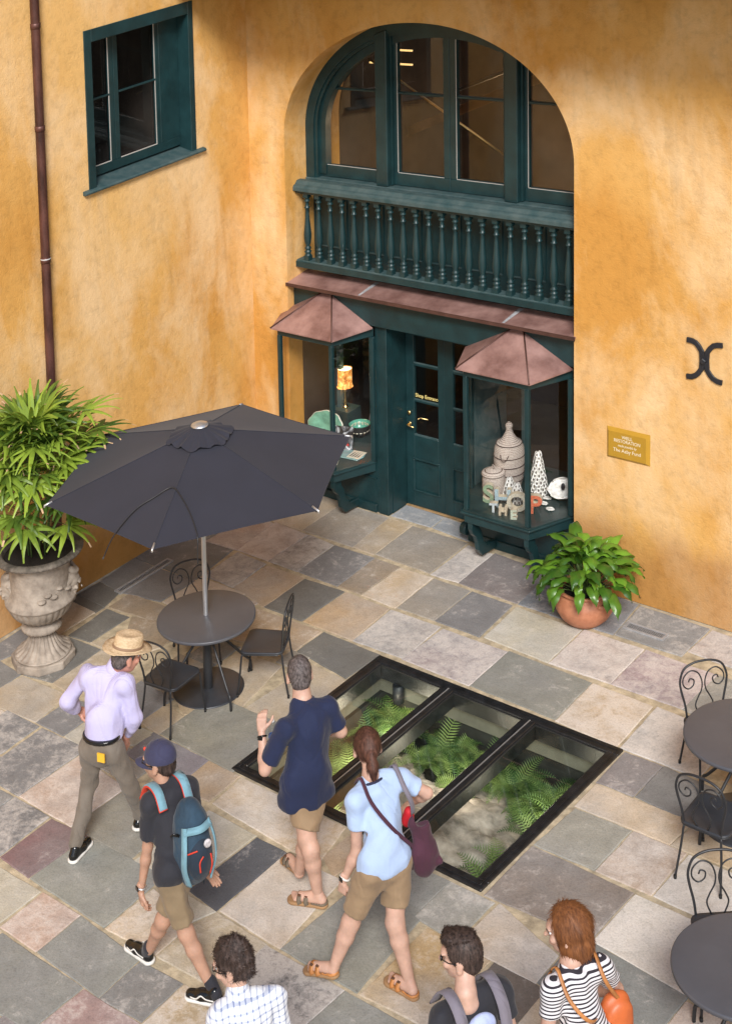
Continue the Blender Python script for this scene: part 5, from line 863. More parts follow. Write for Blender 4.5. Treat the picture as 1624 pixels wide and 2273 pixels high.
def loose(label,x,y,s,big=False):
    t=thing('oyster_shell',label,'shell',(x,y,.6395)); bm=bmesh.new(); bmesh.ops.create_icosphere(bm,subdivisions=3,radius=1)
    for v in bm.verts:
        p=v.co; n=1+.22*noise.noise(p*2.1+Vector((x*9,0,0)))+.06*noise.noise(p*7); v.co=Vector((p.x*s*n,p.y*s*.7*n,(p.z*.3+.28)*s*n))
        if v.co.z>.3*s: v.co.z-=.22*s*max(0,1-Vector((p.x,p.y)).length/.62)*1.6
    me=bpy.data.meshes.new('shell_body'); bm.to_mesh(me); bm.free(); me.materials.append(M['shell'])
    for f in me.polygons: f.use_smooth=True
    o=bpy.data.objects.new('shell_body',me); link(o,t)
    if big:
        o.rotation_euler=(R_(76),0,R_(38)); o.location=(0,0,.145)
        q=inst(MB().sphere((0,0,0),(.022,.01,.04),10,6).mesh('muscle_scar',M['iron']),'muscle_scar',t,(.045,-.055,.19),(0,0,.6))
loose('large white oyster shell standing at the right end of the bay',4.06,.36,.155,True)
loose('loose shell nearest the large white one',3.90,.32,.05); loose('flat loose shell left of the other two',3.93,.20,.052); loose('knobbly loose shell nearest the glass',4.06,.13,.05)
M['pages']=mat('book page edges',(.55,.48,.36),.8,var=.1,vscale=60)
def letter(ch,word,x,y,h,colf,colsidelab,rz):
    front=mat('cloth book cover',colf,.7,var=.35,vscale=60); t=thing('book_letter',f'book cut into the letter {ch}, {colsidelab}, {word}','letter',(x,y,.6395),rz=rz)
    c=bpy.data.curves.new('t','FONT'); c.body=ch; c.size=h/.73; c.extrude=.030; c.offset=.006; c.align_x='CENTER'; c.resolution_u=4
    o=bpy.data.objects.new('t',c); COL.objects.link(o); dg=bpy.context.evaluated_depsgraph_get(); dg.update(); me=bpy.data.meshes.new_from_object(o.evaluated_get(dg)); bpy.data.objects.remove(o); bpy.data.curves.remove(c)
    me.materials.clear(); me.materials.append(M['pages']); me.materials.append(front)
    for p in me.polygons: p.material_index=1 if abs(p.normal.z)>.7 else 0
    me.name='letter_body'; o=bpy.data.objects.new('letter_body',me); link(o,t); o.rotation_euler=(PI/2,0,0); 
    zm=min(v.co.y for v in me.vertices); o.location=(0,0,-zm)
RZL=R_(24)
for ch,x,y,h,cf,lab in (('S',3.41,-.045,.195,(.22,.30,.19),'sage green cloth'),('H',3.60,-.05,.195,(.30,.40,.44),'pale blue pattern'),('O',3.78,-.06,.195,(.45,.42,.34),'grey marbled'),('P',3.965,.0,.195,(.55,.14,.07),'orange red pattern')): letter(ch,'in the word SHOP',x,y,h*1.03,cf,lab,RZL)
for ch,x,y,h,cf,lab in (('T',3.575,-.19,.092,(.45,.50,.52),'pale blue and white'),('H',3.70,-.20,.092,(.45,.38,.28),'small mottled tan'),('E',3.84,-.215,.096,(.40,.45,.36),'pale sage')): letter(ch,'in the small word THE',x,y,h*1.03,cf,lab,RZL)
# left bay goods
M['celadon']=mat('celadon glaze',(.16,.36,.26),.18,var=.35,vscale=8,spec=.6); M['cream_glaze']=mat('cream glaze',(.68,.64,.52),.25,var=.1); M['blackglaze']=mat('black brush glaze',(.02,.02,.02),.3)
ped=thing('display_plinth','dark display plinth carrying the lit table lamp','plinth',(.86,.66,.6385)); MB().box(-.14,.14,-.12,.12,0,.26).build('block',M['display_floor'],ped)
TL=thing('table_lamp','lit table lamp with amber bark-pattern shade in the left bay window','lamp',(.86,.66,.899))
def shade():
    m,nt,b=newmat('amber lamp shade'); L=nt.links; tc=nd(nt,'ShaderNodeTexCoord'); n=nd(nt,'ShaderNodeTexNoise',Scale=22,Detail=5,Roughness=.7); L.new(tc.outputs['Object'],n.inputs['Vector'])
    r=ramp(nt,[(.38,(.35,.10,.015)),(.55,(1.0,.42,.10)),(.72,(1.0,.72,.32))],n.outputs['Fac']); L.new(r.outputs[0],b.inputs['Base Color']); L.new(r.outputs[0],b.inputs['Emission Color']); b.inputs['Emission Strength'].default_value=.62; return m
MB().lathe([(.10,.26),(.092,.265),(.088,.27),(.086,.48),(.089,.485),(.084,.485),(.081,.27)],36).build('lamp_shade',shade(),TL)
MB().lathe([(0,.475),(.082,.476)],24).build('glow_disc',lampmat('glowing shade top',(1,.82,.45),2.2),TL)
MB().lathe([(0,0),(.04,.0),(.035,.015),(.012,.03),(.025,.06),(.012,.09),(.009,.18),(.02,.2),(.008,.22),(.006,.27),(0,.27)],20).build('stem',M['brass'],TL)
pl((.86,.60,1.26),5,.06,(1,.7,.4))
pl((1.9,2.6,3.4),30,.1,(1,.66,.36))  # added warm fill light for the upper room, no fixture of its own
pt=thing('serving_platter','large pale green scalloped platter propped upright in the left bay','platter',(.74,.30,.66))
m=MB(); K=40; prof=[(.235,.0),(.225,.012),(.17,.0),(.10,-.012),(0,-.014)]; vs=[];
m.lathe([(r,z) for r,z in prof],K,mod=lambda a,i,r,z:1+(.03*math.sin(9*a) if i<2 else 0)); m.mi=[1 if f<K else 0 for f in range(len(m.f))]
o=m.build('dish',[M['celadon'],M['cream_glaze']],pt,fix=False); o.scale=(1,.72,1); o.rotation_euler=(R_(70),0,R_(12)); o.location=(.1,0,.15)
bw=thing('ceramic_bowl','black and cream footed bowl with turquoise inside','bowl',(1.16,.56,.6395))
MB().lathe([(0,0),(.06,0),(.065,.02),(.10,.05),(.125,.10),(.13,.155)],36).build('outside',M['blackglaze'],bw); MB().lathe([(.13,.155),(.122,.156),(.115,.10),(.08,.04),(0,.03)],36).build('inside',mat('turquoise glaze',(.10,.36,.27),.2),bw)
for k in range(16): a=k*PI/8; MB().box(-.013,.013,-.003,.003,.0,.055).build('painted_mark',M['cream_glaze'],bw).matrix_basis=Matrix.Translation((.117*math.cos(a),.117*math.sin(a),.075))@Matrix.Rotation(a+PI/2,4,'Z')@Matrix.Rotation(-.30,4,'X')
def printmat():
    m,nt,b=newmat('magazine cover print'); L=nt.links; tc=nd(nt,'ShaderNodeTexCoord'); n=nd(nt,'ShaderNodeTexNoise',Scale=7,Detail=6,Distortion=1.5); L.new(tc.outputs['Object'],n.inputs['Vector'])
    r=ramp(nt,[(.40,(.02,.02,.022)),(.52,(.25,.27,.30)),(.60,(.75,.77,.80))],n.outputs['Fac']); L.new(r.outputs[0],b.inputs['Base Color']); b.inputs['Roughness'].default_value=.2; return m
bk=thing('magazine','glossy black and white book standing upright on an easel','book',(1.22,.17,.6395),rz=R_(14))
m=MB(); m.box(-.12,.12,-.006,.006,0,.27); o=m.build('cover',printmat(),bk); o.rotation_euler=(R_(-10),0,0)
text('Steak',.045,'lettering',mat('red print',(.7,.03,.02),.4),bk,(-.02,.0,.055),(R_(80),0,0),offs=.001)
MB().box(-.09,.09,-.03,-.02,0,.02).build('easel_lip',M['glass'] if False else M['steel'],bk)
tr=thing('ceramic_tray','long pale blue-green tray with black brush strokes','tray',(1.30,.10,.6395),rz=R_(8))
MB().prism([(-.30,-.10),(.24,-.12),(.27,-.02),(.24,.10),(-.26,.10)],0.001,.012).build('dish',mat('blue celadon',(.20,.34,.34),.2,var=.2),tr,bevel=.005)
m=MB(); m.box(.08,.25,-.09,.09,.0125,.016); m.build('cream_panel',M['cream_glaze'],tr)
for k in range(4): MB().prism([(.10+.035*k,-.07),(.118+.035*k,-.05),(.125+.03*k,.07),(.11+.035*k,.02)],.0165,.018).build('brush_stroke',M['blackglaze'],tr)
cdp=thing('ceramic_plate','small cream plate with black strokes at the window corner','plate',(1.33,-.16,.6395),rz=R_(30)); MB().box(-.07,.07,-.06,.06,.0,.01).build('plate',M['cream_glaze'],cdp,bevel=.003)
for k in range(4): MB().prism([(-.05+.025*k,-.04),(-.04+.025*k,-.03),(-.035+.025*k,.04)],.0105,.012).build('brush_stroke',M['blackglaze'],cdp)
pb=thing('framed_print','mottled mauve picture board leaning behind the bowl','picture',(1.20,.80,.6395),rz=R_(-15)); o=MB().box(-.13,.13,-.01,.01,0,.42).build('board',mat('mauve print',(.10,.085,.09),.5,var2=(.30,.26,.27),vscale=9,detail=8),pb); o.rotation_euler=(R_(-12),0,0)


for x,y,r_,lab,mt in ((.66,.42,.085,'small cream plate standing at the far left of the left bay','cream_glaze'),(.98,.36,.07,'small white oyster dish in front of the green platter','shell'),(1.02,.02,.085,'round cream saucer near the front glass of the left bay','cream_glaze'),(.80,.05,.075,'celadon saucer near the front glass of the left bay','celadon')):
    t=thing('small_dish',lab,'dish',(x,y,.6395)); o=MB().lathe([(r_,0),(r_*.95,.008),(r_*.6,-.004),(0,-.006)],24).build('dish',M[mt],t,fix=False)
    if 'plate' in lab: o.rotation_euler=(R_(72),0,R_(15)); o.location=(0,0,r_)
    else: o.location=(0,0,.012)
PEOPLE={'hat':{'head':[3.489,-5.396,1.62],'neck':[3.38,-5.435,1.5],'lsh':[3.177,-5.562,1.44],'rsh':[3.543,-5.456,1.42],'lhip':[3.339,-5.687,0.92],'rhip':[3.53,-5.616,0.92],'lkn':[3.23,-5.63,0.52],'lan':[3.288,-5.861,0.1],'rkn':[3.575,-5.476,0.53],'ran':[3.48,-5.292,0.1],'lel':[3.025,-5.647,1.18],'lwr':[2.951,-5.479,0.99],'rel':[3.587,-5.411,1.11],'rwr':[3.455,-5.403,0.854]},'cap':{'head':[4.732,-6.212,1.62],'neck':[4.769,-6.227,1.47],'lsh':[4.785,-6.358,1.39],'rsh':[4.875,-6.108,1.39],'lhip':[5.003,-6.44,0.9],'rhip':[5.075,-6.372,0.9],'lkn':[5.112,-6.358,0.48],'lan':[5.283,-6.294,0.1],'rkn':[4.896,-6.411,0.5],'ran':[4.678,-6.337,0.12],'lel':[4.759,-6.385,1.029],'lwr':[4.715,-6.43,0.68],'lhand':[4.723,-6.422,0.559],'rel':[4.929,-6.052,0.967],'rwr':[4.963,-6.017,0.731],'rhand':[5.001,-5.979,0.647]},'navy':{'head':[4.897,-4.809,1.62],'neck':[4.979,-4.875,1.48],'lsh':[5.032,-5.126,1.4],'rsh':[5.149,-4.75,1.4],'lhip':[5.109,-5.097,0.92],'rhip':[5.206,-4.98,0.92],'lkn':[5.275,-5.149,0.48],'lan':[5.3,-5.106,0.1],'rkn':[5.221,-5.134,0.55],'ran':[5.074,-5.062,0.15],'lel':[4.91,-5.252,1.061],'lwr':[4.787,-5.149,1.28],'lhand':[4.752,-5.128,1.358],'rel':[5.213,-4.684,1.183],'rwr':[4.915,-4.632,1.091]},'woman':{'head':[5.884,-5.183,1.56],'neck':[5.976,-5.261,1.42],'lsh':[5.98,-5.439,1.34],'rsh':[6.104,-5.057,1.34],'lhip':[6.148,-5.491,0.88],'rhip':[6.246,-5.334,0.88],'lkn':[6.012,-5.563,0.47],'lan':[5.916,-5.665,0.12],'rkn':[6.279,-5.386,0.48],'ran':[6.4,-5.389,0.09],'lel':[5.979,-5.44,0.939],'lwr':[5.907,-5.514,0.714],'lhand':[5.897,-5.524,0.627],'rel':[6.232,-4.925,1.199],'rwr':[6.048,-4.885,1.026]}}
# ------------------------------------------------------------ people: smooth continuous surfaces grown from posed skeletons
V=lambda *a: np.array(a,dtype=float)
def _n(v): v=np.array(v,float); return v/max(1e-9,np.linalg.norm(v))
RS,HS=1.07,1.2
def _disp(F,ax,n,disp):
    amp,fr,seed=disp[:3]; r=np.random.default_rng(seed); W=np.zeros(n,np.float32); st=disp[3] if len(disp)>3 else (1,1,1)
    for i in range(7):
        kx,ky,kz=_n(r.normal(size=3))*fr*(.6+.9*r.random())*np.array(st); ph=r.random()*6.28
        k2=_n(r.normal(size=3))*fr*.35
        warp=1.3*np.sin(ax[0][:,None,None]*k2[0]+ax[1][None,:,None]*k2[1]+ax[2][None,None,:]*k2[2]+ph)
        W+=.8-1.8*np.abs(np.sin(.5*(ax[0][:,None,None]*kx+ax[1][None,:,None]*ky+ax[2][None,None,:]*kz+ph+warp)))**.8
    return F-amp*(W/2.4+.40)
def field(prims,h,k,pad=.03,disp=None):
    prims=[(p[:3]+(p[3]*RS,p[4]*RS)+p[5:]) if p[0] in 'cs' else p for p in prims]
    lo=np.full(3,1e9); hi=-lo
    for p in prims:
        if p[0]=='c': r=max(p[3],p[4]); q=np.array([p[1],p[2]])
        elif p[0]=='e': r=max(p[3]); q=np.array([p[1]])
        else: continue
        lo=np.minimum(lo,q.min(0)-r-pad); hi=np.maximum(hi,q.max(0)+r+pad)
    n=np.ceil((hi-lo)/h).astype(int)+1
    F=np.full(n,.25,np.float32)
    ax=[lo[i]+h*np.arange(n[i]) for i in range(3)]
    dispd=False
    for p in [q for q in prims if q[0]!='h']+[q for q in prims if q[0]=='h']:
        if p[0]=='h' and disp and not dispd: F=_disp(F,ax,n,disp); dispd=True
        if p[0] in 'ces':
            if p[0]=='c' or p[0]=='s': r=max(p[3],p[4])*1.2; q=np.array([p[1],p[2]])
            else: r=max(p[3]); q=np.array([p[1]])
            a=np.maximum(0,((q.min(0)-r-pad-k-lo)/h).astype(int)); b=np.minimum(n,((q.max(0)+r+pad+k-lo)/h).astype(int)+2)
            if (b<=a).any(): continue
            X=ax[0][a[0]:b[0],None,None]; Y=ax[1][None,a[1]:b[1],None]; Z=ax[2][None,None,a[2]:b[2]]
            sl=(slice(a[0],b[0]),slice(a[1],b[1]),slice(a[2],b[2]))
            if p[0]=='e':
                c,R3,rad=p[1],p[2],p[3]
                dx,dy,dz=X-c[0],Y-c[1],Z-c[2]
                u=[(dx*R3[i][0]+dy*R3[i][1]+dz*R3[i][2]) for i in range(3)]
                k0=np.sqrt(sum((u[i]/rad[i])**2 for i in range(3))); k1=np.sqrt(sum((u[i]/rad[i]**2)**2 for i in range(3)))+1e-9
                d=k0*(k0-1)/k1
            else:
                A,B=p[1],p[2]; ab=B-A; L2=max(1e-9,ab@ab)
                dx,dy,dz=X-A[0],Y-A[1],Z-A[2]
                t=np.clip((dx*ab[0]+dy*ab[1]+dz*ab[2])/L2,0,1)
                dx=dx-t*ab[0]; dy=dy-t*ab[1]; dz=dz-t*ab[2]
                if len(p)>5:
                    f,s=p[5]; w_=(dx*f[0]+dy*f[1]+dz*f[2])*(1/s-1); dx=dx+f[0]*w_; dy=dy+f[1]*w_; dz=dz+f[2]*w_
                    d=(np.sqrt(dx*dx+dy*dy+dz*dz)-(p[3]+(p[4]-p[3])*t))*(.5+.5*s)
                else: d=np.sqrt(dx*dx+dy*dy+dz*dz)-(p[3]+(p[4]-p[3])*t)
            G=F[sl]
            if p[0]=='s': F[sl]=np.maximum(G,-d)
            else:
                hh=np.clip(.5+.5*(G-d)/k,0,1); F[sl]=G*(1-hh)+d*hh-k*hh*(1-hh)
        elif p[0]=='h':
            d=(ax[0][:,None,None]-p[1][0])*p[2][0]+(ax[1][None,:,None]-p[1][1])*p[2][1]+(ax[2][None,None,:]-p[1][2])*p[2][2]
            if len(p)>3:   # limited to a sphere
                m=((ax[0][:,None,None]-p[3][0])**2+(ax[1][None,:,None]-p[3][1])**2+(ax[2][None,None,:]-p[3][2])**2)<p[4]**2
                F=np.where(m,np.maximum(F,d),F)
            else: F=np.maximum(F,d)
    if disp and not dispd: F=_disp(F,ax,n,disp)
    return F,lo,h
def snet(F,lo,h):
    s=F<0; n=F.shape
    c=s[:-1,:-1,:-1].astype(np.int8)
    for d in ((1,0,0),(0,1,0),(0,0,1),(1,1,0),(1,0,1),(0,1,1),(1,1,1)): c=c+s[d[0]:n[0]-1+d[0],d[1]:n[1]-1+d[1],d[2]:n[2]-1+d[2]]
    act=(c>0)&(c<8); idx=np.full(act.shape,-1,np.int64); I=np.argwhere(act); idx[act]=np.arange(len(I))
    P=np.zeros((len(I),3)); W=np.zeros(len(I))
    cs=[(a,b,d) for a in (0,1) for b in (0,1) for d in (0,1)]
    for i in range(8):
        for j in range(i+1,8):
            if sum(abs(cs[i][q]-cs[j][q]) for q in range(3))!=1: continue
            a=np.array(cs[i]);b=np.array(cs[j]); fa=F[tuple((I+a).T)]; fb=F[tuple((I+b).T)]; m=(fa<0)!=(fb<0)
            t=np.where(m,fa/(fa-fb+1e-12),0)[:,None]; P+=np.where(m[:,None],a+(b-a)*t,0); W+=m
    vs=lo+(I+P/np.maximum(W,1)[:,None])*h; fs=[]
    for ax_ in range(3):
        o1,o2=[q for q in range(3) if q!=ax_]
        a=[slice(1,-1)]*3; a[ax_]=slice(0,-1); b=list(a); b[ax_]=slice(1,None)
        A=s[tuple(a)]; B=s[tuple(b)]; E=np.argwhere(A!=B)
        off=np.ones(3,int); off[ax_]=0; E0=E+off; E1=A[A!=B]
        def cell(d1,d2):
            q=E0.copy(); q[:,o1]-=d1; q[:,o2]-=d2; return idx[q[:,0],q[:,1],q[:,2]]
        Q=np.stack([cell(0,0),cell(1,0),cell(1,1),cell(0,1)],1); flip=E1^(ax_==1)
        Q=np.where(flip[:,None],Q,Q[:,::-1]); fs.append(Q)
    fs=np.concatenate(fs); fs=fs[(fs>=0).all(1)]
    return vs,fs
def grow(prims,h=.011,k=.03,disp=None): return snet(*field(prims,h,k,disp=disp))
def skinmesh(name,parts,mt,parent,root,smooth_it=2):
    vs=[];fs=[];n=0
    for v,f in parts: vs.append(v); fs.append(f+n); n+=len(v)
    v=np.concatenate(vs)-np.array(root); f=np.concatenate(fs)
    # light laplacian smoothing
    e=np.concatenate([f[:,[0,1]],f[:,[1,2]],f[:,[2,3]],f[:,[3,0]]]); 
    for _ in range(smooth_it):
        a=np.zeros_like(v); c=np.zeros(len(v)); np.add.at(a,e[:,0],v[e[:,1]]); np.add.at(a,e[:,1],v[e[:,0]]); np.add.at(c,e[:,0],1); np.add.at(c,e[:,1],1)
        v=v*.5+.5*a/np.maximum(c,1)[:,None]
    me=bpy.data.meshes.new(name); me.from_pydata(v.tolist(),[],f.tolist()); me.materials.append(mt); me.polygons.foreach_set('use_smooth',[True]*len(f)); me.update()
    o=bpy.data.objects.new(name,me); link(o,parent); return o
C_=lambda a,b,ra,rb,*f:('c',np.array(a,float),np.array(b,float),ra,rb)+f
def frame(f,u=(0,0,1)):
    f=_n(f); s=_n(np.cross(f,u)); u=np.cross(s,f); return s,f,u   # side(right), forward, up
EL=lambda c,fr,r: ('e',np.array(c,float),fr,r)
ELH=lambda c,fr,r: ('e',np.array(c,float),fr,tuple(q*HS for q in r))
def head_parts(C,f,tilt=0):
    f=_n(V(f[0],f[1],-tilt)); s,f,u=frame(f); P=lambda a,b,c: C+(s*a+f*b+u*c)*HS; fr=(s,f,u)
    pr=[ELH(P(0,-.012,.025),fr,(.074,.094,.092)),ELH(P(0,.03,-.035),fr,(.056,.062,.075)),ELH(P(0,.045,-.085),fr,(.034,.035,.028)),
        ELH(P(0,.085,.028),fr,(.05,.018,.014)),C_(P(0,.088,.018),P(0,.112,-.022),.009,.013),C_(P(-.02,.088,-.055),P(.02,.088,-.055),.009,.009),
        ELH(P(.042,.07,-.02),fr,(.022,.02,.02)),ELH(P(-.042,.07,-.02),fr,(.022,.02,.02))]
    return pr,P,fr
def ear_parts(P,fr):
    out=[]
    for sd in (-1,1): out+= [ELH(P(sd*.079,-.005,-.008),fr,(.010,.019,.031)),ELH(P(sd*.080,.0,-.034),fr,(.009,.012,.012))]
    return out
def hand(Wp,d,nrm,side,curl=.5,thumb=.6,s=1.0,spread=.10,fist=False):
    """Wp wrist, d direction, nrm back-of-hand normal, side=+1 thumb toward d x nrm"""
    d=_n(d); nrm=_n(np.array(nrm)-d*np.dot(nrm,d)); w_=np.cross(d,nrm)*side; pr=[]
    pr.append(C_(Wp-d*.05,Wp+d*.01,.026*s,.024*s)); 
    for i,(o,l) in enumerate(((.030,.043),(.010,.047),(-.010,.044),(-.029,.035))):
        b0=Wp+d*.015*s+w_*o*.6*s; b1=Wp+d*.088*s+w_*o*s
        pr.append(C_(b0,b1,.017*s,.0125*s))
        a=w_*o*spread*6; p=b1; dd=_n(d+a*1.2); ang=curl*(1+.12*i); r=.0098*s
        for j,q in enumerate((l,l*.62,l*.5)):
            rad=ang*(1.0 if j else .8); dd=_n(dd*math.cos(rad)-nrm*math.sin(rad)); e=p+dd*q*s; pr.append(C_(p,e,r,r*.9)); p=e; r*=.92
    t0=Wp+d*.025*s+w_*.022*s; t1=Wp+d*.055*s+w_*(.045+.012*thumb)*s-nrm*.012*s; t2=t1+_n(d*.8+w_*.55*thumb-nrm*(.3 if not fist else .5))*.034*s; t3=t2+_n(d+w_*.25*thumb-nrm*.1)*.028*s
    pr+=[C_(t0,t1,.017*s,.0125*s),C_(t1,t2,.0122*s,.0108*s),C_(t2,t3,.0108*s,.009*s)]
    return pr
def leg_parts(hip,kn,an,s=1):
    hip,kn,an=map(np.array,(hip,kn,an)); ax_=_n(an-kn); m=kn+(an-kn)*.32
    back=_n(np.cross(np.cross(kn-hip,ax_),ax_)+1e-6) if False else np.zeros(3)
    return [C_(hip,kn,.088*s,.056*s),C_(kn,m,.055*s,.057*s),C_(m,an,.055*s,.036*s),C_(kn+ax_*.0,kn+ax_*.03,.058*s,.054*s)]
def arm_parts(sh,el,wr,s=1):
    sh,el,wr=map(np.array,(sh,el,wr)); m=el+(wr-el)*.3
    return [C_(sh,el,.052*s,.040*s),C_(el,m,.040*s,.042*s),C_(m,wr,.041*s,.026*s)]
def foot_parts(an,heel,toe,s=1):
    an,heel,toe=map(np.array,(an,heel,toe)); d=_n(toe-heel); w_=np.cross(d,V(0,0,1)); L_=np.linalg.norm(toe-heel)
    pr=[C_(an,heel+d*.04+V(0,0,.035),.038*s,.033*s),C_(heel+d*.045+V(0,0,.03),heel+d*(L_*.68)+V(0,0,.03),.033*s,.034*s),C_(an-V(0,0,.01),heel+d*(L_*.6)+V(0,0,.035),.034*s,.03*s)]
    for i,o in enumerate((.03,.013,-.004,-.019,-.032)):
        b0=heel+d*(L_*.70)+w_*o+V(0,0,.024); e=heel+d*(L_*(.93-.04*abs(i-.5)))+w_*o*1.15+V(0,0,.018); pr.append(C_(b0,e,.013,.0105 if i else .014))
    return pr
def side_frame(K):
    r=_n(np.array(K['rsh'])-np.array(K['lsh'])); r=_n(V(r[0],r[1],0)); f=V(-r[1],r[0],0); return r,f
def mix(a,b,t): return np.array(a)*(1-t)+np.array(b)*t
def torso(K,rw,rc,fl=.66,ext=0,sh=.068,neck=.06):
    r,f=side_frame(K); hm=(K['lhip']+K['rhip'])/2; sm=(K['lsh']+K['rsh'])/2
    a=hm+V(0,0,.02); b=sm-V(0,0,.13); m=(a+b)/2; ff=(f,fl)
    return [C_(a,m,rw*1.02+ext,rw+ext,ff),C_(m,b,rw+ext,rc+ext,ff),C_(K['lsh']-V(0,0,.012),K['rsh']-V(0,0,.012),sh+ext,sh+ext),C_(K['lsh']*.55+K['rsh']*.45,K['neck']-V(0,0,.03),.07+ext,neck+ext),C_(K['neck']-V(0,0,.03),mix(K['neck'],K['lsh'],.8)+V(0,0,.0),.05+ext,.05+ext),C_(K['neck']-V(0,0,.03),mix(K['neck'],K['rsh'],.8),.05+ext,.05+ext)]
def mix(a,b,t): return np.array(a)*(1-t)+np.array(b)*t
# materials
M['skin']=mat('fair skin',(.50,.31,.235),.5,var=.12,vscale=14,spec=.4); M['skin_tan']=mat('tanned skin',(.42,.24,.165),.5,var=.12,vscale=14); M['skin_red']=mat('ruddy skin',(.48,.23,.17),.5,var=.14,vscale=14)
for m_ in ('skin','skin_tan','skin_red'):
    b_=M[m_].node_tree.nodes['Principled BSDF']; b_.inputs['Subsurface Weight'].default_value=.12; b_.inputs['Subsurface Radius'].default_value=(.02,.008,.004)
def hairmat(name,c0,c1,st=(60,60,9)):
    m=mat(name,c0,.58,var2=c1,vscale=1.0,detail=4,stretch=st,spec=.3); return m
M['hair_dark']=hairmat('dark brown hair',(.012,.008,.007),(.085,.055,.045)); M['hair_grey']=hairmat('short greying hair',(.03,.024,.022),(.17,.14,.135),(55,55,40)); M['hair_brown']=hairmat('brown hair',(.03,.013,.008),(.14,.06,.04)); M['hair_red']=hairmat('auburn hair',(.09,.032,.012),(.24,.09,.03),(70,70,3))
def folds(m,amt=.25,sc=18):
    nt=m.node_tree; L=nt.links; b=nt.nodes['Principled BSDF']; tc=nd(nt,'ShaderNodeTexCoord')
    mp=nd(nt,'ShaderNodeMapping'); mp.inputs['Scale'].default_value=(1,1,.42); mp.inputs['Rotation'].default_value=(.35,.3,0); L.new(tc.outputs['Object'],mp.inputs[0])
    n1=nd(nt,'ShaderNodeTexNoise',Scale=5.0,Detail=2.0,Roughness=.45,Distortion=.9); L.new(mp.outputs[0],n1.inputs['Vector'])
    a=nd(nt,'ShaderNodeMath',operation='SUBTRACT'); a.inputs[1].default_value=.5; L.new(n1.outputs['Fac'],a.inputs[0]); ab=nd(nt,'ShaderNodeMath',operation='ABSOLUTE'); L.new(a.outputs[0],ab.inputs[0]); pw=nd(nt,'ShaderNodeMath',operation='POWER'); pw.inputs[1].default_value=.85; L.new(ab.outputs[0],pw.inputs[0])
    n2=nd(nt,'ShaderNodeTexNoise',Scale=sc*2.2,Detail=3); L.new(tc.outputs['Object'],n2.inputs['Vector']); ma=nd(nt,'ShaderNodeMath',operation='MULTIPLY_ADD'); ma.inputs[1].default_value=.10; L.new(n2.outputs['Fac'],ma.inputs[0]); L.new(pw.outputs[0],ma.inputs[2])
    bp=nd(nt,'ShaderNodeBump',Strength=min(.9,.55+amt*.6),Distance=.034); L.new(ma.outputs[0],bp.inputs['Height']); L.new(bp.outputs[0],b.inputs['Normal'])
def cloth(name,c,var=.12,bump=.25,bs=18,sheen=.1):
    m=mat(name,c,.85,var=var,vscale=5,sheen=sheen); folds(m,bump,bs); 
    return m
M['navy']=cloth('navy polo',(.006,.0125,.048)); M['khaki']=cloth('khaki cotton',(.26,.175,.10),bump=.5); M['sky']=cloth('pale blue jersey',(.36,.465,.66),.06); M['lilac']=None
M['black_tee']=cloth('black tee',(.016,.016,.022)); M['taupe']=cloth('taupe trousers',(.15,.125,.10),bump=.4); M['capcloth']=cloth('navy cap',(.03,.03,.07)); M['olive']=cloth('khaki shorts',(.21,.15,.085),bump=.4)
M['collar']=cloth('navy collar',(.012,.016,.05)); M['leather']=mat('brown leather',(.10,.05,.03),.6,var=.3); M['cork']=mat('cork footbed',(.30,.17,.08),.8,var=.2); M['tanleather']=mat('tan leather',(.42,.17,.05),.5,var=.2); M['suede']=mat('taupe suede',(.13,.10,.07),.8,var=.2)
M['whiterub']=mat('white rubber',(.68,.66,.62),.6); M['maroon']=cloth('maroon canvas',(.055,.013,.028),.2,.6,12); M['orange']=mat('orange leather',(.50,.115,.03),.45,var=.2,vscale=5,bump=.2,bscale=14); M['lens']=mat('dark lens',(.008,.008,.008),.12)
M['packblue']=cloth('slate blue nylon',(.018,.045,.075),.3,.6,14); M['packlight']=cloth('pale blue nylon',(.15,.29,.35),.15,.3,14); M['packnavy']=cloth('navy nylon',(.010,.020,.035),.2,.5,14); M['red']=mat('red webbing',(.62,.05,.025),.7); M['greystrap']=cloth('grey strap',(.17,.15,.18)); M['whitecloth']=mat('white',(.75,.75,.75),.7)
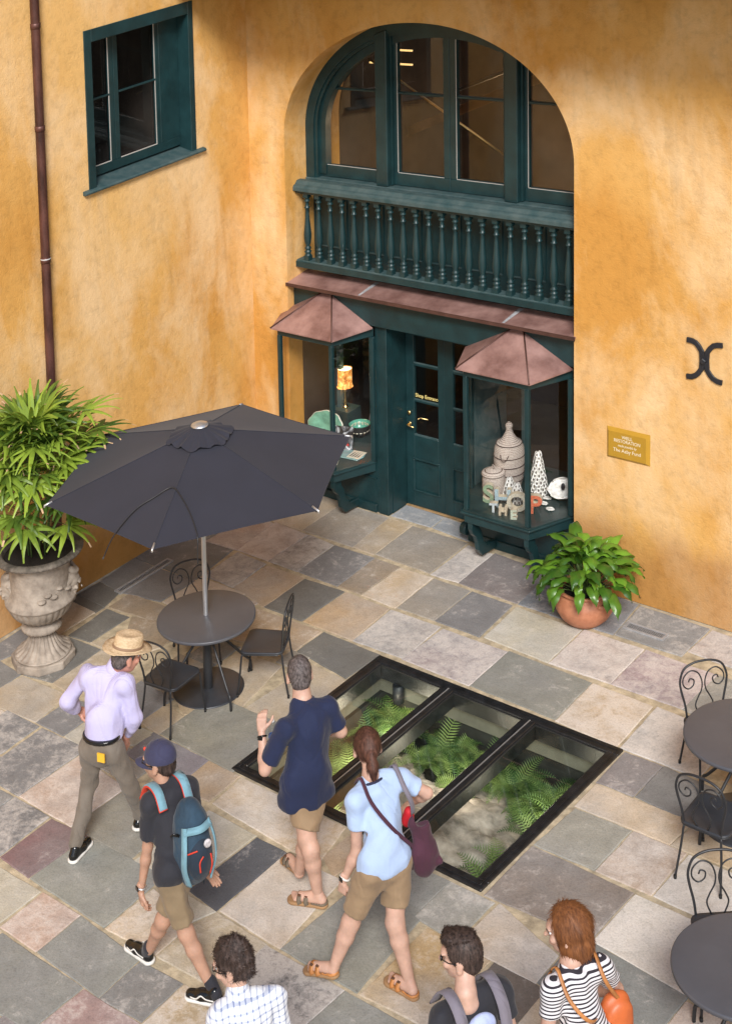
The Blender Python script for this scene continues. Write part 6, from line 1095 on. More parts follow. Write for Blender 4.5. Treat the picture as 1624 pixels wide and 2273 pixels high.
def weave(name,kind):
    m,nt,b=newmat(name); L=nt.links; b.inputs['Roughness'].default_value=.85; tc=nd(nt,'ShaderNodeTexCoord'); sp=nd(nt,'ShaderNodeSeparateXYZ')
    n=nd(nt,'ShaderNodeTexNoise',Scale=4,Detail=2); L.new(tc.outputs['Object'],n.inputs['Vector']); va=nd(nt,'ShaderNodeVectorMath',operation='MULTIPLY_ADD'); va.inputs[1].default_value=(.02,.02,.03) if kind!='check' else (.004,)*3; L.new(n.outputs['Color'],va.inputs[0]); L.new(tc.outputs['Object'],va.inputs[2]); L.new(va.outputs[0],sp.inputs[0])
    def wv(sock,fr,duty,c0,c1,ang=None):
        ml=nd(nt,'ShaderNodeMath',operation='MULTIPLY'); ml.inputs[1].default_value=fr; L.new(sock,ml.inputs[0]); f=nd(nt,'ShaderNodeMath',operation='FRACT'); L.new(ml.outputs[0],f.inputs[0]); g_=nd(nt,'ShaderNodeMath',operation='LESS_THAN'); g_.inputs[1].default_value=duty; L.new(f.outputs[0],g_.inputs[0])
        return g_.outputs[0]
    def hor():   # coordinate around the body: x-y diagonal
        s=nd(nt,'ShaderNodeMath',operation='ADD'); L.new(sp.outputs[0],s.inputs[0]); L.new(sp.outputs[1],s.inputs[1]); return s.outputs[0]
    mx=nd(nt,'ShaderNodeMix',data_type='RGBA')
    if kind=='stripe': L.new(wv(sp.outputs[2],44,.42,0,0),mx.inputs[0]); mx.inputs[6].default_value=(.66,.64,.66,1); mx.inputs[7].default_value=(.022,.018,.025,1)
    elif kind=='plaid':
        a=wv(sp.outputs[2],26,.28,0,0); b_=wv(hor(),19,.26,0,0); s=nd(nt,'ShaderNodeMath',operation='ADD'); L.new(a,s.inputs[0]); L.new(b_,s.inputs[1]); h=nd(nt,'ShaderNodeMath',operation='MULTIPLY'); h.inputs[1].default_value=.5; L.new(s.outputs[0],h.inputs[0]); L.new(h.outputs[0],mx.inputs[0]); mx.inputs[6].default_value=(.72,.74,.78,1); mx.inputs[7].default_value=(.20,.24,.38,1)
    else:
        a=wv(sp.outputs[2],150,.5,0,0); b_=wv(hor(),150,.5,0,0); s=nd(nt,'ShaderNodeMath',operation='ADD'); L.new(a,s.inputs[0]); L.new(b_,s.inputs[1]); h=nd(nt,'ShaderNodeMath',operation='MULTIPLY'); h.inputs[1].default_value=.5; L.new(s.outputs[0],h.inputs[0]); L.new(h.outputs[0],mx.inputs[0]); mx.inputs[6].default_value=(.60,.57,.76,1); mx.inputs[7].default_value=(.34,.31,.56,1)
    L.new(mx.outputs[2],b.inputs['Base Color']); folds(m)
    return m
M['stripe']=weave('black and white stripes','stripe'); M['plaid']=weave('plaid cloth','plaid'); M['lilac']=weave('lilac micro check','check')
def strap(pts,w_,th,name,mt,parent,root,nrm=None):
    P=[np.array(p)-np.array(root) for p in pts]; P=[np.array(q) for q in tcurve(P,28)]; m=MB(); vs=[]
    for i,p in enumerate(P):
        t=_n(P[min(i+1,len(P)-1)]-P[max(i-1,0)]); nn=nrm[i] if isinstance(nrm,list) else nrm
        s=_n(np.cross(t,nn)); q=_n(np.cross(s,t))
        vs+=[p-s*w_/2-q*th/2,p+s*w_/2-q*th/2,p+s*w_/2+q*th/2,p-s*w_/2+q*th/2]
    n=len(P); fs=[(i*4+k,i*4+(k+1)%4,(i+1)*4+(k+1)%4,(i+1)*4+k) for i in range(n-1) for k in range(4)]+[(0,1,2,3),((n-1)*4+3,(n-1)*4+2,(n-1)*4+1,(n-1)*4)]
    m.add(vs,fs,True); return m.build(name,mt,parent)
def sneaker(name,heel,toe,an,mt,parent,root,stripe_=True,sock=True):
    heel,toe,an=map(np.array,(heel,toe,an)); d=_n(toe-heel); L_=np.linalg.norm(toe-heel); s=_n(np.cross(d,V(0,0,1))); u=np.cross(s,d); P=lambda a,b,c: heel+d*a+s*b+u*c
    up=[C_(P(.045,0,.04),P(L_*.55,0,.045),.036,.040),C_(P(L_*.55,0,.04),P(L_-.045,0,.032),.042,.036),C_(P(.05,0,.06),P(.07,0,.095),.034,.036),C_(P(L_*.3,0,.07),P(L_*.6,0,.05),.036,.034),('h',P(0,0,.02),-u)]
    o=skinmesh('shoe',[grow(up,.007,.02)],mt,parent,root,1)
    so=[C_(P(.045,0,.018),P(L_*.45,0,.018),.046,.044),C_(P(L_*.45,0,.018),P(L_-.05,0,.018),.044,.049),('h',P(0,0,.0),-u),('h',P(0,0,.028),u)]
    skinmesh('sole',[grow(so,.007,.012)],M['whiterub'],o,root,1).parent=o
    if sock: skinmesh('sock',[grow([C_(P(.06,0,.08),mix(P(.06,0,.08),an,1)+V(0,0,.03),.043,.045)],.008,.01)],M['black_tee'],o,root,1)
    if stripe_:
        for sd in (-1,1): strap([P(.06,sd*.043,.05),P(.12,sd*.047,.055),P(.16,sd*.049,.075),P(.20,sd*.049,.045),P(.25,sd*.044,.045)] if L_>.24 else [P(.06,sd*.04,.05),P(.15,sd*.04,.05)],.010,.004,'side_stripe',M['whiterub'],o,root,s*sd)
    return o
def sandal(heel,toe,parent,root,mt,sole,straps=2):
    heel,toe=map(np.array,(heel,toe)); d=_n(toe-heel); L_=np.linalg.norm(toe-heel); s=_n(np.cross(d,V(0,0,1))); u=np.cross(s,d); P=lambda a,b,c: heel+d*a+s*b+u*c
    so=[C_(P(.035,0,.012),P(L_*.45,0,.012),.040,.040),C_(P(L_*.45,0,.012),P(L_-.05,0,.012),.042,.053),('h',P(0,0,.0),-u),('h',P(0,0,.026),u)]
    o=skinmesh('sandal_sole',[grow(so,.007,.012)],sole,parent,root,1)
    skinmesh('heel_cup',[grow([C_(P(.04,0,.03),P(.10,0,.03),.043,.041),('s',P(.045,0,.05),P(.2,0,.05),.036,.036),('h',P(0,0,.024),-u),('h',P(0,0,.050),u)],.007,.01)],mt,o,root,1)
    for a in ((L_*.50,L_*.68) if straps==2 else (L_*.6,)):
        pts=[P(a-.01,-.048,.02),P(a,-.046,.05),P(a,-.02,.078),P(a,.02,.078),P(a,.046,.05),P(a-.01,.048,.02)]
        nn=[u*.99+s*(2*i/29-1)*.6 for i in range(40)]; strap(pts,.034,.006,'strap',mt,o,root,[_n(q) for q in nn])
        b=MB(); b.box(-.012,.012,-.010,.010,-.003,.003); 
        q=P(a,-.028,.080)-np.array(root); oo=b.build('buckle',M['leather'],o); oo.location=q
    return o
def watch(wr,el,parent,root,mt,face,nrm):
    wr,el=np.array(wr),np.array(el); d=_n(el-wr); c=wr+d*.035-np.array(root); s=_n(np.cross(d,nrm)); q=np.cross(s,d)*-1
    o=MB().tube([c+(s*math.cos(a)+q*math.sin(a))*.034 for a in np.linspace(0,2*PI,25)[:-1]],.008,6,closed=True).build('watch_strap',mt,parent)
    m=MB(); m.box(-.020,.020,-.017,.017,-.005,.005); oo=m.build('watch_face',face,o,bevel=.003); n_=_n(nrm); oo.matrix_basis=Matrix.Translation(c+n_*.038)@Vector(n_).to_track_quat('Z','Y').to_matrix().to_4x4()
def person(label,base,name='person'):
    return thing(name,label,'person',base)
def arr(K): return {k:np.array(v,float) for k,v in K.items()}
def hands_res(pr): return grow(pr,.0052,.008)
def eyes_glasses(P,fr,parent,root,sun=False):
    o=None
    for sd in (-1,1):
        c=P(sd*.033,.094,.010)-np.array(root); m=MB(); m.tube([c+fr[0]*math.cos(a)*.022+fr[2]*math.sin(a)*.017 for a in np.linspace(0,2*PI,17)[:-1]],.003,5,closed=True); 
        q=m.build('glasses_frame',M['lens'],parent)
        if sun:
            m=MB(); m.sphere((0,0,0),(.027,.009,.021),12,8); q2=m.build('dark_lens',M['lens'],q); q2.matrix_basis=Matrix.Translation(c)@Matrix(((fr[0][0],fr[1][0],fr[2][0]),(fr[0][1],fr[1][1],fr[2][1]),(fr[0][2],fr[1][2],fr[2][2]))).to_4x4()
        MB().tube([P(sd*.055,.088,.014)-np.array(root),P(sd*.077,.05,.012)-np.array(root),P(sd*.083,-.005,.008)-np.array(root),P(sd*.080,-.022,-.012)-np.array(root)],.0035,5).build('temple_arm',M['lens'],q)
def eyes(P,fr,parent,root):
    for sd in (-1,1):
        c=P(sd*.031,.083,.006)-np.array(root); MB().sphere(tuple(c),.0075,8,6).build('eye',M['whitecloth'],parent); MB().sphere(tuple(c+fr[1]*.0055),.0045,8,6).build('iris',M['lens'],parent)
        MB().tube([P(sd*.018,.097,.027)-np.array(root),P(sd*.034,.098,.031)-np.array(root),P(sd*.050,.088,.026)-np.array(root)],.0035,5).build('eyebrow',M['hair_dark'],parent)
def hair_short(C,P,fr,mt,parent,root,thick=.010,front=.055,low=-.055,top=0,amp=.003,seed=1,fr_=60,nape=-.075):
    s,f,u=fr; pr=[ELH(P(0,-.012,.027+top*.4),fr,(.076+thick,.094+thick,.094+thick+top)),ELH(P(0,-.05,-.03),fr,(.064+thick*.6,.052+thick*.6,.06)),('h',P(0,front,.05),_n(f*.9-u*.45)),('h',P(0,-.03,nape),_n(-u)),('h',P(0,.035,-.0),_n(f*.8-u*.75))]
    o=skinmesh('hair',[grow(pr,.0065,.02,disp=(amp,fr_,seed))],mt,parent,root,1)
    return strands(o,C,fr,*{'t':(2600,.045,'rand',.35),'s':(1600,.016,'rand',.30)}['t' if thick>.012 else 's'])
def strands(o,C,fr,n=1500,L_=.035,flow='down',out=.25,seed=1,w_=.0016,jit=.35):
    r=random.Random(seed); me=o.data; P=[np.array(v.co) for v in me.vertices]; N=[np.array(v.normal) for v in me.vertices]; mt=list(me.materials)
    ctr=sum(P)/len(P); s_,f_,u_=fr; vs=[tuple(p) for p in P]; fs=[tuple(q.vertices) for q in me.polygons]
    for _ in range(n):
        i=r.randrange(len(P)); p=P[i]; nn=_n(N[i]); 
        if np.dot(nn,p-ctr)<0: nn=-nn
        d={'down':-u_-f_*.25,'back':-f_-u_*.3,'fwd':f_*.8+u_*.1,'up':u_*.6+f_*.5,'rand':V(r.gauss(0,1),r.gauss(0,1),r.gauss(0,1)),'pony':-u_-f_*.6}[flow]
        d=_n(d+V(r.gauss(0,jit),r.gauss(0,jit),r.gauss(0,jit))); d=_n(d-nn*np.dot(d,nn)); sd=np.cross(d,nn)*w_*r.uniform(.6,1.4); l=L_*r.uniform(.5,1.2); b=len(vs)
        q0=p-nn*.002; q1=p+d*l*.5+nn*(.003+out*l*.25); q2=p+d*l+nn*(out*l*.5-.001)
        for q,k in ((q0,1),(q1,.9),(q2,.15)): vs+=[tuple(q-sd*k),tuple(q+sd*k)]
        fs+=[(b,b+1,b+3,b+2),(b+2,b+3,b+5,b+4)]
    m2=bpy.data.meshes.new('hair'); m2.from_pydata(vs,[],fs); m2.materials.append(mt[0]); m2.polygons.foreach_set('use_smooth',[True]*len(fs)); m2.update(); o.data=m2; return o
# ---- man in the straw hat
def man_hat():
    K=arr(PEOPLE['hat']); root=V(3.38,-5.60,0); t=person('man in a straw hat, lilac shirt and taupe trousers walking past the urn',root)
    r,f=side_frame(K); C=K['head']; pr,P,fr=head_parts(C,(.35,.94),.25)
    hd=grow(pr+ear_parts(P,fr)+[C_(C-V(0,0,.05),K['neck'],.056,.06)],.0075,.02)
    bd=grow(torso(K,.135,.15,.64,-.024)+leg_parts(K['lhip'],K['lkn'],K['lan'],.72)+leg_parts(K['rhip'],K['rkn'],K['ran'],.72)+arm_parts(K['lsh'],K['lel'],K['lwr'],.78)+arm_parts(K['rsh'],K['rel'],K['rwr'],.78),.012,.03)
    h1=hands_res(hand(K['lwr'],V(.5,.6,-.5),-r,-1,.6)); h2=hands_res(hand(K['rwr'],V(-.2,.3,-.9),r,-1,.5))
    body=skinmesh('body',[bd,hd,h1,h2],M['skin_red'],t,root); eyes(P,fr,t,root)
    hair_short(C,P,fr,M['hair_grey'],t,root,.004)
    hm_=(K['lhip']+K['rhip'])/2
    sh=torso(K,.150,.165,.72,.012,.070,.045)+[C_(hm_+V(0,0,.12),hm_+V(0,0,.24),.155,.150,(f,.72))]+[C_(K['lsh'],K['lel'],.074,.068),C_(K['lel'],mix(K['lel'],K['lwr'],.75),.068,.056),C_(K['rsh'],K['rel'],.075,.068),C_(K['rel'],mix(K['rel'],K['rwr'],.72),.068,.056),('h',(K['lhip']+K['rhip'])/2+V(0,0,.075),V(0,0,-1),(K['lhip']+K['rhip'])/2,.28),('h',mix(K['neck'],C,.15),V(0,0,1))]
    # keep forearms: hem cut is local to the waist
    sh=[p for p in sh if p[0]!='h']+[('h',hm_+V(0,0,.085),V(0,0,-1),hm_,.215)]
    shirt=skinmesh('shirt',[grow(sh,.011,.035,disp=(.014,24,4,(1,1,.45)))],M['lilac'],t,root)
    skinmesh('shirt_collar',[grow([C_(K['neck']-V(0,0,.015),K['neck']+V(.01,.02,.03),.075,.066)],.008,.01)],M['lilac'],shirt,root)
    hm=(K['lhip']+K['rhip'])/2; fl=(f,.82)
    tr=[C_(K['lhip']+V(0,0,.0),K['rhip'],.100,.100),C_(hm+V(0,0,.0),hm+V(0,0,.07),.155,.15,fl),C_(K['lhip'],K['lkn'],.098,.075),C_(K['lkn'],K['lan']+V(0,0,.02),.072,.062),C_(K['rhip'],K['rkn'],.098,.075),C_(K['rkn'],K['ran']+V(0,0,.02),.072,.060),('h',hm+V(0,0,.115),V(0,0,1))]
    skinmesh('trousers',[grow(tr,.011,.03,disp=(.009,34,8))],M['taupe'],t,root)
    skinmesh('belt',[grow([C_(hm+V(0,0,.06),hm+V(0,0,.12),.160,.158,fl),('h',hm+V(0,0,.13),V(0,0,1)),('h',hm+V(0,0,.10),V(0,0,-1))],.009,.01)],M['lens'],t,root)
    q=hm+r*.08-f*.145+V(0,0,.0)-root; o=MB().box(-.035,.035,-.006,.006,-.02,.055).build('guide_booklet',mat('yellow booklet',(.75,.42,.03),.6),t); o.matrix_basis=Matrix.Translation(q)@Matrix.Rotation(math.atan2(r[1],r[0]),4,'Z')
    sneaker('shoe',(3.325,-5.955,.005),(3.25,-5.665,.005),K['lan'],M['lens'],t,root,False,False); sneaker('shoe',(3.50,-5.38,.03),(3.42,-5.10,.005),K['ran'],M['lens'],t,root,False,False)
    ht=thing('straw_hat','wide brimmed straw hat on the head of the man in the lilac shirt','hat',tuple(C+V(0,0,0)))
    s_,f_,u_=fr; m=MB(); 
    bz=lambda a: .016*math.cos(2*a)
    prof=[(.150,.052),(.152,.056),(.12,.058),(.098,.060),(.090,.075),(.088,.12),(.083,.150),(.070,.158),(.045,.150),(0,.142)]
    m.lathe(prof,64); m.v=[(x*(1.0 if True else 1),y*1.22,z+(.02*(x/.15)**2*(1 if abs(x)>.1 else .3) if (x*x+y*y)>.011 else 0)) for x,y,z in m.v]
    ob=m.build('hat_body',mat('woven straw',(.42,.29,.16),.75,var2=(.62,.47,.30),vscale=1,detail=3,stretch=(50,50,160),bump=.3,bscale=1),ht)
    Rm=Matrix(((s_[0],f_[0],u_[0]),(s_[1],f_[1],u_[1]),(s_[2],f_[2],u_[2]))).to_4x4()@Matrix.Scale(1.18,4); ob.matrix_basis=Rm
    m=MB(); m.lathe([(.0925,.062),(.0935,.066),(.093,.084),(.091,.088)],48); m.v=[(x,y*1.22,z) for x,y,z in m.v]; m.build('hat_band',mat('tan hat band',(.24,.15,.09),.7),ht).matrix_basis=Rm
man_hat()
# ---- young man in cap with backpack
def man_cap():
    K=arr(PEOPLE['cap']); K['lhip']=V(5.0,-6.41,.90); K['rhip']=V(5.03,-6.27,.90); K['lsh']=V(4.80,-6.40,1.39); K['rsh']=V(4.90,-6.07,1.39); K['rkn'][1]+=.03
    root=V(4.97,-6.33,0); t=person('young man in a navy cap, black tee and khaki shorts walking with a blue backpack',root); r,f=side_frame(K)
    C=K['head']-V(0,0,.015); pr,P,fr=head_parts(C,(-.93,-.36),.05)
    hd=grow(pr+ear_parts(P,fr)+[C_(C-V(0,0,.04)-f*.02,K['neck'],.05,.055)],.0075,.02)
    f1=((4.70,-6.325,.005),(4.39,-6.31,.005)); f2=((5.42,-6.30,.012),(5.125,-6.40,.005))
    bd=grow(torso(K,.120,.135,.64,-.024)+leg_parts(K['lhip'],K['lkn'],K['lan'],.92)+leg_parts(K['rhip'],K['rkn'],K['ran'],.92)+arm_parts(K['lsh'],K['lel'],K['lwr'],.88)+arm_parts(K['rsh'],K['rel'],K['rwr'],.88),.0115,.028)
    h1=hands_res(hand(K['lwr'],V(.02,.02,-1),-r+f*.2,-1,.55)); h2=hands_res(hand(K['rwr'],V(.55,.35,-.75),V(-.6,.6,.3),1,.12,spread=.18))
    skinmesh('body',[bd,hd,h1,h2],M['skin_tan'],t,root); eyes(P,fr,t,root); eyes_glasses(P,fr,t,root)
    hair_short(C,P,fr,M['hair_dark'],t,root,.006)
    sh=torso(K,.135,.15,.70,.012,.062,.04)+[C_(K['lhip']+V(0,0,.06),K['rhip']+V(0,0,.06),.118,.118),('h',(K['lhip']+K['rhip'])/2-V(0,0,.03),V(0,0,-1),(K['lhip']+K['rhip'])/2,.3)]+[C_(K['lsh'],mix(K['lsh'],K['lel'],.72),.066,.072),C_(K['rsh'],mix(K['rsh'],K['rel'],.7),.066,.070)]
    e=mix(K['lsh'],K['lel'],.72); d=_n(K['lel']-K['lsh']); e2=mix(K['rsh'],K['rel'],.7); d2=_n(K['rel']-K['rsh'])
    sh+=[('h',e+d*.01,d,e,.13),('h',e2+d2*.01,d2,e2,.12)]
    skinmesh('tee_shirt',[grow(sh,.011,.03,disp=(.012,24,14,(1,1,.5)))],M['black_tee'],t,root)
    hm=(K['lhip']+K['rhip'])/2
    def hem(h_,k_,t_): 
        e=mix(h_,k_,t_); d=_n(k_-h_); return [C_(h_,e,.096,.090),('h',e+d*.01,d,e,.20)]
    ks=K['lhip'],K['lkn']
    st=[C_(K['lhip'],K['rhip'],.10,.10),C_(hm,hm+V(0,0,.02),.130,.12,(f,.85))]; 
    a=hem(K['lhip'],K['lkn'],.80); b=hem(K['rhip'],K['rkn'],.80)
    skinmesh('shorts',[grow(st+[a[0],b[0],a[1],b[1]],.011,.03,disp=(.009,34,3))],M['olive'],t,root)
    sneaker('shoe',*f1,K['ran'],M['lens'],t,root); sneaker('shoe',*f2,K['lan'],M['lens'],t,root)
    watch(K['lwr'],K['lel'],t,root,M['steel'],M['lens'],-r)
    cp=thing('baseball_cap','navy baseball cap on the young man with the backpack','cap',tuple(C)); s_,f_,u_=fr
    sk=[ELH(P(0,-.010,.035),fr,(.088,.106,.100)),('h',P(0,0,.015),-u_)]
    skinmesh('crown',[grow(sk,.007,.01)],M['capcloth'],cp,C); m=MB()
    vs=[];n=14
    for j in range(5):
        for i in range(n+1):
            a=PI*i/n; rr=.0+.078*j/4; x=math.cos(a)*.080*(1-.04*j); y=.075*math.sin(a)**.8+ rr*math.sin(a)**.6; vs.append(V(x,y,.020-.02*(x/.08)**2-.006*j))
    vv=[(s_*p[0]+f_*(p[1]+.010)+u_*p[2])*HS for p in vs]; vv2=[p-u_*.004 for p in vv]; L_=len(vv)
    fs=[(j*(n+1)+i,j*(n+1)+i+1,(j+1)*(n+1)+i+1,(j+1)*(n+1)+i) for j in range(4) for i in range(n)]; m.add(vv,fs,True); m.add(vv2,fs,True); m.build('brim',M['capcloth'],cp)
    MB().sphere(tuple(u_*.136*HS),.007,8,5).build('button',M['capcloth'],cp)
    MB().sphere(tuple((f_*.094+u_*.07)*HS),(.012,.012,.016),8,6).build('badge',M['red'],cp)
    # backpack
    bk=-f; cB=V(4.99,-6.22,1.13)+bk*.10+V(0,0,0); BP=thing('backpack','slate blue hiking backpack with pale blue edging worn by the young man in the cap','backpack',tuple(cB)); fb=(r,bk,V(0,0,1)); tilt=_n(V(0,0,1)-bk*-.12)
    fb=frame(bk,tilt)
    Q=lambda a,b,c: cB+fb[0]*a+fb[1]*b+fb[2]*c
    sk=[C_(Q(0,0,-.17),Q(0,.0,.14),.15,.125,(fb[1],.85)),C_(Q(0,-.02,.14),Q(0,-.03,.22),.12,.09),EL(Q(0,.08,-.06),fb,(.125,.10,.20))]
    skinmesh('pack_body',[grow(sk,.010,.04,disp=(.005,34,5))],M['packblue'],BP,cB)
    skinmesh('front_pocket',[grow([EL(Q(0,.115,-.07),fb,(.105,.085,.175))],.009,.02,disp=(.003,40,2))],M['packnavy'],BP,cB)
    for sd in (-1,1): strap([Q(sd*.10,.09,.19),Q(sd*.125,.13,.05),Q(sd*.13,.13,-.10),Q(sd*.09,.12,-.25)],.045,.012,'pale_panel',M['packlight'],BP,cB,fb[1]*.6+fb[0]*sd)
    strap([Q(-.11,.10,.165),Q(0,.15,.175),Q(.11,.10,.165)],.05,.012,'pale_panel',M['packlight'],BP,cB,fb[1]+fb[2]*.8)
    strap([Q(-.05,.205,.0),Q(-.055,.212,-.08),Q(-.045,.195,-.16)],.010,.006,'zip_pull',M['red'],BP,cB,fb[1]); strap([Q(.01,.205,.0),Q(.04,.205,-.04),Q(.035,.20,-.12)],.010,.006,'zip_pull',M['red'],BP,cB,fb[1]); strap([Q(.05,.19,.05),Q(.11,.13,.01)],.010,.006,'zip_pull',M['red'],BP,cB,fb[1]+fb[0])
    m=MB(); m.lathe([(0,.006),(.026,.005),(.032,0),(0,-.004)],20); o=m.build('round_badge',mat('silver badge',(.45,.42,.42),.4,var=.4,vscale=50),BP); o.matrix_basis=Matrix.Translation(Q(-.035,.190,.075)-cB)@Vector(fb[1]+.25*fb[2]).to_track_quat('Z','Y').to_matrix().to_4x4()
    for sd,sh_ in ((-1,K['lsh']),(1,K['rsh'])):
        inner=mix(sh_,K['neck'],.38); inner[2]=sh_[2]
        for nm,off,w_,mt in (('shoulder_strap',.0,.062,M['packlight']),('strap_lining',-.010,.068,M['red'])):
            strap([inner+bk*.16+V(0,0,.0+off),inner+bk*.09+V(0,0,.09+off),inner+V(0,0,.108+off),inner-bk*.09+V(0,0,.065+off),inner-bk*.17+V(0,0,-.08)],w_,.016,nm,mt,BP,cB,[_n(V(0,0,1)*(1-abs(i/29-.4)*1.5)-bk*(i/29-.35)*1.5) for i in range(40)])
    strap([Q(-.13,.0,-.2),Q(-.15,-.06,-.28),Q(-.145,-.10,-.38),Q(-.14,-.10,-.46)],.03,.006,'loose_strap',M['packnavy'],BP,cB,-r)
    for z in (.12,-.12): strap([Q(.12,.05,z),Q(.16,.04,z+.02),Q(.175,.02,z)],.02,.006,'side_buckle',M['lens'],BP,cB,fb[1])
man_cap()
def man_navy():
    K=arr(PEOPLE['navy']); K['lhip']=V(5.09,-5.10,.90); K['rhip']=V(5.16,-4.91,.90); K['lwr']+=V(0,0,0); root=V(5.15,-5.03,0); t=person('man in a navy polo shirt and khaki shorts seen from behind at the skylight',root); r,f=side_frame(K)
    C=K['head']; pr,P,fr=head_parts(C,(-.80,.60),.30)
    hd=grow(pr+ear_parts(P,fr)+[C_(C-V(0,0,.05)-f*.02,K['neck'],.062,.068),C_(K['neck'],K['neck']-V(0,0,.05),.07,.08)],.0075,.02)
    f1=(V(5.375,-5.085,.0),V(5.075,-5.20,.0)); f2=(V(5.06,-5.03,.10),V(4.80,-4.94,.07))
    bd=grow(torso(K,.155,.165,.64,-.024)+leg_parts(K['lhip'],K['lkn'],K['lan'],1.02)+leg_parts(K['rhip'],K['rkn'],K['ran'],1.02)+arm_parts(K['lsh'],K['lel'],K['lwr'],1.05)+arm_parts(K['rsh'],K['rel'],K['rwr'],1.05),.0115,.028)
    h1=hands_res(hand(K['lwr'],V(-.2,.25,.95),V(.5,-.85,.1),1,.75,thumb=1.2)); h2=hands_res(hand(K['rwr'],V(-.8,-.3,.2),V(0,.2,1),1,.7))
    ft=grow(foot_parts(K['lan'],f1[0]+V(0,0,.022),f1[1]+V(0,0,.022)),.006,.012); ft2=grow(foot_parts(K['ran'],f2[0]+V(0,0,.022),f2[1]+V(0,0,.022)),.006,.012)
    skinmesh('body',[bd,hd,h1,h2,ft,ft2],M['skin'],t,root); eyes(P,fr,t,root)
    hair_short(C,P,fr,M['hair_grey'],t,root,.0055,amp=.002,nape=-.085)
    E1=mix(K['lsh'],K['lel'],.80); E2=mix(K['rsh'],K['rel'],.78); d1=_n(K['lel']-K['lsh']); d2=_n(K['rel']-K['rsh']); hm=(K['lhip']+K['rhip'])/2
    sh=torso(K,.168,.182,.74,.012,.078,.042)+[C_(K['lsh'],E1,.078,.082),C_(K['rsh'],E2,.078,.080),C_(K['lhip']+V(0,0,.06),K['rhip']+V(0,0,.06),.125,.125),C_(K['lhip']-V(0,0,.10),K['rhip']-V(0,0,.10),.135,.135),C_(hm+V(0,0,.1),hm-V(0,0,.13),.19,.20,(f,.8)),('h',E1+d1*.005,d1,E1,.12),('h',E2+d2*.005,d2,E2,.12),('h',hm-V(0,0,.14),V(0,0,-1))]
    shirt=skinmesh('polo_shirt',[grow(sh,.011,.035,disp=(.014,22,21,(1,1,.4)))],M['navy'],t,root)
    kk=K['neck']-V(0,0,.035); MB().tube([kk-root+(r*math.cos(a)*.088+f*math.sin(a)*.082+V(0,0,-.03*math.sin(a)+.012)) for a in np.linspace(0,2*PI,25)[:-1]],.016,6,closed=True).build('collar',M['collar'],shirt)
    ks=[]
    for h_,k_,tt in ((K['lhip'],K['lkn'],.90),(K['rhip'],K['rkn'],.85)):
        e=mix(h_,k_,tt); d=_n(k_-h_); ks+= [C_(h_,e,.100,.094),('h',e+d*.01,d,e,.21)]
    skinmesh('shorts',[grow([C_(K['lhip'],K['rhip'],.105,.105)]+ks[0::2]+ks[1::2],.011,.03,disp=(.009,34,7))],M['khaki'],t,root)
    sandal(*f1,t,root,M['suede'],M['cork']); sandal(*f2,t,root,M['suede'],M['cork'])
    watch(K['lwr'],K['lel'],t,root,M['lens'],M['lens'],_n(V(.3,-.9,.2)))
    bt=thing('water_bottle','clear plastic water bottle in the left hand of the man in the navy polo','bottle',tuple(K['lwr']+V(.04,.085,-.02)))
    m=MB(); m.lathe([(0,-.13),(.032,-.13),(.034,-.12),(.033,-.08),(.034,-.07),(.033,-.03),(.034,0),(.030,.03),(.013,.06),(.013,.075),(0,.075)],20); o=m.build('bottle_body',M['glass'],bt); MB().lathe([(0,.09),(.015,.09),(.015,.07),(0,.07)],12).build('cap',M['whitecloth'],bt)
    MB().lathe([(.0345,-.075),(.0345,-.035)],20).build('label_band',mat('blue label',(.05,.12,.35),.4),bt)
man_navy()
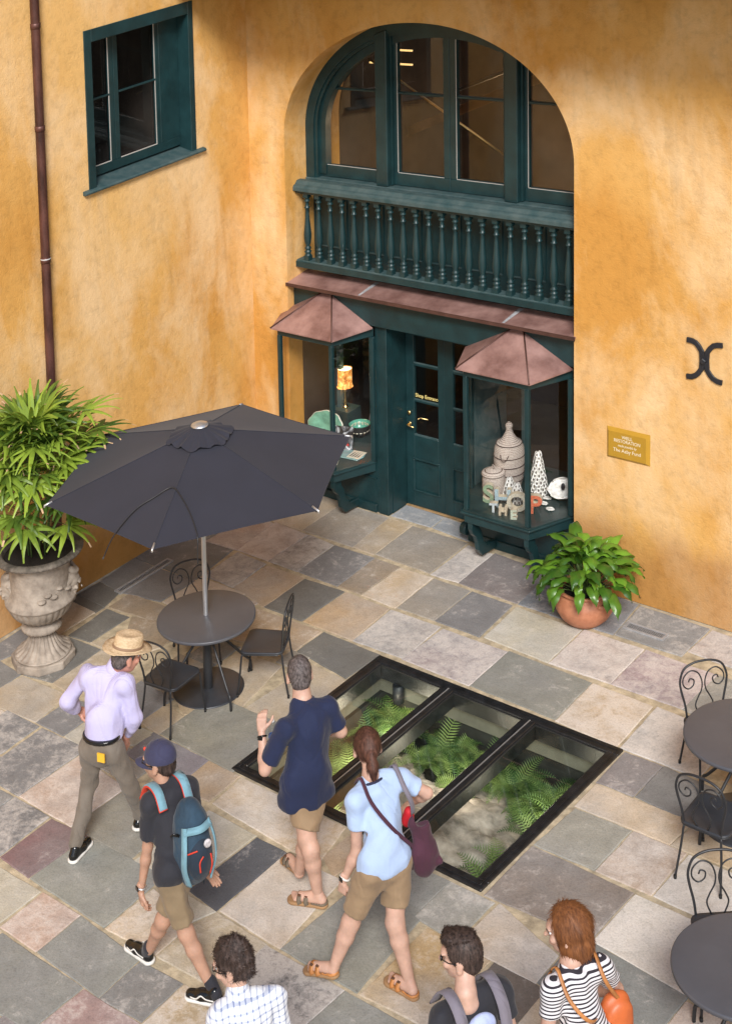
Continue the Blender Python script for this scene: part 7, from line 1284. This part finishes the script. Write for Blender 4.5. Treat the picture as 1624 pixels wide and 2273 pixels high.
def woman_blue():
    K=arr(PEOPLE['woman']); K['lhip']=V(6.14,-5.47,.88); K['rhip']=V(6.22,-5.28,.88); root=V(6.15,-5.45,0); t=person('woman with a brown ponytail in a pale blue tee and khaki shorts',root); r,f=side_frame(K)
    C=K['head']+V(0,0,.01); pr,P,fr=head_parts(C,(-.78,.62),.22); 
    hd=grow(pr+ear_parts(P,fr)+[C_(C-V(0,0,.05)-f*.02,K['neck'],.050,.055),C_(K['neck'],K['neck']-V(0,0,.05),.06,.075)],.0075,.02)
    f1=(V(6.50,-5.425,.0),V(6.20,-5.40,.0)); f2=(V(5.965,-5.66,.075),V(5.68,-5.70,.02))
    lan=V(5.93,-5.655,.155)
    bd=grow(torso(K,.130,.145,.64,-.024)+leg_parts(K['lhip'],K['lkn'],lan,1.03)+leg_parts(K['rhip'],K['rkn'],K['ran'],1.05)+arm_parts(K['lsh'],K['lel'],K['lwr'],.92)+arm_parts(K['rsh'],K['rel'],K['rwr'],.92),.0115,.028)
    h1=hands_res(hand(K['lwr'],V(-.1,-.05,-1),-r-f*.3,-1,.75,s=.92)); h2=hands_res(hand(K['rwr'],V(-.3,-.6,-.4),V(0,.3,1),1,.8,s=.92))
    ft=grow(foot_parts(K['ran'],f1[0]+V(0,0,.022),f1[1]+V(0,0,.022),.95),.006,.012); ft2=grow(foot_parts(lan,f2[0]+V(0,0,.022),f2[1]+V(0,0,.022),.95),.006,.012)
    skinmesh('body',[bd,hd,h1,h2,ft,ft2],M['skin'],t,root); eyes(P,fr,t,root)
    hr=[ELH(P(0,-.014,.027),fr,(.084,.104,.102)),ELH(P(0,-.08,.00),fr,(.045,.045,.04)),C_(P(0,-.115,.0),P(0.0,-.135,-.06),.036,.042),C_(P(0,-.135,-.06),P(0.005,-.115,-.17),.040,.014),('h',P(0,.06,.05),_n(fr[1]*.9-fr[2]*.35),P(0,.06,0),.11)]
    strands(skinmesh('hair',[grow(hr,.0065,.02,disp=(.0028,75,6,(1,1,.3)))],M['hair_brown'],t,root,1),C,fr,1800,.05,'pony',.10,3,.0016,.12)
    MB().tube([P(.022*math.cos(a),-.10-.01*math.sin(a),.005+.026*math.sin(a))-root for a in np.linspace(0,2*PI,13)[:-1]],.007,6,closed=True).build('hair_tie',M['lens'],t)
    E1=mix(K['lsh'],K['lel'],.52); E2=mix(K['rsh'],K['rel'],.60); d1=_n(K['lel']-K['lsh']); d2=_n(K['rel']-K['rsh']); hm=(K['lhip']+K['rhip'])/2
    sh=torso(K,.138,.155,.74,.012,.066,.038)+[C_(K['lsh'],E1,.068,.074),C_(K['rsh'],E2,.068,.072),C_(K['lhip']+V(0,0,.08),K['rhip']+V(0,0,.08),.102,.102),C_(K['lhip']+V(0,0,.01),K['rhip']+V(0,0,.01),.114,.114),C_(hm+V(0,0,.12),hm-V(0,0,.0),.150,.165,(f,.72)),('h',E1,d1,E1,.11),('h',E2,d2,E2,.11),('h',hm-V(0,0,.02),V(0,0,-1))]
    sh_=skinmesh('tee_shirt',[grow(sh,.011,.032,disp=(.013,24,31,(1,1,.5)))],M['sky'],t,root)
    kk=K['neck']-V(0,0,.045); MB().tube([kk-root+(r*math.cos(a)*.090+f*math.sin(a)*.075+V(0,0,-.035*math.sin(a)+.012)) for a in np.linspace(0,2*PI,25)[:-1]],.010,6,closed=True).build('neckband',M['collar'],sh_)
    ks=[]
    for h_,k_,tt in ((K['lhip'],K['lkn'],.76),(K['rhip'],K['rkn'],.70)):
        e=mix(h_,k_,tt); d=_n(k_-h_); ks+= [C_(h_,e,.108,.098),('h',e+d*.01,d,e,.20)]
    skinmesh('shorts',[grow([C_(K['lhip']+V(0,0,.0),K['rhip']+V(0,0,.0),.108,.108),C_(hm-V(0,0,.02),hm+V(0,0,.03),.150,.14,(f,.8))]+ks[0::2]+ks[1::2],.011,.03,disp=(.009,34,9))],M['khaki'],t,root)
    sandal(*f1,t,root,M['tanleather'],M['cork']); sandal(*f2,t,root,M['tanleather'],M['cork'])
    watch(K['lwr'],K['lel'],t,root,M['whiterub'],M['lens'],-r)
    c=V(6.34,-5.13,.98); bg_=thing('tote_bag','maroon canvas shoulder bag hanging at the side of the woman in blue','bag',tuple(c))
    skinmesh('bag_body',[grow([C_(c+V(-.02,-.02,.16),c+V(.02,.02,-.17),.085,.115,(f,.55)),C_(c+V(-.09,-.07,-.2),c+V(.09,.09,-.17),.035,.035),('s',c+V(0,0,.20),c+V(0,0,.30),.055,.075)],.010,.03,disp=(.012,22,3))],M['maroon'],bg_,c)
    bk=-f; ls=mix(K['lsh'],K['neck'],.35)
    strap([ls+f*.08+V(0,0,.02),ls+V(0,0,.105),ls+bk*.135-V(0,0,.01),mix(K['lsh'],K['rsh'],.40)+bk*.215-V(0,0,.16),mix(K['lsh'],K['rsh'],.72)+bk*.245-V(0,0,.32),mix(K['lsh'],K['rsh'],.95)+bk*.24-V(0,0,.42),c+V(-.02,-.05,.10)],.026,.005,'long_strap',M['maroon'],bg_,c,[_n(V(0,0,1)*max(0,1-i/9)+bk*min(1,i/7)) for i in range(40)])
    rs=mix(K['rsh'],K['neck'],.25); pz=thing('small_purse','small red pouch on a grey strap over the right shoulder of the woman in blue','bag',tuple(rs))
    strap([rs+f*.08,rs+V(0,0,.102),rs+bk*.13-V(0,0,.0),rs+bk*.16+r*.04-V(0,0,.12),rs+bk*.12+r*.08-V(0,0,.25)],.034,.006,'strap',M['greystrap'],pz,rs,[_n(V(0,0,1)*max(0,1-i/9)+bk*min(1,i/7)) for i in range(40)])
    skinmesh('pouch',[grow([C_(rs+bk*.07+r*.08-V(0,0,.26),rs+bk*.05+r*.08-V(0,0,.34),.035,.045)],.009,.01)],mat('red pouch',(.5,.01,.02),.7),pz,rs)
woman_blue()
def half(label,neck,lsh,rsh,C,hf,skin,shirtmat,hair,base,sleeve=.55,larm=None,rarm=None,rw=.14,rc=.155,seed=1,shorts='khaki',extra=None,tilt=.12):
    K=dict(neck=V(*neck),lsh=V(*lsh),rsh=V(*rsh)); r,f=side_frame(K); B=V(*base)
    K['lhip']=V(B[0],B[1],.90)-r*.09; K['rhip']=V(B[0],B[1],.90)+r*.09; K['lkn']=K['lhip']+f*.10-V(0,0,.42); K['rkn']=K['rhip']-f*.02-V(0,0,.42); K['lan']=K['lkn']-f*.02-V(0,0,.39); K['ran']=K['rkn']-f*.16-V(0,0,.37)
    K['lel']=K['lsh']-r*.05-f*.02-V(0,0,.28) if larm is None else V(*larm[0]); K['lwr']=K['lel']+f*.16-V(0,0,.20) if larm is None else V(*larm[1])
    K['rel']=K['rsh']+r*.05-f*.04-V(0,0,.28) if rarm is None else V(*rarm[0]); K['rwr']=K['rel']+f*.16-V(0,0,.20) if rarm is None else V(*rarm[1])
    root=V(B[0],B[1],0); t=person(label,root); C=V(*C); pr,P,fr=head_parts(C,hf,tilt)
    hd=grow(pr+ear_parts(P,fr)+[C_(C-V(0,0,.05)-fr[1]*.02,K['neck'],.052,.058),C_(K['neck'],K['neck']-V(0,0,.05),.062,.08)],.0075,.02)
    bd=grow(torso(K,rw-.015,rc-.015,.64,-.024)+leg_parts(K['lhip'],K['lkn'],K['lan'])+leg_parts(K['rhip'],K['rkn'],K['ran'])+arm_parts(K['lsh'],K['lel'],K['lwr'],.95)+arm_parts(K['rsh'],K['rel'],K['rwr'],.95),.013,.03)
    h1=hands_res(hand(K['lwr'],_n(K['lwr']-K['lel']),-r,-1,.7)); h2=hands_res(hand(K['rwr'],_n(K['rwr']-K['rel']),r,1,.6))
    skinmesh('body',[bd,hd,h1,h2],skin,t,root)
    if 'sunglasses' not in label: eyes(P,fr,t,root)
    E1=mix(K['lsh'],K['lel'],sleeve); E2=mix(K['rsh'],K['rel'],sleeve); d1=_n(K['lel']-K['lsh']); d2=_n(K['rel']-K['rsh']); hm=(K['lhip']+K['rhip'])/2
    sh=torso(K,rw,rc,.74,.010,.068,.036)+[C_(K['lsh'],E1,.068,.070),C_(K['rsh'],E2,.068,.070),C_(K['lhip']+V(0,0,.05),K['rhip']+V(0,0,.05),.115,.115),C_(K['lhip']-V(0,0,.04),K['rhip']-V(0,0,.04),.12,.12),('h',E1,d1,E1,.11),('h',E2,d2,E2,.11),('h',hm-V(0,0,.06),V(0,0,-1))]
    so=skinmesh('shirt',[grow(sh,.011,.032,disp=(.012,24,seed,(1,1,.5)))],shirtmat,t,root)
    ks=[]
    for h_,k_ in ((K['lhip'],K['lkn']),(K['rhip'],K['rkn'])):
        e=mix(h_,k_,.8); d=_n(k_-h_); ks+= [C_(h_,e,.096,.09),('h',e+d*.01,d,e,.20)]
    skinmesh('shorts',[grow([C_(K['lhip'],K['rhip'],.10,.10)]+ks[0::2]+ks[1::2],.013,.03)],M[shorts],t,root)
    for a in (K['lan'],K['ran']): 
        a=a.copy(); hz=max(0,a[2]-.10); sneaker('shoe',(a[0]-f[0]*.05,a[1]-f[1]*.05,hz),(a[0]+f[0]*.22,a[1]+f[1]*.22,max(0,hz-.02)),a,M['lens'],t,root,False,False)
    return t,root,K,P,fr,C,r,f,so
# man with glasses in the plaid shirt
t,root,K,P,fr,C,r,f,so_=half('man with glasses and tousled dark hair in a blue plaid shirt',(6.63,-7.385,1.44),(6.60,-7.54,1.385),(6.775,-7.215,1.385),(6.575,-7.36,1.60),(-.88,-.42),M['skin'],M['plaid'],None,(6.74,-7.42),.75,seed=41,rw=.16,rc=.17,tilt=.25)
hair_short(C,P,fr,M['hair_dark'],t,root,.014,.070,top=.012,amp=.008,fr_=70,seed=5,nape=-.075); eyes_glasses(P,fr,t,root)
skinmesh('shirt_collar',[grow([C_(K['neck']-V(0,0,.04),K['neck']+V(0,0,.0),.090,.075)],.008,.01)],M['plaid'],so_,root)
# man with sunglasses
t,root,K,P,fr,C,r,f,so_=half('man with sunglasses, quiffed hair and black tee at the bottom edge',(7.735,-6.56,1.44),(7.67,-6.71,1.37),(7.83,-6.34,1.37),(7.655,-6.485,1.60),(-.90,-.40),M['skin'],M['black_tee'],None,(7.86,-6.60),.6,larm=((7.74,-6.90,1.02),(7.63,-6.78,1.15)),seed=43,tilt=.10)
hair_short(C,P,fr,M['hair_dark'],t,root,.006,.058,top=0,amp=.0015,seed=2,nape=-.07)
skinmesh('quiff',[grow([ELH(P(0,.035,.105),fr,(.060,.055,.032)),ELH(P(0,-.02,.115),fr,(.058,.06,.022)),C_(P(-.03,.07,.10),P(.03,.07,.105),.026,.026)],.0065,.02,disp=(.004,70,12,(1,.4,1)))],M['hair_dark'],t,root,1); strands(bpy.data.objects[[q.name for q in t.children if q.name.startswith('quiff')][0]],C,fr,1200,.035,'back',.3,4); eyes_glasses(P,fr,t,root,True)
skinmesh('back_print',[grow([EL(mix(K['lsh'],K['rsh'],.5)-f*.115-V(0,0,.09),(r,f,V(0,0,1)),(.10,.045,.09))],.01,.01)],cloth('pale blue print',(.42,.48,.72)),so_,root)
gp=thing('grey_backpack','grey backpack worn by the man with the sunglasses','backpack',tuple(mix(K['lsh'],K['rsh'],.5)-f*.24-V(0,0,.22))); cB=mix(K['lsh'],K['rsh'],.5)-f*.24-V(0,0,.22)
skinmesh('pack_body',[grow([C_(cB-V(0,0,.16),cB+V(0,0,.06),.125,.10,(f,.7))],.011,.03,disp=(.004,30,1))],M['greystrap'],gp,cB)
for sd,sh_ in ((-1,K['lsh']),(1,K['rsh'])):
    i_=mix(sh_,K['neck'],.30); i_[2]=sh_[2]; strap([i_-f*.20-V(0,0,.10),i_-f*.15+V(0,0,.03),i_-f*.05+V(0,0,.106),i_+f*.06+V(0,0,.09),i_+f*.17-V(0,0,.06)],.07,.012,'shoulder_strap',M['greystrap'],gp,cB,[_n(V(0,0,1)*(1-abs(i/29-.5)*1.6)+f*(i/29-.45)*1.8) for i in range(40)])
# woman with auburn bob
t,root,K,P,fr,C,r,f,so_=half('woman with an auburn bob in a black and white striped top at the bottom right',(8.075,-5.94,1.40),(8.06,-6.13,1.33),(8.20,-5.79,1.33),(8.02,-5.895,1.56),(-.86,-.50),M['skin'],M['stripe'],None,(8.24,-5.98),.55,rarm=((8.20,-5.62,1.06),(8.02,-5.60,.94)),rw=.125,rc=.14,seed=47,tilt=.12)
s_,f_,u_=fr
strands(skinmesh('hair',[grow([ELH(P(0,-.016,.030),fr,(.100,.118,.110)),ELH(P(0,-.03,-.055),fr,(.102,.100,.09)),ELH(P(0,-.04,-.095),fr,(.088,.082,.06)),('h',P(0,.052,0),_n(f_-u_*.12)),('h',P(0,0,-.145),-u_),('s',P(0,.10,-.06),P(0,.03,-.06),.060,.045)],.0065,.02,disp=(.0025,80,6,(1,1,.25)))],M['hair_red'],t,root,1),C,fr,2400,.07,'down',.06,8,.0017,.10)
c=V(8.265,-5.745,.97); ob=thing('leather_bag','orange leather bag slung on the back of the auburn-haired woman','bag',tuple(c))
skinmesh('bag_body',[grow([C_(c-V(0,0,.06),c+V(0,0,.09),.125,.105,(f,.55)),C_(c+V(0,0,.07)-f*.05,c-V(0,0,.02)-f*.06,.095,.085,(f,.4))],.01,.02,disp=(.004,26,1))],M['orange'],ob,c)
ls=mix(K['lsh'],K['neck'],.25); strap([ls+f*.08,ls+V(0,0,.098),ls-f*.13-V(0,0,.02),mix(K['lsh'],K['rsh'],.4)-f*.185-V(0,0,.14),c-V(.05,.04,-.06)],.022,.006,'strap',M['tanleather'],ob,c,[_n(V(0,0,1)*max(0,1-i/9)-f*min(1,i/7)) for i in range(40)])
ls=mix(K['rsh'],K['neck'],.3); strap([ls+f*.08,ls+V(0,0,.098),ls-f*.13-V(0,0,.02),c+V(.03,.05,.08)],.022,.006,'strap',M['tanleather'],ob,c,[_n(V(0,0,1)*max(0,1-i/9)-f*min(1,i/7)) for i in range(40)])
gb=thing('dark_green_pouch','glossy dark green pouch held by the woman in the striped top','pouch',tuple(K['lwr']+f*.08)); skinmesh('pouch_body',[grow([EL(K['lwr']+f*.09-V(0,0,.03),(r,f,V(0,0,1)),(.035,.075,.06))],.009,.01)],mat('dark green gloss',(.01,.06,.03),.25),gb,K['lwr']+f*.08)

# ---- carved masks on the stone urn
UNo=bpy.data.objects[UN.name]
for sgn,a in ((1,R_(205)),(1,R_(25))):
    C=V(.30*math.cos(a),.30*math.sin(a),.80); pr,P,fr=head_parts(C,(math.cos(a),math.sin(a)),.25)
    pr=pr+ear_parts(P,fr)+[C_(P(0,.02,.10),P(sgn*.05,-.02,.14),.05,.03),C_(P(0,.02,.10),P(-.05,-.02,.14),.05,.03),C_(P(-.03,.06,-.12),P(.03,.06,-.12),.03,.03),C_(P(.06,.0,.05),P(.10,-.03,-.04),.03,.02),C_(P(-.06,.0,.05),P(-.10,-.03,-.04),.03,.02)]
    skinmesh('carved_mask',[grow(pr,.008,.012,disp=(.006,60,3))],M['urn'],UN,V(0,0,0),0)
# ------------------------------------------------------------ settle the whole place into its final frame
# (the old walls lean a few degrees; every upright follows the same lean)
LEAN=Matrix(((1,0,0.07042465166),(0,1,0.07134519452),(0,0,1)))
bpy.context.view_layer.update()
_done={}; _objs=[o for o in bpy.data.objects if o.type in ('MESH','EMPTY','LIGHT') and o!=so]
_W={o.name:o.matrix_world.copy() for o in _objs}
def _depth(o):
    d=0
    while o.parent: o=o.parent; d+=1
    return d
_objs.sort(key=_depth); _N={}
for o in _objs:
    Wm=_W[o.name]; t=LEAN@Wm.translation; Rm=Wm.to_3x3()
    nw=Wm.copy(); nw.translation=t; _N[o.name]=nw
    if o.type=='MESH' and len(o.data.vertices):
        if o.parent==ground: pass
        else:
            key=(o.data.name,)+tuple(round(v,3) for row in Rm for v in row)
            if key not in _done:
                me=o.data if not any(k[0]==o.data.name for k in _done) else None
                if me is None: me=_orig[o.data.name].copy()
                else:
                    globals().setdefault('_orig',{})[me.name]=me.copy()
                me.transform((Rm.inverted()@LEAN@Rm).to_4x4()); me.update(); _done[key]=me
            o.data=_done[key] if _done[key]!=o.data else o.data
for o in _objs:
    if o.parent: o.matrix_parent_inverse=Matrix.Identity(4); o.matrix_basis=_N[o.parent.name].inverted()@_N[o.name]
    else: o.matrix_basis=_N[o.name]
for me in list(globals().get('_orig',{}).values()):
    if me.users==0: bpy.data.meshes.remove(me)
bpy.context.view_layer.update()
print('tris',sum(sum(len(p.vertices)-2 for p in o.data.polygons) for o in bpy.data.objects if o.type=='MESH'),'objs',len(bpy.data.objects))
